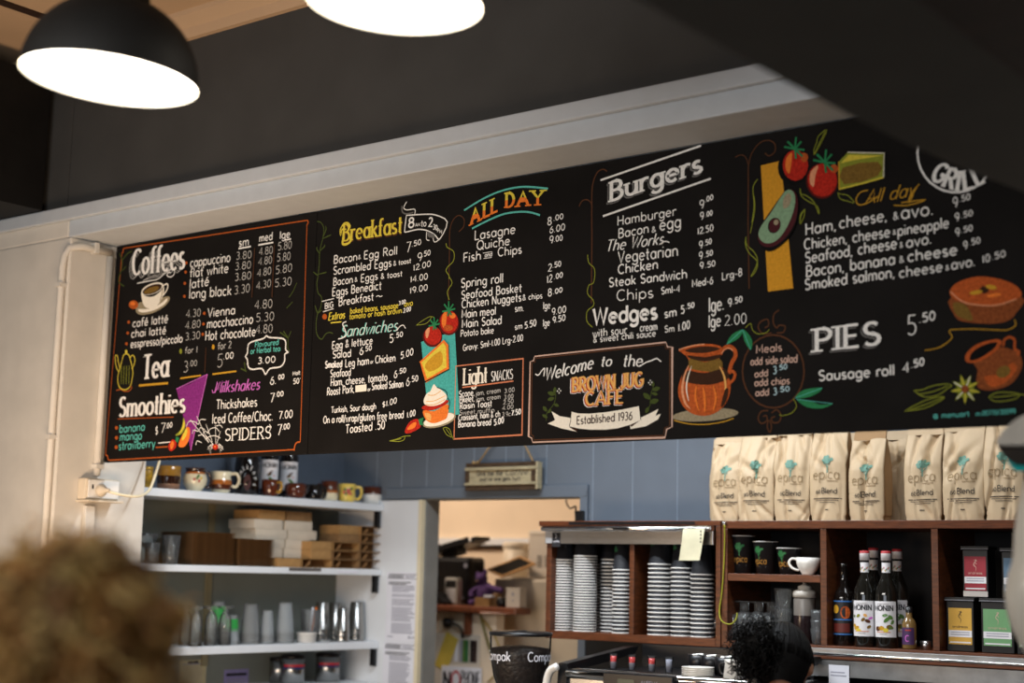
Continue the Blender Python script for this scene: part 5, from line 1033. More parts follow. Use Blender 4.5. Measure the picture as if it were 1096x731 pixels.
mb.tube([(xl + .05, YC - .0156, 1.748), (xl + .055, YC - .0156, 1.738), (xl + .05, YC - .0156, 1.73)], .001, m_paper, 5); flat_text(mb, 'caffe', xl + .04, xl + .068, 1.716, .008, YC - .0153, m_paper, .0012); P(mb, 'stickers')
# paper note over the rail
nt = empty('paper_note', tuple(onY(744, 600, YC - .03)), 'cream order note hanging from the steel rail', 'note')
a = onY(733, 567, YC - .03); b = onY(756, 567, YC - .03); c = onY(730, 600, YC - .03); d = onY(752, 600, YC - .03); o_ = nt.location
m_note = mat('cream_note_paper', s(204, 198, 168), .8)
pa = [Vector(q) - o_ for q in (a, b, d, c)]; md1, md2 = (pa[1]*.65 + pa[2]*.35), (pa[0]*.65 + pa[3]*.35)
MB().add([pa[0] + Vector((0,.012,.014)), pa[1] + Vector((0,.012,.014)), pa[0] + Vector((0,-.012,.002)), pa[1] + Vector((0,-.012,.002)), md2 + Vector((0,-.013,0)), md1 + Vector((0,-.013,0)), pa[3] + Vector((0,-.02,0)), pa[2] + Vector((0,-.02,0))], [(0,1,3,2),(2,3,5,4),(4,5,7,6)], m_note, True).build('sheet', nt)
mb = MB()
for k in range(5): mb.box(pa[1].x - .016, pa[1].x - .011, -.0345 + .02, -.0335 + .02, pa[1].z - .008 - .012*k, pa[1].z - .003 - .012*k, m_ink)
mb.build('ink_marks', nt)
cr = empty('bottle_cabinet', (-2.677, YC, 1.363), 'long open timber cabinet holding bottles, cups and tea boxes below the coffee bags', 'cabinet'); OR = Vector((-2.677, YC, 1.363))
Q = lambda mb, nm, **k: mb.shift(-OR).build(nm, cr, **k)
xa, xz = -2.677, -.98; zt2, zb2 = 1.793, 1.372
Q(MB().box(xa, xa + .022, YC, YCB, zb2, zt2 - .0265, m_wood), 'side_panel', bevel=.0015); Q(MB().box(xz - .022, xz, YC, YCB, zb2, zt2 - .0265, m_wood), 'side_panel', bevel=.0015)
Q(MB().box(xa, xz, YC, YCB, zt2 - .026, zt2, m_woodh), 'top_panel', bevel=.0015); Q(MB().box(xa + .0225, xz - .0225, YC, YCB, zb2, zb2 + .023, m_woodh), 'bottom_panel', bevel=.0015)
xd1, xd2 = -2.312, -1.935
Q(MB().box(xd1, xd1 + .022, YC + .002, YCB, zb2 + .0235, zt2 - .0265, m_wood), 'divider', bevel=.0015); Q(MB().box(xd2, xd2 + .022, YC + .002, YCB, zb2 + .0235, zt2 - .0265, m_wood), 'divider', bevel=.0015)
ZSH = 1.617
Q(MB().box(xa + .0225, xd1 - .0005, YC + .002, YCB, ZSH - .024, ZSH, m_woodh), 'shelf', bevel=.0015)
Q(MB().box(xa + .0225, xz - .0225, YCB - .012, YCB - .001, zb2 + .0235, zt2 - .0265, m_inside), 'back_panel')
zc_ = 1.383
m_dst = mat('dull_dark_steel', (.30, .30, .30), .5, 1, var=.15, scale=20)
Q(MB().tube([(-2.345, YC - .020, zc_ - .014), (-1.02, YC - .020, zc_ - .014)], .0045, m_chrome, 10).box(-2.345, -1.02, YC - .016, YC - .001, zc_ - .018, zc_ + .004, m_dst).box(-2.35, -1.02, YC - .022, YC - .001, zc_ - .030, zc_ - .019, m_woodh).box(-2.35, -1.02, YC - .010, YC + .0, zc_ - .085, zc_ - .031, m_dst), 'steel_ledge', bevel=.002)
o = empty('paper_note', tuple(onY(898, 716, YC - .014)), 'white docket stuck to the steel below the bottles', 'note'); MB().box(-.035, .035, -.001, 0, -.06, .012, m_paper).build('sheet', o); MB().box(-.028, .02, -.0016, -.0011, -.012, -.009, m_greyink).box(-.028, .026, -.0016, -.0011, -.022, -.019, m_greyink).build('print', o)
# screw hook with green lanyard
hk_ = onY(775, 560, YC - .004); o = empty('hook', tuple(hk_), 'small round metal hook on the cabinet post holding a yellow cord', 'hook')
MB().lathe([(0,0),(.008,0),(.008,.003),(.004,.006),(0,.0065)], m_chrome, T=Matrix.Rotation(math.pi/2, 4, 'X')).build('screw_cap', o)
pts = [onY(x, y, Y) - hk_ for x, y, Y in ((775.5,562,YC-.012),(775.5,580,YC-.006),(774.5,610,YC-.005),(772.5,635,YC-.006),(770,655,YC-.01),(773,665,YC-.02),(782,668,YC-.02),(788,662,YC-.012),(789,656,YC-.008))]
tag(MB().tube(spline(pts, 5), .0022, mat('yellow_green_cord', s(150, 150, 30), .6), 6).build('lanyard', loc=hk_), 'yellow green lanyard hanging in a loop from the cabinet hook', 'lanyard')

# ---- inverted paper cup stacks: every cup its own object
m_cupb = mat('black_paper_cup', s(26, 26, 30), .6, var=.1, scale=60); m_cuprim = mat('white_cup_rim', s(232, 230, 226), .6, var=.02); m_cupg = mat('dark_green_print', s(30, 84, 50), .6, var=.2)
def cup_mesh(r, h, printed=False):
    r2 = r * .70
    mb = MB(); mb.lathe([(r - .0035, .0005, m_cuprim),(r, 0),(r + .0012,.0015),(r + .0012,.0038),(r - .0006,.0045, m_cupb),(r2, h),(r2 - .002, h),(r2 - .002, h - .004),(0, h - .004),(0, h - .006),(r2 - .0035, h - .006),(r - .0025,.004),(r - .0035,.0005)], m_cupb, seg=22)
    if printed:
        R = r2 + (r - r2) * .25
        for dx, dz, q in ((0, 0, .009), (-.008, -.003, .007), (.008, -.002, .007), (.003, .006, .006), (-.004, .006, .006)):
            vs = [((R + .0012 + (r - r2) * .0) * math.sin((x) / R), -(R + .0012 + (r-r2)*(h*.72 - z)/h) * math.cos(x / R), z) for x, z in ell(dx, h*.72 + dz - .004, q, q, 10)]
            mb.add(vs, [tuple(range(10))], m_cupg)
    return mb
WH = ('leftmost inverted cup stack', 'second cup stack from the left', 'shadowed cup stack behind the second', 'rear cup stack left of the divider', 'front cup stack left of the divider', 'first cup stack right of the divider', 'second cup stack right of the divider', 'third cup stack right of the divider', 'half hidden cup stack at far right')
proto = {}
def put_stack(px, py, Y, n, top_py, r, wh):
    base = onY(px, py, Y); zb_ = zb + .0275; H = onY(px, top_py, Y).z - zb_; pitch = H / n; h = .108
    for k in range(n):
        pr = k == n - 1; key = (round(r, 3), pr)
        lb = 'black paper cup, %s of the %s' % ('lowest' if k == 0 else 'topmost' if pr else ordinal(k + 1) + ' from the bottom', wh)
        loc = (base.x, Y, zb_ + pitch * k)
        if key not in proto:
            proto[key] = cup_mesh(r, h, pr).build('paper_cup', loc=loc, rz=-.6); tag(proto[key], lb, 'paper cup', wh)
        else: dup(proto[key], loc, lb, wh, -.6)
for (px, py, Y, n, tp, r), wh in zip(((603, 680, 4.665, 26, 597, .0365), (625.5, 681, 4.66, 28, 593, .0425), (640, 680, 4.80, 23, 602, .040), (652.5, 681, 4.745, 21, 596, .0365), (665, 683, 4.645, 17, 606.5, .0335), (706.5, 683, 4.66, 17, 600, .044), (730, 685, 4.665, 16, 604, .040), (751.5, 686, 4.66, 15, 611, .040), (763.5, 687, 4.76, 14, 612, .036)), WH): put_stack(px, py, Y, n, tp, r, wh)

# ---- printed upright cups and the white coffee cup on the small shelf
def tree(mb, put, x, z, k, m):
    random.seed(3)
    for i in range(13):
        a = random.uniform(0, 6.28); q = random.uniform(.2, 1) * .011 * k; c = (x + q * math.cos(a), z + .013*k + q * .8 * math.sin(a)); CYC[0] = i % 6
        mb.add([put(p) for p in ell(c[0], c[1], .0042*k, .0036*k, 7)], [tuple(range(7))], m)
    CYC[0] = 0; ribbon(mb, [Vector((x, z + .008*k)), Vector((x, z - .004*k)), Vector((x, z - .014*k))], .0022*k, m, put)
    for dx in (-.006, .006): ribbon(mb, [Vector((x, z - .004*k)), Vector((x + dx*k, z + .005*k))], .0014*k, m, put)
m_pgreen = mat('green_tree_print', s(40, 110, 58), .6, var=.2); m_pgold = mat('gold_letter_print', s(176, 124, 48), .6, var=.1)
def latte_cup(px, py, Y, r, h, label, RZ):
    t = empty('printed_cup', (onY(px, py, Y).x, Y, ZSH + .0005), label, 'paper cup', 'printed paper cups', rz=math.radians(RZ))
    r1 = r * .70
    cp_ = MB().lathe([(0,.004),(r1 - .002,.004),(r1 - .002,0),(r1,0),(r, h - .004),(r + .0014, h - .003, m_cuprim),(r + .0014, h),(r - .0015, h),(r - .002, h - .003, m_cuprim),(r1 - .001,.006),(0,.006)], m_cupb, seg=28).build('cup', t)
    mb = MB(); R = (r + r1) / 2; Rz = lambda z: r1 + (r - r1) * z / h
    def put(p): q = Rz(p[1]) + .0006 + .00004 * CYC[0]; return Vector((q * math.sin(p[0] / R), -q * math.cos(p[0] / R), p[1]))
    tree(mb, put, -.002, h * .60, 1.25, m_pgreen); CYC[0] = 0
    letters(mb, 'epica', Vector((-.024, h*.30)), Vector((.050 / text_width('epica'), 0)), Vector((0, .023)), m_pgold, .0018, put)
    for z in (.22,): ribbon(mb, [Vector((-.004, h*z)), Vector((.024, h*z))], .002, m_lab2, put)
    mb.build('print', cp_)
latte_cup(794.5, 615, 4.675, .0420, .128, 'tallest black paper cup with green tree print on the cabinet shelf', 16); latte_cup(819.5, 616.5, 4.675, .0415, .109, 'middle black paper cup with green tree print on the cabinet shelf', -8); latte_cup(844.5, 618, 4.685, .0415, .088, 'shortest black paper cup with tree print behind the white cup', -10)
t = empty('coffee_cup', (onY(865, 618, 4.64).x, 4.64, ZSH + .0005), 'white ceramic coffee cup on the cabinet shelf', 'cup')
MB().lathe([(0,0),(.020,0),(.021,.004),(.030,.016),(.038,.036),(.041,.056),(.039,.056),(.035,.034),(.02,.01),(0,.008)], c_white, seg=28).build('bowl', t)
pts = [(math.cos(math.radians(200)) * r, math.sin(math.radians(200)) * r, z) for r, z in ((.039,.050),(.052,.052),(.062,.042),(.058,.028),(.046,.018),(.030,.014))]; MB().tube(spline(pts, 5), .0042, c_white, 8).build('handle', t)
# ---- under the small shelf: glasses, squeeze bottle
ZB = zb2 + .0236
BEER = [(0,.004),(.024,.004),(.024,0),(.030,0),(.032,.004),(.033,.03),(.029,.05),(.033,.09),(.037,.1),(.035,.1),(.030,.085),(.026,.05),(.03,.03),(.027,.012),(0,.01)]
BEERU = [(r, .1 - z) for r, z in BEER][::-1]
for px, Y, lb in ((797, 4.68, 'clear upturned glass with ridged foot, left of the row under the paper cups'), (812.5, 4.69, 'clear upturned glass with ridged foot, middle of the row under the paper cups'), (826, 4.70, 'clear upturned glass with ridged foot, right of the row under the paper cups')):
    glass_obj('short_glass', [(0,.130),(.037,.130),(.037,.127),(.016,.124),(.018,.118),(.015,.112),(.018,.106),(.015,.1),(.018,.096),(.033,.088),(.036,.05),(.034,0),(.032,0),(.034,.05),(.031,.086),(0,.092)], (onY(px, 690, Y).x, Y, ZB), lb, 'glass', group='glasses under the cup shelf')
t = empty('glass_mug', (onY(784.5, 690, 4.66).x, 4.66, ZB), 'clear glass mug by the cabinet post beside the looped cord', 'glass'); t['group'] = 'glasses under the cup shelf'
MB().lathe([(0,.0),(.026,0),(.028,.004),(.030,.085),(.028,.085),(.026,.01),(0,.01)], m_glass).build('body', t); MB().tube(spline([(-.028,-.01,.07),(-.05,-.02,.07),(-.055,-.02,.04),(-.028,-.01,.02)], 5), .005, m_glass, 8).build('handle', t)
LATTE = [(0,0),(.024,0),(.026,.003),(.026,.02),(.035,.105),(.0365,.11),(.0345,.11),(.0325,.10),(.024,.02),(0,.012)]
x_ = onY(840, 690, 4.66).x
glass_obj('tumbler', LATTE, (x_, 4.66, ZB), 'ribbed tumbler, lower of the two stacked beside the squeeze bottle', 'glass', group='glasses under the cup shelf', seg=14); glass_obj('tumbler', LATTE, (x_, 4.66, ZB + .066), 'ribbed tumbler, upper of the two stacked beside the squeeze bottle', 'glass', group='glasses under the cup shelf', seg=14)
t = empty('squeeze_bottle', (onY(861.5, 691, 4.655).x, 4.655, ZB), 'dark sauce squeeze bottle with a pale nozzle cap', 'bottle')
m_sauce = mat('dark_syrup', s(36, 24, 26), .2, var=.1); m_mist = mat('misty_plastic', s(118, 112, 106), .3, var=.05); m_nozz = mat('grey_white_cap', s(196, 190, 180), .4)
MB().lathe([(0,0),(.033,0),(.036,.004),(.036,.09,m_mist),(.036,.142),(.033,.15),(0,.15)], m_sauce, seg=26).build('body', t); MB().lathe([(.037,.148),(.038,.148),(.038,.168),(.03,.172),(.022,.174),(.022,.184),(.012,.188),(.006,.192),(.0042,.212),(0,.213)], m_nozz, seg=26).build('nozzle_cap', t)
for k in range(3): glass_obj('shot_glass', [(0,0),(.018,0),(.020,.003),(.026,.05),(.024,.05),(.018,.006),(0,.006)], (onY(876, 693, 4.63).x, 4.63, ZB + .030 * k), 'small clear shot glass, %s of three stacked by the divider' % ('lowest', 'middle', 'topmost')[k], 'glass', group='glasses under the cup shelf')
# ---- syrup bottles in the middle bay
nuts = [(-.03,.07,.008,.006,0,kGd),(-.02,.062,.012,.006,20,kGd),(-.012,.055,.010,.005,0,kY),(.005,.09,.008,.005,40,kOl),(.02,.085,.010,.006,-20,kBr),(.024,.066,.008,.005,30,kOl),(-.012,.102,.008,.005,30,kYg),(.012,.104,.007,.005,-30,kTan),(.03,.095,.009,.004,20,kPk),(-.03,.10,.006,.004,50,c_leaf)]
haz = [(-.02,.062,.010,.008,0,kBr),(-.006,.064,.010,.008,0,kGd),(.008,.058,.009,.007,0,kY),(.02,.068,.010,.008,0,kOl),(.012,.092,.013,.006,40,c_leaf),(.024,.10,.010,.006,-40,c_leaf),(.006,.106,.009,.005,10,c_leaf),(.03,.084,.009,.005,60,c_leaf),(.026,.066,.008,.005,-10,c_leaf)]
m_clearb = mat('dark_syrup_bottle_glass', s(26, 24, 20), .06, var=.1, coat=.6)
def bx(px, Y): return (onY(px, 692, Y).x, Y, ZB)
a_ = math.radians(6)
bottle('syrup_bottle', bx(926.5, 4.645), 'syrup bottle with white almond label, left of the front pair', .95, m_clearb, nuts, a_)
bottle('syrup_bottle', bx(949.5, 4.645), 'syrup bottle with white hazelnut label, right of the front pair', .95, m_clearb, haz, a_)
bottle('syrup_bottle', bx(936, 4.74), 'syrup bottle standing behind and between the front pair', .985, m_clearb, nuts, a_)
bottle('syrup_bottle', bx(961.5, 4.73), 'syrup bottle with red cap standing behind the right front bottle', .975, m_clearb, haz, a_)
t = empty('wine_bottle', bx(903.5, 4.66), 'slim dark bottle with blue and gold label left of the syrup bottles', 'bottle', rz=a_)
MB().lathe([(0,0),(.03,0),(.032,.004),(.032,.15),(.028,.17),(.013,.19),(.0115,.25),(.013,.252),(.013,.262),(0,.262)], g_dark, seg=24).build('body', t)
mb = MB(); m_bluel = mat('blue_label_stripe', s(52, 108, 176), .5); m_blkl = mat('black_label', s(24, 22, 24), .5)
wrap_band(mb, .0322, -.04, .04, .034, .142, m_blkl)
for z in (.034, .08, .138): wrap_band(mb, .0322, -.04, .04, z, z + .004, m_bluel, .0012)
wrap(mb, .0322, ell(-.016, .115, .011, .014, 14), kGd, .0014); wrap(mb, .0322, ell(.016, .105, .016, .02, 14), kTer, .0014); wrap_band(mb, .0322, -.03, .03, .042, .07, mat('dark_red_label', s(96, 30, 24), .5), .0010); mb.build('label', t)
t = empty('sauce_bottle', bx(973.5, 4.625), 'small amber bottle with purple label by the right front syrup bottle', 'bottle', rz=a_)
MB().lathe([(0,0),(.020,0),(.022,.004),(.022,.075),(.018,.088),(.0095,.098),(.0095,.115)], mat('amber_bottle', s(126, 98, 56), .2, coat=.4), seg=20).build('body', t); MB().lathe([(.0105,.112),(.0105,.13),(0,.131)], m_blackpl, seg=16).build('cap', t)
mb = MB(); wrap_band(mb, .0222, -.022, .022, .014, .066, mat('purple_label', s(70, 44, 86), .5)); wrap_text(mb, .0222, 'C', -.006, .006, .024, .018, kPk, .003); wrap_band(mb, .0222, -.006, .012, .056, .060, m_capr, .0012); mb.build('label', t)
tag(MB().lathe([(0,0),(.017,0),(.017,.026),(.0155,.026),(.0155,.003),(0,.003)], m_steel, seg=22).build('metal_measure', loc=(onY(991, 700, 4.66).x, 4.66, ZB)), 'small steel measuring cup beside the cabinet divider', 'cup')
# ---- tea boxes in the right bay
def tea(px0, px1, py, Y, z, col, inkc, label, h=.152, silver=False):
    a, b = onY(px0, py, Y), onY(px1, py, Y); w = b.x - a.x
    t = empty('tea_box', ((a.x + b.x)/2, Y, z), label, 'tea box', 'tea boxes'); d = .065
    MB().box(-w/2, w/2, 0, d, 0, h, m_blackpl).build('carton', t, bevel=.002)
    MB().box(-w/2 - .004, w/2 + .004, -.004, d + .004, h + .0005, h + .011, m_blackpl).box(-w/2 - .0035, w/2 + .0035, -.0052, -.0042, h + .001, h + .004, mat('grey_lid_edge', s(120, 120, 126), .4)).build('lid', t, bevel=.0015)
    mb = MB(); lw = w * .43; mcol = mat('label_' + label.split()[0], s(*col), .6, var=.06); y = -.0006
    z0, z1 = h*.14, h*.86
    flat_poly(mb, [(-lw, z0), (lw, z0), (lw, z1), (-lw, z1)], y, mcol); flat_poly(mb, [(-lw, z0 + .022), (lw, z0 + .022), (lw, z0 + .042), (-lw, z0 + .042)], y - .0003, m_lab)
    for k in range(2): flat_poly(mb, [(-lw*.8, z0 + .035 - .007*k), (lw*.8, z0 + .035 - .007*k), (lw*.8, z0 + .0375 - .007*k), (-lw*.8, z0 + .0375 - .007*k)], y - .0006, m_greyink)
    flat_poly(mb, [(-lw*.9, z0 + .004), (lw*.9, z0 + .004), (lw*.9, z0 + .008), (-lw*.9, z0 + .008)], y - .0003, m_lab)
    pf = lambda p: Vector((p[0], y - .0004 - .00003*CYC[0], p[1]))
    ribbon(mb, spline([Vector((-.004, z1 - .012)), Vector((.004, z1 - .010)), Vector((-.001, z1 - .018)), Vector((-.004, z1 - .026)), Vector((.003, z1 - .034)), Vector((.001, z1 - .046))], 5), .0022, inkc, pf, 0, None, True); ribbon(mb, spline([Vector((.006, z1 - .013)), Vector((.0, z1 - .016)), Vector((.005, z1 - .024))], 4), .0016, inkc, pf)
    flat_text(mb, 'andreas', -lw*.66, lw*.66, z0 + .050, .007, y - .0003, inkc, .0010)
    mb.build('label', t)
    if silver: MB().box(-w/2 + .001, w/2 - .001, -.001, -.0006, .002, h*.13, m_steel).build('foil_foot', t)
tea(1014, 1043, 705, 4.64, ZB, (206, 160, 66), m_ink, 'yellow labelled black tea box, bottom left of the pile'); tea(1051, 1086, 708, 4.64, ZB, (110, 158, 108), kPal, 'green labelled black tea box, bottom right of the pile')
tea(1031, 1058, 640, 4.66, ZB + .1645, (150, 40, 52), kPal, 'red labelled black tea box standing on the yellow and green ones', .144, True)
tea(1089, 1124, 710, 4.645, ZB, (150, 170, 130), kPal, 'pale green labelled tea box half hidden by the drinks mixer'); tea(1073, 1103, 643, 4.67, ZB + .1645, (86, 112, 134), kPal, 'blue grey labelled tea box half hidden by the drinks mixer', .14)

# ---- coffee bags on top of the cabinet
m_bag = mat('brown_kraft_bag', s(198, 174, 140), .55, var=.06, scale=9, bump=.35); m_bagin = mat('kraft_bag_fold', s(160, 126, 86), .7, var=.06); m_bagt = mat('teal_tree_print', s(116, 158, 142), .7, var=.15); m_bage = mat('tan_letter_print', s(152, 128, 92), .7, var=.05); m_bagi = mat('dark_bag_print', s(70, 62, 52), .8, var=0)
def bag(loc, w, d, h, label, seed, fold=0, rz=0, printed=True, lean=0):
    rnd = random.Random(seed); t = empty('coffee_bag', loc, label, 'coffee bag', 'coffee bags on the cabinet', rz=rz)
    nx, nz = 27, 46; mb = MB(); crease = [(rnd.uniform(-.9, .9), rnd.uniform(.55, 1.0), rnd.uniform(.08, .22), rnd.uniform(-1.3, 1.3), rnd.uniform(.35, 1)) for _ in range(7)]
    crease += [(rnd.uniform(-1, 1), rnd.uniform(.0, .16), rnd.uniform(.06, .15), rnd.uniform(-1.2, 1.2), rnd.uniform(.3, .8)) for _ in range(4)]
    def prof(v):  # depth profile: full body, pinched flat at the top
        return 1 if v < .62 else 1 - .86 * ((v - .62) / .38) ** 1.3
    def pt(u, v, side):
        hw = w/2 * (1 + .035 * math.sin(v * 3.1)) * (1 - (.05 if v < .06 else 0)); x = u * hw
        bulge = d/2 * prof(v) * (1 - .30 * abs(u) ** 3.0) * (.90 + .1 * math.sin(math.pi * min(1, v * 1.1)))
        dy = 0
        if side < 0:
            for cu, cv_, ww, sl, amp in crease:
                q = ((u - cu) * math.cos(sl) + (v - cv_) * 2 * math.sin(sl)) / ww; far = ((u - cu) ** 2 + ((v - cv_) * 1.6) ** 2)
                dy += amp * .017 * max(0, 1 - abs(q)) * math.exp(-far * 3.2)
        y = side * bulge + (dy if side < 0 else 0) + lean * v * v
        return Vector((x, y, v * h + (.004 * math.sin(u * 3 + seed) * v)))
    for side in (-1, 1):
        vs = [pt(-1 + 2 * i / (nx - 1), j / (nz - 1), side) for j in range(nz) for i in range(nx)]
        fs = [(j*nx + i, j*nx + i + 1, (j+1)*nx + i + 1, (j+1)*nx + i) for j in range(nz - 1) for i in range(nx - 1)]
        mb.add(vs, fs, m_bag, True)
    for u in (-1, 1):  # gusset sides folded inwards
        col = []
        for j in range(nz):
            v = j / (nz - 1); a, b = pt(u, v, -1), pt(u, v, 1); m = (a + b) / 2; m.x -= u * .016 * (.35 + .65 * v) * prof(v) ** .5; col.append((a, m, b))
        vs = [q for c in col for q in c]; mb.add(vs, [(3*j + k, 3*j + k + 1, 3*j + k + 4, 3*j + k + 3) for j in range(nz - 1) for k in range(2)], m_bagin, False)
    bt = [pt(u, 0, sd) for u, sd in ((-1,-1),(1,-1),(1,1),(-1,1))]; mb.add(bt, [(0,1,2,3)], m_bag)
    body = mb.build('body', t)
    # folded-over or standing top flap
    top = MB(); th = .055
    if fold:
        top.add([(-w*.47, -.004 + lean, h - .002), (w*.47, -.004 + lean, h - .002), (w*.46, .014 + lean, h + th), (-w*.46, .014 + lean, h + th), (-w*.47, .004 + lean, h - .002), (w*.47, .004 + lean, h - .002), (w*.46, .018 + lean, h + th), (-w*.46, .018 + lean, h + th)], [(0,1,2,3),(7,6,5,4),(3,2,6,7),(0,3,7,4),(1,5,6,2)], m_bagin)
    else:
        top.add([(-w*.495, -.0055 + lean, h - .004), (w*.495, -.0055 + lean, h - .004), (w*.49, -.002 + lean, h + th*.5), (-w*.49, -.002 + lean, h + th*.5), (-w*.495, .0055 + lean, h - .004), (w*.495, .0055 + lean, h - .004), (w*.49, .003 + lean, h + th*.5), (-w*.49, .003 + lean, h + th*.5)], [(0,1,2,3),(7,6,5,4),(3,2,6,7),(0,3,7,4),(1,5,6,2)], m_bag)
    top.build('top_fold', t)
    if printed:
        pr = MB()
        def put(p):
            u = p[0] / (w/2); v = p[1] / h; q = pt(max(-1, min(1, u)), v, -1); return Vector((q.x, q.y - .0020 - .00004*CYC[0], q.z))
        sc = w / .15
        tree(pr, put, .004*sc, h * .575, 1.9*sc, m_bagt); CYC[0] = 0
        letters(pr, 'epica', Vector((-w*.36, h*.44)), Vector((w*.72 / text_width('epica'), 0)), Vector((0, .034)), m_bage, .0026, put); CYC[0] = 0
        letters(pr, '60', Vector((-w*.28, h*.285)), Vector((.013, 0)), Vector((0, .012)), m_bagi, .0016, put); letters(pr, 'Blend', Vector((-w*.12, h*.285)), Vector((w*.42 / text_width('Blend'), 0)), Vector((0, .018)), m_bagi, .0022, put)
        for k, (a, b) in enumerate(((-.36, .40), (-.30, .34), (-.18, .24))):
            pts = [Vector((w * (a + (b - a) * i / 8), h * (.235 - .022 * k))) for i in range(9)]; ribbon(pr, pts, .0026 if k == 0 else .0018, m_bagi, put)
        pts = [Vector((w * (-.05 + .1 * i / 3), h * .115)) for i in range(4)]; ribbon(pr, pts, .003, m_bagi, put)
        pts = [Vector((w * (.02 + .3 * i / 5), h * .418)) for i in range(6)]; ribbon(pr, pts, .002, m_bage, put)
        pr.build('print', body)
    return t
ZT = zt2 + .0008; YG = 4.665
WB = ('leftmost coffee bag, cut by the end of the row', 'second coffee bag from the left', 'third coffee bag from the left', 'fourth coffee bag from the left, tallest of the row', 'coffee bag with its dark folded top standing up', 'coffee bag right of the one with the open top', 'second coffee bag from the right end', 'coffee bag at the right end beside the drinks mixer')
for k, (a, b, hh, fo, sd, Y) in enumerate(((764, 791, .27, 0, 1, 4.68), (790, 828.5, .285, 0, 2, YG), (829, 866.5, .29, 0, 3, YG), (867.5, 906, .305, 0, 14, YG), (910, 946, .262, 1, 25, YG), (969, 1008.5, .275, 0, 6, YG + .01), (1010, 1054, .28, 0, 7, YG), (1054.5, 1097, .30, 0, 8, YG))):
    pa, pb = onY(a, 557, Y - .03), onY(b, 557, Y - .03); wv = pb.x - pa.x
    bag(((pa.x + pb.x)/2, Y, ZT), max(wv, .12) * .985, .092, hh, 'kraft ' + WB[k], sd, fo)
for k, (px, Y, hh) in enumerate(((782, 4.80, .27), (850, 4.81, .30), (930, 4.81, .275), (962, 4.80, .275), (1000, 4.81, .30), (1040, 4.81, .31), (1080, 4.81, .32))):
    bag((onY(px, 540, Y).x, Y, ZT), .135, .085, hh, 'kraft coffee bag in the back row, %s from the left' % ('first', 'second', 'third', 'fourth', 'fifth', 'sixth', 'seventh')[k], 40 + k, 0, 0, False)
# ------------------------------------------------------------------ pendant lamps
m_shin = mat('white_enamel_lining', s(240, 236, 226), .4, var=.02); m_opal = mat('glowing_opal_glass', (1, .93, .82), .5, var=0, emit=(1, .90, .76), es=8)
def pendant(px, py, d, label, tiltx, tilty):
    c = at(px, py, d); t = empty('pendant_lamp', c, label, 'pendant lamp', 'black dome pendant lamps')
    R = .171; pr = [(R, 0)] + [(R * math.cos(math.radians(a)), R * .98 * math.sin(math.radians(a))) for a in range(6, 66, 6)]
    T = Matrix.Rotation(tiltx, 4, _f) @ Matrix.Rotation(tilty, 4, Vector((1, 0, 0)))
    top = pr[-1][1]; pro = pr + [(.058, top + .012), (.056, top + .05), (.05, top + .056), (.02, top + .058), (.02, top + .075), (0, top + .076)]
    MB().lathe(pro, m_black, T=T, seg=48).build('lamp_shade', t)
    MB().lathe([(R - .0002, .0003)] + [(r - .004, z - .003) for r, z in pr[1:]] + [(0, top - .004)], m_shin, T=T, seg=48).build('shade_lining', t)
    MB().lathe([(R - .004, .004), (R * .6, .005), (0, .006)], m_opal, T=T, seg=48).build('diffuser', t)
    p0 = T @ Vector((0, 0, top + .07)); MB().tube([p0, p0 * .5 + Vector((0, 0, (3.39 - c.z) * .5)), Vector((p0.x * .3, p0.y * .3, 3.385 - c.z))], .005, m_black, 8).build('cord', t)
    MB().lathe([(0, 3.399 - c.z), (.05, 3.399 - c.z), (.045, 3.375 - c.z), (0, 3.37 - c.z)], m_black, c=(p0.x * .3, p0.y * .3, 0)).build('ceiling_rose', t)
pendant(117, 86, 3.0, 'matte black dome pendant lamp at the far upper left, fully seen', math.radians(4), 0)
pendant(422, 4.5, 2.96, 'matte black dome pendant lamp cut off by the top edge, right of the other', math.radians(2.5), 0)

# ------------------------------------------------------------------ store room things
m_fr = mat('beige_fridge_enamel', s(196, 184, 164), .45, var=.04); m_box = mat('beige_steel_box', s(206, 196, 182), .5, var=.04); m_ledge = mat('red_brown_varnish', s(112, 60, 36), .35, var=.25, scale=8, stretch=(8, 2, 2))
structure(MB().box(-7.3, -4.435, 5.60, 5.66, 0, 1.416, m_peach).build('wall_half'))
t = empty('wall_shelf', (-4.8, 5.55, 1.417), 'varnished red brown ledge shelf seen through the doorway', 'shelf'); MB().box(-1.2, .33, -.02, .32, 0, .032, m_ledge).box(.33, .53, -.02, .10, 0, .032, m_ledge).build('shelf_board', t, bevel=.008); MB().box(.20, .23, .02, .045, -.10, 0, m_ledge).build('bracket', t)
ZLD = 1.4495
fx0 = onY(531, 617, 5.95).x; t = empty('fridge', (fx0, 5.95, 0), 'tall beige fridge behind the ledge shelf in the store room', 'fridge')
MB().box(0, .75, .03, .40, .05, 1.585, m_fr).build('cabinet', t, bevel=.012); dr_ = MB().box(.005, .745, -.02, .025, .07, 1.575, m_fr).build('door', t, bevel=.01); MB().box(.02, .045, -.055, -.021, .9, 1.3, m_chrome).build('handle', dr_, bevel=.004); MB().box(.03, .72, .05, .38, 0, .049, m_blackpl).build('plinth', t)
ZFR = 1.5862
a = onY(540.5, 616, 6.12); b = onY(563.5, 616, 6.12); r = (b.x - a.x) / 2; H = onY(552, 580, 6.12).z - ZFR
t = empty('storage_drum', ((a.x + b.x)/2, 6.12, ZFR), 'beige lidded drum standing on the fridge beside the vented box', 'drum')
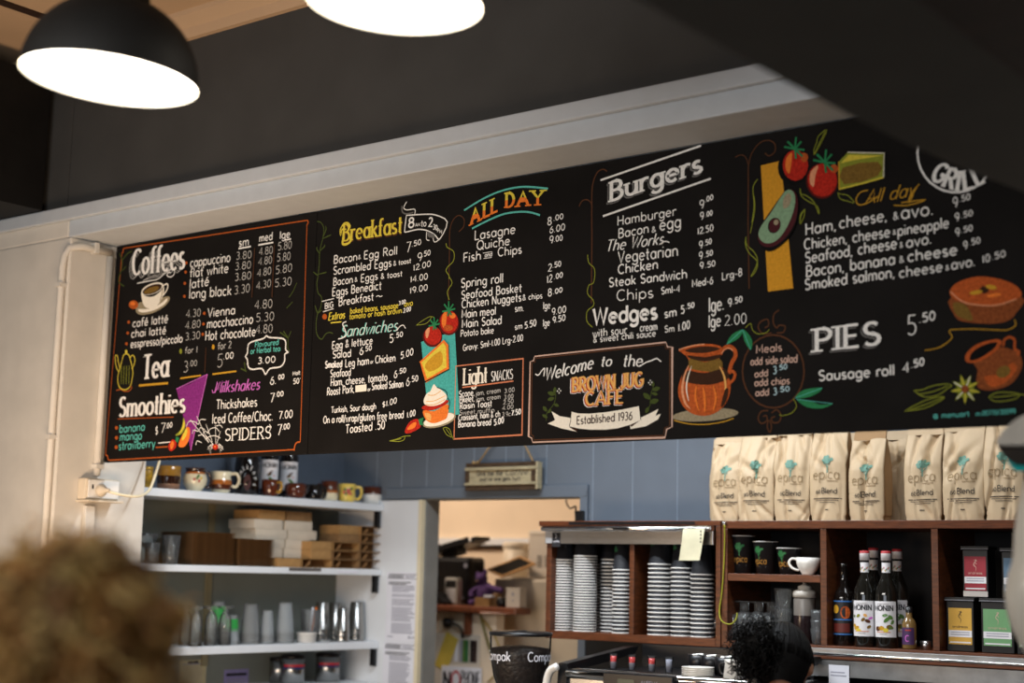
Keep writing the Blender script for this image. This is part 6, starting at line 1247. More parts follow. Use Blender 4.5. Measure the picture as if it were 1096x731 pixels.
MB().lathe([(0,0),(r*.86,0),(r*.9,.01),(r*.96,H*.82),(0,H*.82)], m_beigepl, seg=30).build('body', t); MB().lathe([(r*.97,H*.80),(r,H*.81),(r,H*.93),(r*.92,H*.98),(0,H)], m_beigepl, seg=30).build('lid', t)
a = onY(565, 616, 6.05); H = onY(575, 568, 6.05).z - ZFR
t = empty('vented_box', (a.x, 6.05, ZFR), 'beige metal box with vent slots on top of the fridge', 'electrical box'); ca_ = MB().box(0, .34, 0, .28, 0, H, m_box).build('casing', t, bevel=.006)
mb = MB()
for k in range(3):
    for j in range(5): mb.box(.055 + .045*k, .085 + .045*k, -.001, 0, .048 + .012*j, .055 + .012*j, mat('vent_shadow_slot', s(96, 90, 84), .7) if k + j == 0 else bpy.data.materials['vent_shadow_slot'])
mb.build('vents', ca_); MB().box(.02, .32, -.002, 0, .02, .024, m_fr).box(.02, .32, -.002, 0, H - .02, H - .016, m_fr).build('panel_seam', t)
t = empty('slate_board', onY(547, 618, 5.92), 'small wooden framed slate tilted on the front edge of the fridge', 'slate')
T = Matrix.Rotation(math.radians(24), 4, 'X') @ Matrix.Rotation(math.radians(-28), 4, 'Z'); m_fw = mat('pale_frame_wood', s(196, 150, 96), .6, var=.15)
MB().box(-.075, .075, -.085, .085, -.004, .0, m_bd, T=T).build('slate', t); MB().box(-.085, .085, -.091, -.083, -.006, .003, m_fw, T=T).box(-.085, .085, .083, .090, -.006, .004, m_fw, T=T).box(-.085, -.073, -.083, .083, -.006, .004, m_fw, T=T).box(.073, .085, -.083, .083, -.006, .004, m_fw, T=T).build('frame', t)
t.location.z = ZFR + .046
# on the ledge
def led(px, Y): return Vector((onY(px, 648, Y).x, Y, ZLD))
p = led(466, 5.72); w_ = led(501, 5.72).x - p.x; H = onY(480, 596, 5.72).z - ZLD
t = empty('computer_case', p, 'black computer case on the ledge shelf behind the payment terminal', 'computer'); MB().box(-.12, w_, 0, .13, .008, H, m_blackpl).build('casing', t, bevel=.02); MB().box(w_ - .06, w_ - .03, -.002, -.0004, .03, .036, m_greyink).box(w_ - .03, w_ - .012, -.002, -.0004, H - .05, H - .03, m_greyink).build('badge', t); MB().box(-.1, -.07, .01, .12, 0, .0075, m_blackpl).box(w_ - .05, w_ - .02, .01, .12, 0, .0075, m_blackpl).build('foot', t)
t = empty('serving_tray', p + Vector((0, .02, H + .002)), 'dark tray lying tilted across the black computer case', 'tray')
T = Matrix.Translation((.05, .05, .035)) @ Matrix.Rotation(math.radians(-13), 4, 'Y'); MB().box(-.16, .14, -.06, .07, 0, .006, m_blackpl, T=T).box(-.16, .14, -.06, -.052, .006, .028, m_brk, T=T).box(-.16, .14, .062, .07, .006, .028, m_brk, T=T).box(.15, .18, -.05, .06, .004, .022, m_brk, T=T).box(-.06, .04, -.03, .04, -.03, 0, m_brk, T=T).build('tray_body', t)
p = led(482, 5.63); t = empty('payment_terminal', p, 'silver grey payment terminal in front of the black computer case', 'payment terminal')
m_sil = mat('silver_plastic', s(196, 194, 188), .4, var=.04); MB().extr([(-.04,0),(.04,0),(.04,.11),(.034,.125),(-.034,.125),(-.04,.11)], 0, .035, m_sil).build('body', t, bevel=.003); MB().box(-.03, .03, -.0015, 0, .08, .112, m_blkl).build('screen', t); mb = MB()
for i in range(3):
    for j in range(4): mb.box(-.026 + .019*i, -.012 + .019*i, -.002, 0, .012 + .016*j, .023 + .016*j, m_paper)
mb.build('keys', t)
p = led(468, 5.585); t = empty('desk_phone', p, 'black desk phone with its handset at the left of the doorway', 'phone')
MB().extr([(-.07,0),(.05,0),(.055,.012),(.01,.05),(-.07,.06)], -.02, .05, m_blackpl).build('base', t, bevel=.004); MB().tube(spline([(-.03,.015,.062),(-.028,.01,.11),(-.034,.012,.17)], 5), [.014]*4 + [.011]*3 + [.016]*4, m_blackpl, 10).build('handset', t)
m_plush = mat('purple_plush', s(84, 58, 108), .95, var=.25, scale=60); p = led(519, 5.72)
t = empty('plush_toy', p, 'purple plush toy slumped on the ledge beside the black computer case', 'soft toy'); t.scale = (.86, .86, .74)
vs = MB(); vs.ball((0,0,.075), .06, .045, .075, m_plush).build('body', t, subd=1); MB().ball((-.02,-.01,.165), .036, .034, .04, m_plush).ball((-.048,-.01,.19), .012, .01, .022, m_plush).ball((.006,-.01,.205), .012, .01, .022, m_plush).build('head', t, subd=1)
MB().tube(spline([(.03,-.01,.12),(.08,-.015,.105),(.125,-.01,.095)], 5), .018, m_plush, 10).build('arm', t); MB().tube(spline([(-.03,-.02,.11),(-.06,-.04,.08),(-.05,-.05,.05)], 5), .017, m_plush, 10).build('arm', t)
MB().tube(spline([(.03,-.02,.04),(.055,-.05,.02),(.07,-.085,.016)], 5), .02, m_plush, 10).build('leg', t); MB().tube(spline([(-.03,-.02,.04),(-.03,-.05,.02),(-.03,-.085,.016)], 5), .02, m_plush, 10).build('leg', t)
MB().ball((-.032,-.043,.165), .005,.004,.006, m_ink, 8, 6).ball((-.01,-.043,.165), .005,.004,.006, m_ink, 8, 6).ball((-.02,-.046,.152), .006,.004,.004, m_rope, 8, 6).build('eyes', t)
p = led(518, 5.575); t = empty('card_box', p, 'small open brown card box with a white paper on it, before the plush toy', 'box'); MB().box(-.055, .03, 0, .06, 0, .04, m_kraftd).box(.035, .06, .02, .05, 0, .06, m_kraft).build('box_body', t); MB().box(-.0, .045, -.004, .03, .0405, .052, m_paper).build('paper', t)
t = empty('ink_pot', led(537, 5.60), 'small round dark pot beside the white box on the ledge', 'pot'); MB().lathe([(0,0),(.018,0),(.026,.018),(.024,.036),(.014,.044),(0,.045)], m_blackpl).build('body', t)
p = led(541.5, 5.585); w_ = led(556, 5.585).x - p.x; H = onY(548, 629, 5.585).z - ZLD; t = empty('white_carton', p, 'small upright white carton at the right end of the ledge', 'box'); MB().extr([(0,0),(w_,0),(w_,H),(w_*.62,H),(w_*.5,H*.9),(w_*.38,H),(0,H)], 0, .05, m_box).build('carton', t, bevel=.001); MB().box(w_*.45, w_*.55, -.001, 0, H*.3, H*.38, m_greyink).box(w_*.42, w_*.58, -.001, 0, H*.6, H*.75, m_greyink).build('print', t)
# on the half wall: power point, notice board, poster, note
YW = 5.5995
t = empty('power_point', tuple(onY(487, 668, YW)), 'wall power point with a black plug under the ledge', 'power socket'); MB().box(-.09, .09, -.008, 0, -.035, .045, m_beigepl).build('plate', t, bevel=.003); MB().lathe([(0,0),(.022,0),(.024,.02),(.012,.03),(0,.03)], m_blackpl, T=Matrix.Translation((-.03,-.0085,.005)) @ Matrix.Rotation(math.pi/2,4,'X')).tube(spline([(-.02,-.03,.005),(.02,-.035,.004),(.06,-.03,-.015),(.065,-.02,-.06)],5), .006, m_blackpl, 8).build('plug', t)
a, b = onY(464, 677, YW), onY(515, 677, YW); w_ = b.x - a.x; t = empty('pin_board', (a.x, YW, a.z - .36), 'pale pin board with photo strips under the ledge in the store room', 'pin board')
MB().box(-.1, w_, -.012, 0, 0, .36, m_box).build('board', t, bevel=.002); mb = MB()
for x, c in ((.36, m_blkl), (.50, m_paper), (.60, m_greyink), (.66, c_leaf), (.72, m_pgreen), (.82, m_blkl), (.89, mat('dark_photo', s(46, 24, 24), .5))): mb.box(w_*x, w_*(x + .065), -.0135, -.0125, .235, .335, c)
mb.build('photo_strips', t)
t2 = empty('sticky_note', tuple(onY(478, 698, YW - .014)), 'yellow paper note hanging askew on the pin board', 'note'); T = Matrix.Rotation(math.radians(24), 4, 'Y'); MB().box(-.04, .04, -.001, 0, -.085, .085, mat('yellow_note_paper', s(206, 180, 74), .8), T=T).build('sheet', t2)
a, b = onY(473, 712, YW - .02), onY(515.5, 708, YW - .02); w_ = b.x - a.x; t = empty('poster', (a.x, YW - .02, a.z - .22), 'white no phone poster below the pin board', 'poster'); st_ = MB().box(0, w_, -.001, .003, 0, .22, m_paper).build('sheet', t)
mb = MB(); flat_text(mb, 'N', w_*.05, w_*.24, .118, .075, -.001, m_ink, .014); mb.add([Vector((x, -.0016, z)) for x, z in ell(w_*.37, .16, .030, .042, 20)] + [Vector((x, -.0016, z)) for x, z in ell(w_*.37, .16, .021, .030, 20)], [(k, (k+1) % 20, 20 + (k+1) % 20, 20 + k) for k in range(20)], m_red)
flat_text(mb, 'PHONE', w_*.50, w_*.97, .138, .062, -.001, m_ink, .0065); flat_text(mb, 'ORDERS', w_*.5, w_*.97, .085, .03, -.001, m_ink, .006); mb.build('lettering', st_)
pts = [onY(x, y, 5.585) for x, y in ((514, 658), (520, 680), (527, 705), (533, 735))]; tag(MB().tube(spline([q for q in pts], 5), .006, mat('olive_cable', s(112, 104, 52), .6), 8).build('cable', origin=pts[-1]), 'olive cable hanging down from the ledge behind the coffee grinder', 'cable')
pts = [onY(x, y, 5.58) for x, y in ((516, 662), (524, 672), (531, 684), (536, 700), (533, 718), (522, 730))]; tag(MB().tube(spline(pts, 5), .004, mat('yellow_cable', s(170, 140, 66), .6), 8).build('cable', origin=pts[-1]), 'thin yellow cable looping down beside the olive cable', 'cable')
# black cable and clip at the right of the door head
p = onY(621, 555, YBK - .018); pts = [onY(x, y, Y) - p for x, y, Y in ((607, 531, 5.3), (606, 537, 5.2), (610, 544, 5.1), (616, 548, 5.0), (622, 550, YBK - .02))]
t = empty('cable_junction', p, 'small black cable box on the door frame above the cup cabinet', 'cable box'); MB().box(-.018, .022, -.012, .0, -.02, .03, m_blackpl).build('housing', t, bevel=.002); MB().tube(spline([pts[0], pts[1], pts[2], Vector((-.06,.05,.05)), Vector((-.02,-.004,.02))], 5), .004, m_blackpl, 6).build('cable', t)

# ------------------------------------------------------------------ back counter: grinder, espresso machine and what stands on it
ZK = .9005
gp = Vector((onY(557, 700, 4.22).x, 4.22, ZK)); gr = empty('coffee_grinder', gp, 'coffee grinder with a clear round hopper full of dark beans', 'coffee grinder')
R = (onY(583.5, 690, 4.22).x - onY(531, 690, 4.22).x) / 2; zt_ = onY(557, 679, 4.22).z - ZK
m_bean = mat('dark_coffee_beans', s(34, 24, 20), .4, var=.6, scale=70, bump=.6)
thin = thin_clear('thin_clear_plastic', (.96, .97, .97), .015, .06)
MB().lathe([(R*.35,.30),(R*.55,zt_ - .22),(R*.86,zt_ - .14),(R*.98,zt_ - .07),(R,zt_ - .02),(R,zt_)], thin, seg=36).build('hopper', gr)
MB().lathe([(0,.31),(R*.31,.31),(R*.50,zt_ - .217),(R*.81,zt_ - .14),(R*.93,zt_ - .07),(R*.94,zt_ - .045),(R*.5,zt_ - .038),(0,zt_ - .035)], m_bean, seg=36).build('beans', gr)
MB().lathe([(R*1.02,zt_ - .004),(R*1.03,zt_),(R*1.03,zt_ + .007),(R*.9,zt_ + .011),(R*.2,zt_ + .012),(.02,zt_ + .014),(0,zt_ + .014)], m_blackpl, seg=36).build('lid', gr)
MB().box(-.10, .10, -.12, .16, 0, .03, m_steel).box(-.075, .075, -.02, .15, .031, .29, m_steel).lathe([(R*.36,.28),(R*.36,.32),(R*.5,.33)], m_blackpl).box(-.05, .05, -.10, -.021, .12, .16, m_blackpl).build('grinder_body', gr, bevel=.006)
mb = MB(); zl = onY(557, 706, 4.22).z - ZK
for tx, a0 in (('Compak', -.62), ('Compak', 1.08)):
    CYC[0] = 0; Rf = R * .965
    letters(mb, tx, Vector(((a0 + .36) * Rf - .055, zl)), Vector((.115 / text_width(tx), 0)), Vector((0, .03)), m_paper, .0032, lambda p: Vector(((R + .0012 + .00004*CYC[0]) * math.sin(p[0]/Rf), -(R + .0012 + .00004*CYC[0]) * math.cos(p[0]/Rf), p[1])))
mb.build('maker_lettering', gr)
mx0, mx1 = -3.03, -2.30; ZMT = 1.305
em = empty('espresso_machine', (mx0, 4.15, ZK), 'chrome and black espresso machine along the back counter', 'espresso machine'); OE = Vector((mx0, 4.15, ZK)); Em = lambda mb, nm, **k: mb.shift(-OE).build(nm, em, **k)
Em(MB().box(mx0 + .02, mx1 - .02, 4.30, 4.70, .96, 1.27, m_steel), 'body', bevel=.01); Em(MB().box(mx0 + .02, mx1 - .02, 4.17, 4.7, 1.18, 1.285, m_steel).tube([(mx0 + .03, 4.168, 1.285), (mx1 - .03, 4.168, 1.285)], .018, m_chrome, 14), 'front_fascia', bevel=.006)
Em(MB().box(mx0 + .05, mx1 - .05, 4.19, 4.68, 1.286, ZMT - .012, m_blackpl), 'cup_tray', bevel=.003)
Em(MB().extr([(4.15,1.21),(4.18,1.21),(4.2,1.29),(4.56,1.335),(4.58,1.36),(4.54,1.36),(4.16,1.315)], mx0, mx0 + .035, m_blackpl, T=Matrix(((0,1,0,0),(1,0,0,0),(0,0,1,0),(0,0,0,1)))), 'side_cheek'); Em(MB().extr([(4.15,1.21),(4.18,1.21),(4.2,1.29),(4.56,1.335),(4.58,1.36),(4.54,1.36),(4.16,1.315)], mx1 - .035, mx1, m_blackpl, T=Matrix(((0,1,0,0),(1,0,0,0),(0,0,1,0),(0,0,0,1)))), 'side_cheek')
Em(MB().box(mx0 + .036, mx1 - .036, 4.60, 4.62, 1.286, 1.37, m_blackpl), 'back_guard', bevel=.003)
px0 = onY(647, 722, 4.14).x; px1 = onY(722, 722, 4.14).x; zpt = onY(684, 721.5, 4.14).z
mb = MB().box(px0, px1, 4.13, 4.169, 1.16, zpt, m_blackpl); Em(mb, 'control_panel', bevel=.004); pw = px1 - px0
mb = MB().box(px0 + pw*.22, px0 + pw*.46, 4.1285, 4.1299, zpt - .05, zpt - .018, mat('green_grey_display', s(58, 70, 56), .3)); flat_text(mb, 'AURELIA', px0 + pw*.55, px0 + pw*.80, zpt - .030, .011, 4.1298, m_greyink, .0014); Em(mb, 'display')
for gx in (.25, .55, .8):
    x = mx0 + (mx1 - mx0) * gx; Em(MB().lathe([(0,0),(.035,0),(.035,.05),(0,.05)], m_chrome, c=(x, 4.22, 1.10)).tube([(x, 4.19, 1.115), (x, 4.06, 1.10)], .014, m_blackpl, 10), 'group_head')
for gx in (.06, .5, .94): Em(MB().lathe([(0,ZK),(.022,ZK),(.018,.959),(0,.959)], m_blackpl, c=(mx0 + (mx1-mx0)*gx, 4.35, 0)), 'foot')
wp = onY(590, 722, 4.12); t = empty('steam_wand', wp, 'white cloth wrapped steam pipe curving down at the left end of the machine', 'steam pipe'); MB().tube(spline([onY(x, y, 4.12) - wp for x, y in ((596, 713.5), (590, 717), (586.5, 724), (584.5, 735), (584, 750))], 6), .013, m_whitepl, 10).build('pipe', t)
ZT2 = ZMT - .0115
def msp(px, Y): return Vector((onY(px, 710, Y).x, Y, ZT2))
m_pinkl = mat('red_glint_tint', s(190, 60, 60), .2, var=.1)
for k, (px, lb) in enumerate(((656.5, 'leftmost'), (676.5, 'second from the left'), (697.5, 'third from the left'), (716, 'rightmost'))):
    t = empty('measuring_glass', msp(px, 4.33), 'narrow glass with red drink on the coffee machine, %s of four' % lb, 'glass', 'small glasses on the machine')
    MB().lathe([(0,0),(.011,0),(.014,.052),(.013,.052),(.0105,.003),(0,.003)], thin, seg=16).build('glass_wall', t); MB().lathe([(0,.0035),(.0100,.0035),(.0112,.026, m_pinkl if k < 3 else m_greyink),(.0122,.044),(0,.044)], m_greyink, seg=16).build('glint', t)  # red core puts the reddish glints of these glasses into colour
for k in range(5): o = MB().lathe([(0,0),(.03,0),(.045,.006),(.052,.010),(.051,.0115),(.04,.007),(.028,.003),(0,.003)], c_white, seg=28).build('saucer', loc=msp(747, 4.225) + Vector((0,0,.0055*k))); tag(o, 'white saucer, %s of the stack on the coffee machine' % ('lowest','second','middle','fourth','topmost')[k], 'saucer', 'white saucers on the machine')
for k, (px, Y, lb) in enumerate(((748, 4.42, 'left'), (762, 4.40, 'middle'), (777, 4.36, 'right'))):
    t = empty('espresso_cup', msp(px, Y), 'black coffee cup with bright rim behind the white saucers, %s of three' % lb, 'cup', 'black cups on the machine'); MB().lathe([(0,0),(.022,0),(.034,.03),(.036,.058),(.0345,.058),(.032,.03),(.02,.004),(0,.004)], m_blackpl, seg=24).build('bowl', t); MB().lathe([(.0345,.0585),(.0362,.0585),(.0362,.062),(.0345,.062),(.0345,.0585)], m_chrome, seg=24).build('rim', t); MB().tube(spline([(.033,0,.05),(.052,0,.045),(.05,0,.025),(.030,0,.02)],5), .004, m_blackpl, 8).build('handle', t)
t = empty('milk_pitcher', msp(785, 4.22), 'white milk pitcher at the right of the saucers on the coffee machine', 'jug'); MB().lathe([(0,0),(.03,0),(.032,.004),(.026,.05),(.029,.062),(.027,.062),(.024,.05),(.029,.006),(0,.004)], c_white, seg=24).build('body', t); MB().tube(spline([(-.027,0,.05),(-.046,0,.045),(-.044,0,.02),(-.03,0,.015)],5), .004, m_blackpl, 8).build('handle', t)
# ---- drinks mixer at the right edge, on the customers' counter
mc = at(1118, 640, 2.78); mc = Vector((mc.x, mc.y, 1.0205)); mt = empty('drinks_mixer', mc, 'cream rounded drinks mixer with black and teal banded head at right edge', 'drinks mixer', rz=0)
m_mx = mat('cream_enamel', s(206, 198, 184), .35, var=.03, coat=.3); m_tealp = mat('teal_band', s(0, 150, 150), .35, var=.05); m_gw = mat('grey_white_plastic', s(176, 172, 164), .4)
def mz(y): return at(1100, y, 2.78).z - 1.0205
k_ = 2.78 / FPX
prof = [(0, .04), (.075, .04), (.085, .06), (.07, .12), (.055, .2), (.02, mz(712)), (22*k_, mz(698)), (30*k_, mz(685)), (37*k_, mz(668)), (41*k_, mz(648)), (41.5*k_, mz(632)), (38*k_, mz(616)), (32*k_, mz(602)), (31*k_, mz(590)), (30*k_, mz(570)), (26*k_, mz(548)), (21*k_, mz(525)), (16*k_, mz(505)), (0, mz(500))]
MB().lathe(prof, m_mx, seg=40).build('body', mt, subd=1); MB().lathe([(0,0),(.10,0),(.10,.02),(.08,.04),(0,.041)], m_brk, seg=40).build('base', mt)
hd = lambda x, y: ((x - 1112) * k_ * 1.25, mz(y))
T = Matrix.Rotation(math.radians(-38), 4, 'Z')
MB().extr([hd(1076,467),hd(1083,463),hd(1092,455),(hd(1110,446)),(hd(1135,440)),hd(1150,470),hd(1130,478),hd(1096,475),hd(1084,473)], -.05, .05, m_gw, T=T).build('head', mt, bevel=.006)
MB().extr([hd(1077,468.5),hd(1084,474),hd(1096,476),hd(1130,479),hd(1140,500),hd(1105,496),hd(1091,487),hd(1082,478)], -.046, .046, m_blackpl, T=T).build('head_underside', mt, bevel=.005)
MB().extr([hd(1091,487.5),hd(1105,496.5),hd(1140,500.5),hd(1138,506),hd(1104,503),hd(1091,491)], -.044, .044, m_tealp, T=T).build('teal_band', mt, bevel=.003)

# ------------------------------------------------------------------ people
m_skin = mat('light_olive_skin', s(196, 140, 108), .55, var=.06, scale=20); m_skin2 = mat('fair_skin', s(214, 164, 136), .55, var=.06, scale=20)
m_bh = mat('black_hair', s(15, 13, 12), .6, var=.4, spec=.14, scale=60, stretch=(1, 1, 6)); m_shirt = mat('black_work_shirt', s(30, 30, 34), .85, var=.2, scale=40); m_trous = mat('dark_trousers', s(36, 38, 46), .85, var=.2, scale=40); m_coat = mat('brown_knit', s(96, 74, 56), .9, var=.3, scale=60)
def figure(name, loc, label, rz, H, lean, skin, arms, shirt, trous, head_nod=.0):
    """standing figure facing +Y of its own frame; one skinned, remeshed body; hair and clothes are its children"""
    t = empty(name, loc, label, 'person', rz=rz); S = H / 1.70
    bend = lambda y, z: (y, z) if z <= .95 else (y * math.cos(lean) + (z - .95) * math.sin(lean), .95 + (z - .95) * math.cos(lean) - y * math.sin(lean))
    V = []; Rr = []; E = []
    def v(x, y, z, r, par=None):
        y, z = bend(y, z); V.append((x*S, y*S, z*S)); Rr.append(r*S)
        if par is not None: E.append((par, len(V) - 1))
        return len(V) - 1
    pel = v(0, 0, .95, .125); ab = v(0, .01, 1.08, .12, pel); ch = v(0, .0, 1.24, .135, ab); uc = v(0, -.01, 1.36, .115, ch); nb = v(0, -.015, 1.45, .058, uc); nk = v(0, .0, 1.50, .052, nb)
    for sx in (-1, 1):
        hp = v(sx*.095, 0, .90, .095, pel); kn = v(sx*.10, .015, .50, .062, hp); ca = v(sx*.10, -.01, .34, .055, kn); an = v(sx*.10, 0, .085, .038, ca); v(sx*.11, .10, .035, .034, an); 
        shd = v(sx*.16, -.01, 1.38, .066, uc); el, wr, hn = arms[0 if sx < 0 else 1]
        e = v(sx*el[0], el[1], el[2], .043, shd); wv = v(sx*wr[0], wr[1], wr[2], .027, e); pm = v(sx*hn[0], hn[1], hn[2], .034, wv)
        d = Vector((sx*(hn[0] - wr[0]), hn[1] - wr[1], hn[2] - wr[2])).normalized(); side = d.cross(Vector((0, 0, 1))).normalized() if abs(d.z) < .95 else Vector((1, 0, 0)); dn = Vector((0, 0, -1)) if abs(d.z) < .95 else Vector((0, 1, 0))
        for q, (o_, ln) in enumerate(((-.027, .068), (-.009, .078), (.009, .074), (.027, .058))):
            b_ = Vector((sx*hn[0], hn[1], hn[2])); p1 = b_ + d * .045 + side * o_; p2 = p1 + d * ln * .5 + dn * .006; p3 = p2 + d * ln * .42 + dn * .022
            i1 = v(*p1, .0095, pm); i2 = v(*p2, .0085, i1); v(*p3, .0075, i2)
        p1 = Vector((sx*hn[0], hn[1], hn[2])) + side * (-sx * .038) + d * .008; i1 = v(*p1, .011, pm); p2 = p1 + d * .035 + side * (-sx * .014); v(*p2, .0085, i1)
    me = bpy.data.meshes.new(name + '_skeleton'); me.from_pydata(V, E, []); ob = bpy.data.objects.new('tmp', me); COL.objects.link(ob)
    ob.modifiers.new('k', 'SKIN'); ob.modifiers.new('s', 'SUBSURF').levels = 2
    for i, sv in enumerate(me.skin_vertices[0].data): sv.radius = (Rr[i], Rr[i] * (.72 if i in (0, 1, 2, 3) else 1)); sv.use_root = i == 0
    dg = bpy.context.evaluated_depsgraph_get(); body = bpy.data.meshes.new_from_object(ob.evaluated_get(dg)); bpy.data.objects.remove(ob)
    mb = MB(); mb.add([vv.co.copy() for vv in body.vertices], [tuple(p.vertices) for p in body.polygons], skin, True); bpy.data.meshes.remove(body)
    # head: shaped ellipsoid with jaw, nose, ears, eye sockets, nodding about the neck
    nkp = Vector(V[nk]); hc = nkp + Vector((0, .03 * S + head_nod * .05, .105 * S)); HT = Matrix.Translation(hc) @ Matrix.Rotation(-head_nod, 4, 'X')
    vs = []; fs = []; sg, rg = 32, 24
    for i in range(rg + 1):
        th = math.pi * i / rg
        for k in range(sg):
            a = 2 * math.pi * k / sg; x = math.sin(th) * math.cos(a); y = math.sin(th) * math.sin(a); z = math.cos(th)
            wx = .074 * (1 - .22 * max(0, -z) ** 1.2); wy = .094 * (1 - .12 * max(0, -z)) + (.012 * max(0, y) * max(0, -z)); px_, py_, pz_ = x * wx, y * wy, z * .118
            if y > .3:
                py_ += .020 * math.exp(-((x*.074)/.012)**2 - ((pz_ + .012)/.024)**2) + .006 * math.exp(-((x*.074)/.026)**2 - ((pz_ + .058)/.012)**2) - .008 * (math.exp(-((x*.074 - .030)/.014)**2 - ((pz_ - .012)/.012)**2) + math.exp(-((x*.074 + .030)/.014)**2 - ((pz_ - .012)/.012)**2)) + .005 * math.exp(-((pz_ - .032)/.012)**2) - .003 * math.exp(-((x*.074)/.022)**2 - ((pz_ + .050)/.004)**2)
            vs.append(HT @ (Vector((px_, py_, pz_)) * S))
    fs = [(i*sg + k, (i+1)*sg + k, (i+1)*sg + (k+1) % sg, i*sg + (k+1) % sg) for i in range(rg) for k in range(sg)]
    mb.add(vs, fs, skin, True)
    for sx in (-1, 1):
        eT = HT @ Matrix.Translation((sx*.076*S, -.008*S, -.008*S)) @ Matrix.Rotation(sx*math.radians(-22), 4, 'Z')
        mb.ball((0,0,0), .010*S, .019*S, .033*S, skin, 14, 10, T=eT)
    o = mb.build('body', t); rm = o.modifiers.new('r', 'REMESH'); rm.mode = 'VOXEL'; rm.voxel_size = .0065 * S; rm.use_smooth_shade = True; sm = o.modifiers.new('sm', 'SMOOTH'); sm.iterations = 3; sm.factor = .5
    mbe = MB()
    for sx in (-1, 1):
        c = HT @ (Vector((sx*.030, .083, .012)) * S); mbe.ball(c, .0115*S, .0095*S, .0095*S, m_paper, 12, 8); c2 = HT @ (Vector((sx*.030, .0905, .012)) * S); mbe.ball(c2, .005*S, .003*S, .005*S, m_ink, 10, 6)
    mbe.build('eyes', t)
    mbm = MB(); mbm.tube([HT @ (Vector((x, .098 - abs(x) * .5, -.050)) * S) for x in (-.022, -.011, 0, .011, .022)], [.003*S, .0055*S, .006*S, .0055*S, .003*S], mat(name + '_lips', s(170, 96, 88), .5), 8); mbm.build('mouth', t)
    # clothes: shells over the torso, sleeves and legs
    cl_ = MB()
    def ring_shell(pts, m, cap=True):
        """pts: (x, y, z, rx, ry) joined as a lofted sleeve"""
        sg_ = 20; vs = []
        for i, (x, y, z, rx, ry) in enumerate(pts):
            for k in range(sg_): a = 2*math.pi*k/sg_; yy, zz_ = bend(y + ry*math.sin(a), z); vs.append(Vector(((x + rx*math.cos(a))*S, yy*S, zz_*S)))
        cl_.add(vs, [(i*sg_ + k, i*sg_ + (k+1) % sg_, (i+1)*sg_ + (k+1) % sg_, (i+1)*sg_ + k) for i in range(len(pts) - 1) for k in range(sg_)], m, True)
    ring_shell([(0,0,.88,.165,.125),(0,0,.98,.158,.118),(0,.005,1.1,.15,.112),(0,0,1.24,.17,.122),(0,-.01,1.36,.178,.108),(0,-.012,1.42,.125,.088),(0,-.012,1.455,.076,.072)], shirt)
    for sx in (-1, 1):
        el, wr, hn = arms[0 if sx < 0 else 1]; ln = lambda x, y, z: Vector((sx*x*S, bend(y, z)[0]*S, bend(y, z)[1]*S))
        cl_.tube(spline([ln(.12,-.01,1.385), ln(.165,-.01,1.375), (ln(.16,-.01,1.38) + ln(*el)) / 2, ln(*el) * .9 + ln(*wr) * .1], 4), [.082*S]*4 + [.072*S]*4 + [.062*S]*4 + [.058*S], shirt, 16)
    cl_.build('shirt', t); cl_ = MB()
    for sx in (-1, 1): ring_shell([(sx*.085,0,.93,.098,.118),(sx*.09,0,.82,.098,.112),(sx*.10,.012,.5,.078,.082),(sx*.10,-.005,.3,.072,.076),(sx*.10,0,.07,.066,.07)], trous)
    ring_shell([(0,0,.86,.178,.128),(0,0,.94,.168,.124),(0,0,1.0,.16,.12)], trous); cl_.build('trousers', t)
    sh_ = MB()
    for sx in (-1, 1): sh_.ball((sx*.105*S, .055*S, .036*S), .052*S, .135*S, .042*S, m_blackpl, 16, 10)
    sh_.build('shoes', t)
    return t, HT, S
# barista: facing the back counter, head bent, hair pulled into a curly bun
hp = at(838, 712, 4.05); rz_b = math.radians(24); nod = math.radians(38); Hb = 1.60; lean_b = math.radians(35); Sb = hp.z / (.95 + .55*math.cos(lean_b) + .105); Hb = Sb * 1.70
arms_b = (((.24, .06, 1.13), (.20, .26, 1.06), (.18, .33, 1.05)), ((.24, .06, 1.13), (.20, .26, 1.06), (.18, .33, 1.05)))
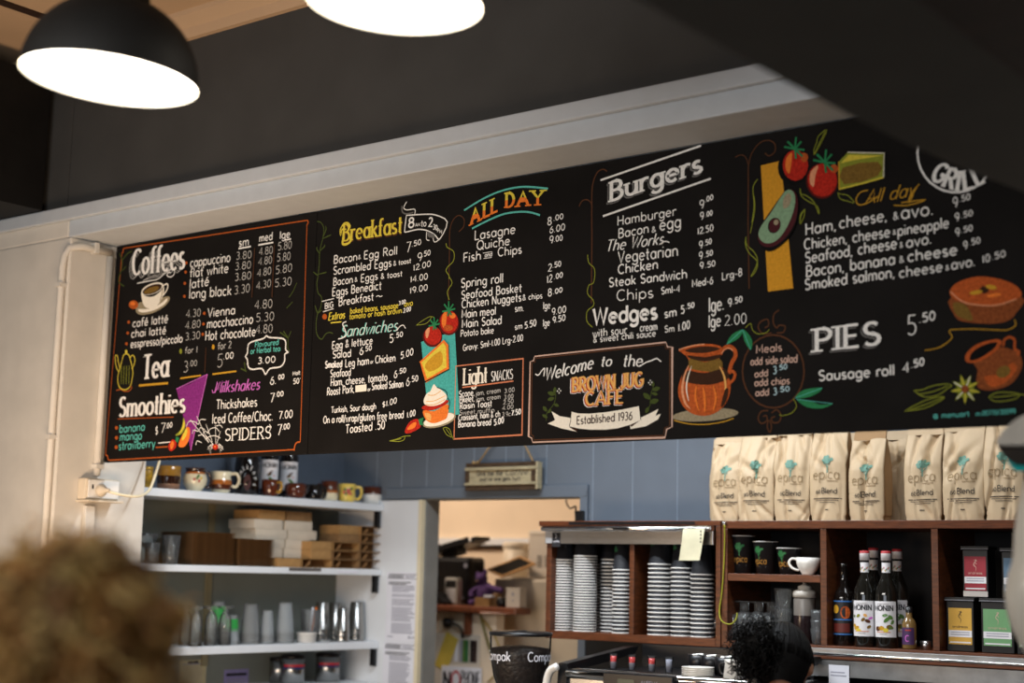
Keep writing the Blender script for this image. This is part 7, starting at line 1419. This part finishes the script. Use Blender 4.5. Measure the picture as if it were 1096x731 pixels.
# stand so that the head centre meets hp
def head_offset(S, lean, nod_): return Vector((0, .55*math.sin(lean)*S + .03*S + nod_*.05, (.95 + .55*math.cos(lean) + .105)*S))
ho = Matrix.Rotation(rz_b, 4, 'Z') @ head_offset(Sb, lean_b, nod)
bt, HT, S = figure('person', Vector((hp.x - ho.x, hp.y - ho.y, 0)), 'person with black hair in a curly bun, bent over the coffee machine', rz_b, Hb, lean_b, m_skin, arms_b, m_shirt, m_trous, nod)
rnd = random.Random(11)
def cap_hair(HT, S, keep, off, m, strands, name, parent, rough=.0):
    mb = MB(); sg, rg = 40, 26; vs = []; idx = {}
    for i in range(rg + 1):
        th = math.pi * i / rg
        for k in range(sg):
            a = 2*math.pi*k/sg; x, y, z = math.sin(th)*math.cos(a), math.sin(th)*math.sin(a), math.cos(th)
            wx = .074 * (1 - .22 * max(0, -z) ** 1.2); r = off + rough * math.sin(k*2.1 + i*1.3)
            vs.append(HT @ (Vector((x*(wx + r), y*(.094 + r), z*(.118 + r))) * S))
    fs = [(i*sg + k, (i+1)*sg + k, (i+1)*sg + (k+1) % sg, i*sg + (k+1) % sg) for i in range(rg) for k in range(sg) if keep(math.pi * (i + .5) / rg, 2*math.pi*(k + .5)/sg)]
    mb.add(vs, fs, m, True)
    for j in range(strands):
        a = rnd.uniform(math.pi * .55, math.pi * 2.45) if strands else 0; pts = []
        a0 = rnd.uniform(0, 2*math.pi)
        for q in range(7):
            th = .25 + (1.75 - .25) * q / 6
            if not keep(th, a0 % (2*math.pi)): break
            x, y, z = math.sin(th)*math.cos(a0), math.sin(th)*math.sin(a0), math.cos(th); wx = .074 * (1 - .22 * max(0, -z) ** 1.2); r = off + .0012
            pts.append(HT @ (Vector((x*(wx + r), y*(.094 + r), z*(.118 + r))) * S))
        if len(pts) > 2: mb.tube(pts, .0016, m, 4)
    return mb
def keep_b(th, a):
    y = math.sin(th) * math.sin(a); x = math.sin(th) * math.cos(a); z = math.cos(th)
    if y > .35 and z < .35: return False
    if z < -.78: return False
    if abs(x) > .80 and z < -.02 and y > -.30: return False
    return True
mb = cap_hair(HT, S, keep_b, .012, m_bh, 170, 'hair', bt)
inv = (Matrix.Translation(bt.location) @ Matrix.Rotation(rz_b, 4, 'Z')).inverted()
bun = inv @ at(809, 694, 3.98)
def curls(mb, c, R, n, m, rad, thick, turns=1.6, ez=1.0, seed=1, ms=None):
    r_ = random.Random(seed)
    for j in range(n):
        u = Vector((r_.gauss(0,1), r_.gauss(0,1), r_.gauss(0,1))).normalized(); e = u.orthogonal().normalized(); f2 = u.cross(e); ph = r_.uniform(0, 6.28); L_ = R * r_.uniform(.35, .55); pts = []
        st = R * r_.uniform(.55, .72); drift = Vector((r_.uniform(-1,1), r_.uniform(-1,1), r_.uniform(-1,.4))) * R * .25
        for q in range(11):
            tq = q / 10; an = ph + turns * 2*math.pi*tq; p = u * (st + L_ * tq) + (e * math.cos(an) + f2 * math.sin(an)) * rad * (.6 + .5*tq) + drift * tq * tq; pts.append(Vector(c) + Vector((p.x, p.y, p.z * ez)))
        mb.tube(pts, [thick * (1 - .55 * q / 10) for q in range(11)], (ms[j % len(ms)] if ms else m), 5, cap=False)
mb.ball(bun, .044, .044, .056, m_bh, 16, 12); curls(mb, bun, .066, 300, m_bh, .008, .0022, 1.7, 1.25, 5)
mb.build('hair', bt)
# customer: back of a fair curly head close to the camera, facing the counter
m_h1 = mat('golden_curls', s(236, 188, 114), .5, var=.35, scale=26); m_h2 = mat('light_brown_curls', s(204, 150, 84), .5, var=.4, scale=26); m_h3 = mat('dark_brown_curls', s(146, 100, 52), .55, var=.4, scale=26)
hp = at(76, 720, 1.50); rz_c = math.radians(30); lean_c = .03; Sc = hp.z / 1.605; Hc = Sc * 1.70
arms_c = (((.25, -.01, 1.10), (.24, .08, .88), (.235, .12, .80)), ((.25, -.01, 1.10), (.24, .08, .88), (.235, .12, .80)))
ho = Matrix.Rotation(rz_c, 4, 'Z') @ head_offset(Sc, lean_c, 0)
ct, HT, S = figure('person', Vector((hp.x - ho.x, hp.y - ho.y, 0)), 'person with fair curly hair seen from behind, blurred, close to the camera', rz_c, Hc, lean_c, m_skin2, arms_c, m_coat, m_trous, 0)
def keep_c(th, a):
    y = math.sin(th) * math.sin(a); z = math.cos(th); return not (y > .45 and z < .45)
mb = cap_hair(HT, S, keep_c, .026, m_h2, 0, 'hair', ct, .004)
hc = HT @ Vector((0, -.02 * S, .005))
r2 = random.Random(21)
for j in range(60):   # soft lumps of hair
    u = Vector((r2.gauss(0,1), r2.gauss(0,1), r2.gauss(0,1))).normalized()
    if u.y > .35 and u.z < .3: continue
    p = hc + Vector((u.x * .084, u.y * .098, u.z * .098)); mb.ball(p, r2.uniform(.018,.032), r2.uniform(.018,.032), r2.uniform(.018,.032), (m_h1, m_h2, m_h3)[j % 3], 10, 7)
rr_ = random.Random(31)
for j in range(620):
    u = Vector((rr_.gauss(0,1), rr_.gauss(0,1), rr_.gauss(0,1))).normalized()
    if u.y > .4 and u.z < .35: continue
    if u.z < -.85: continue
    p0 = hc + Vector((u.x * .085, u.y * .10, u.z * .10)); e = u.orthogonal().normalized(); f2 = u.cross(e); ph = rr_.uniform(0, 6.28); L_ = rr_.uniform(.02, .048); dr = Vector((rr_.uniform(-1,1), rr_.uniform(-1,1), rr_.uniform(-1.2,.2))) * .022; pts = []
    for q in range(12):
        tq = q / 11; an = ph + 1.5 * 2*math.pi*tq; pts.append(p0 + u * L_ * tq + (e * math.cos(an) + f2 * math.sin(an)) * .011 * (.7 + .4*tq) + dr * tq * tq)
    mb.tube(pts, [.0042 * (1 - .5 * q / 11) for q in range(12)], rr_.choice((m_h1, m_h1, m_h2, m_h2, m_h3)), 5, cap=False)
mb.build('hair', ct)
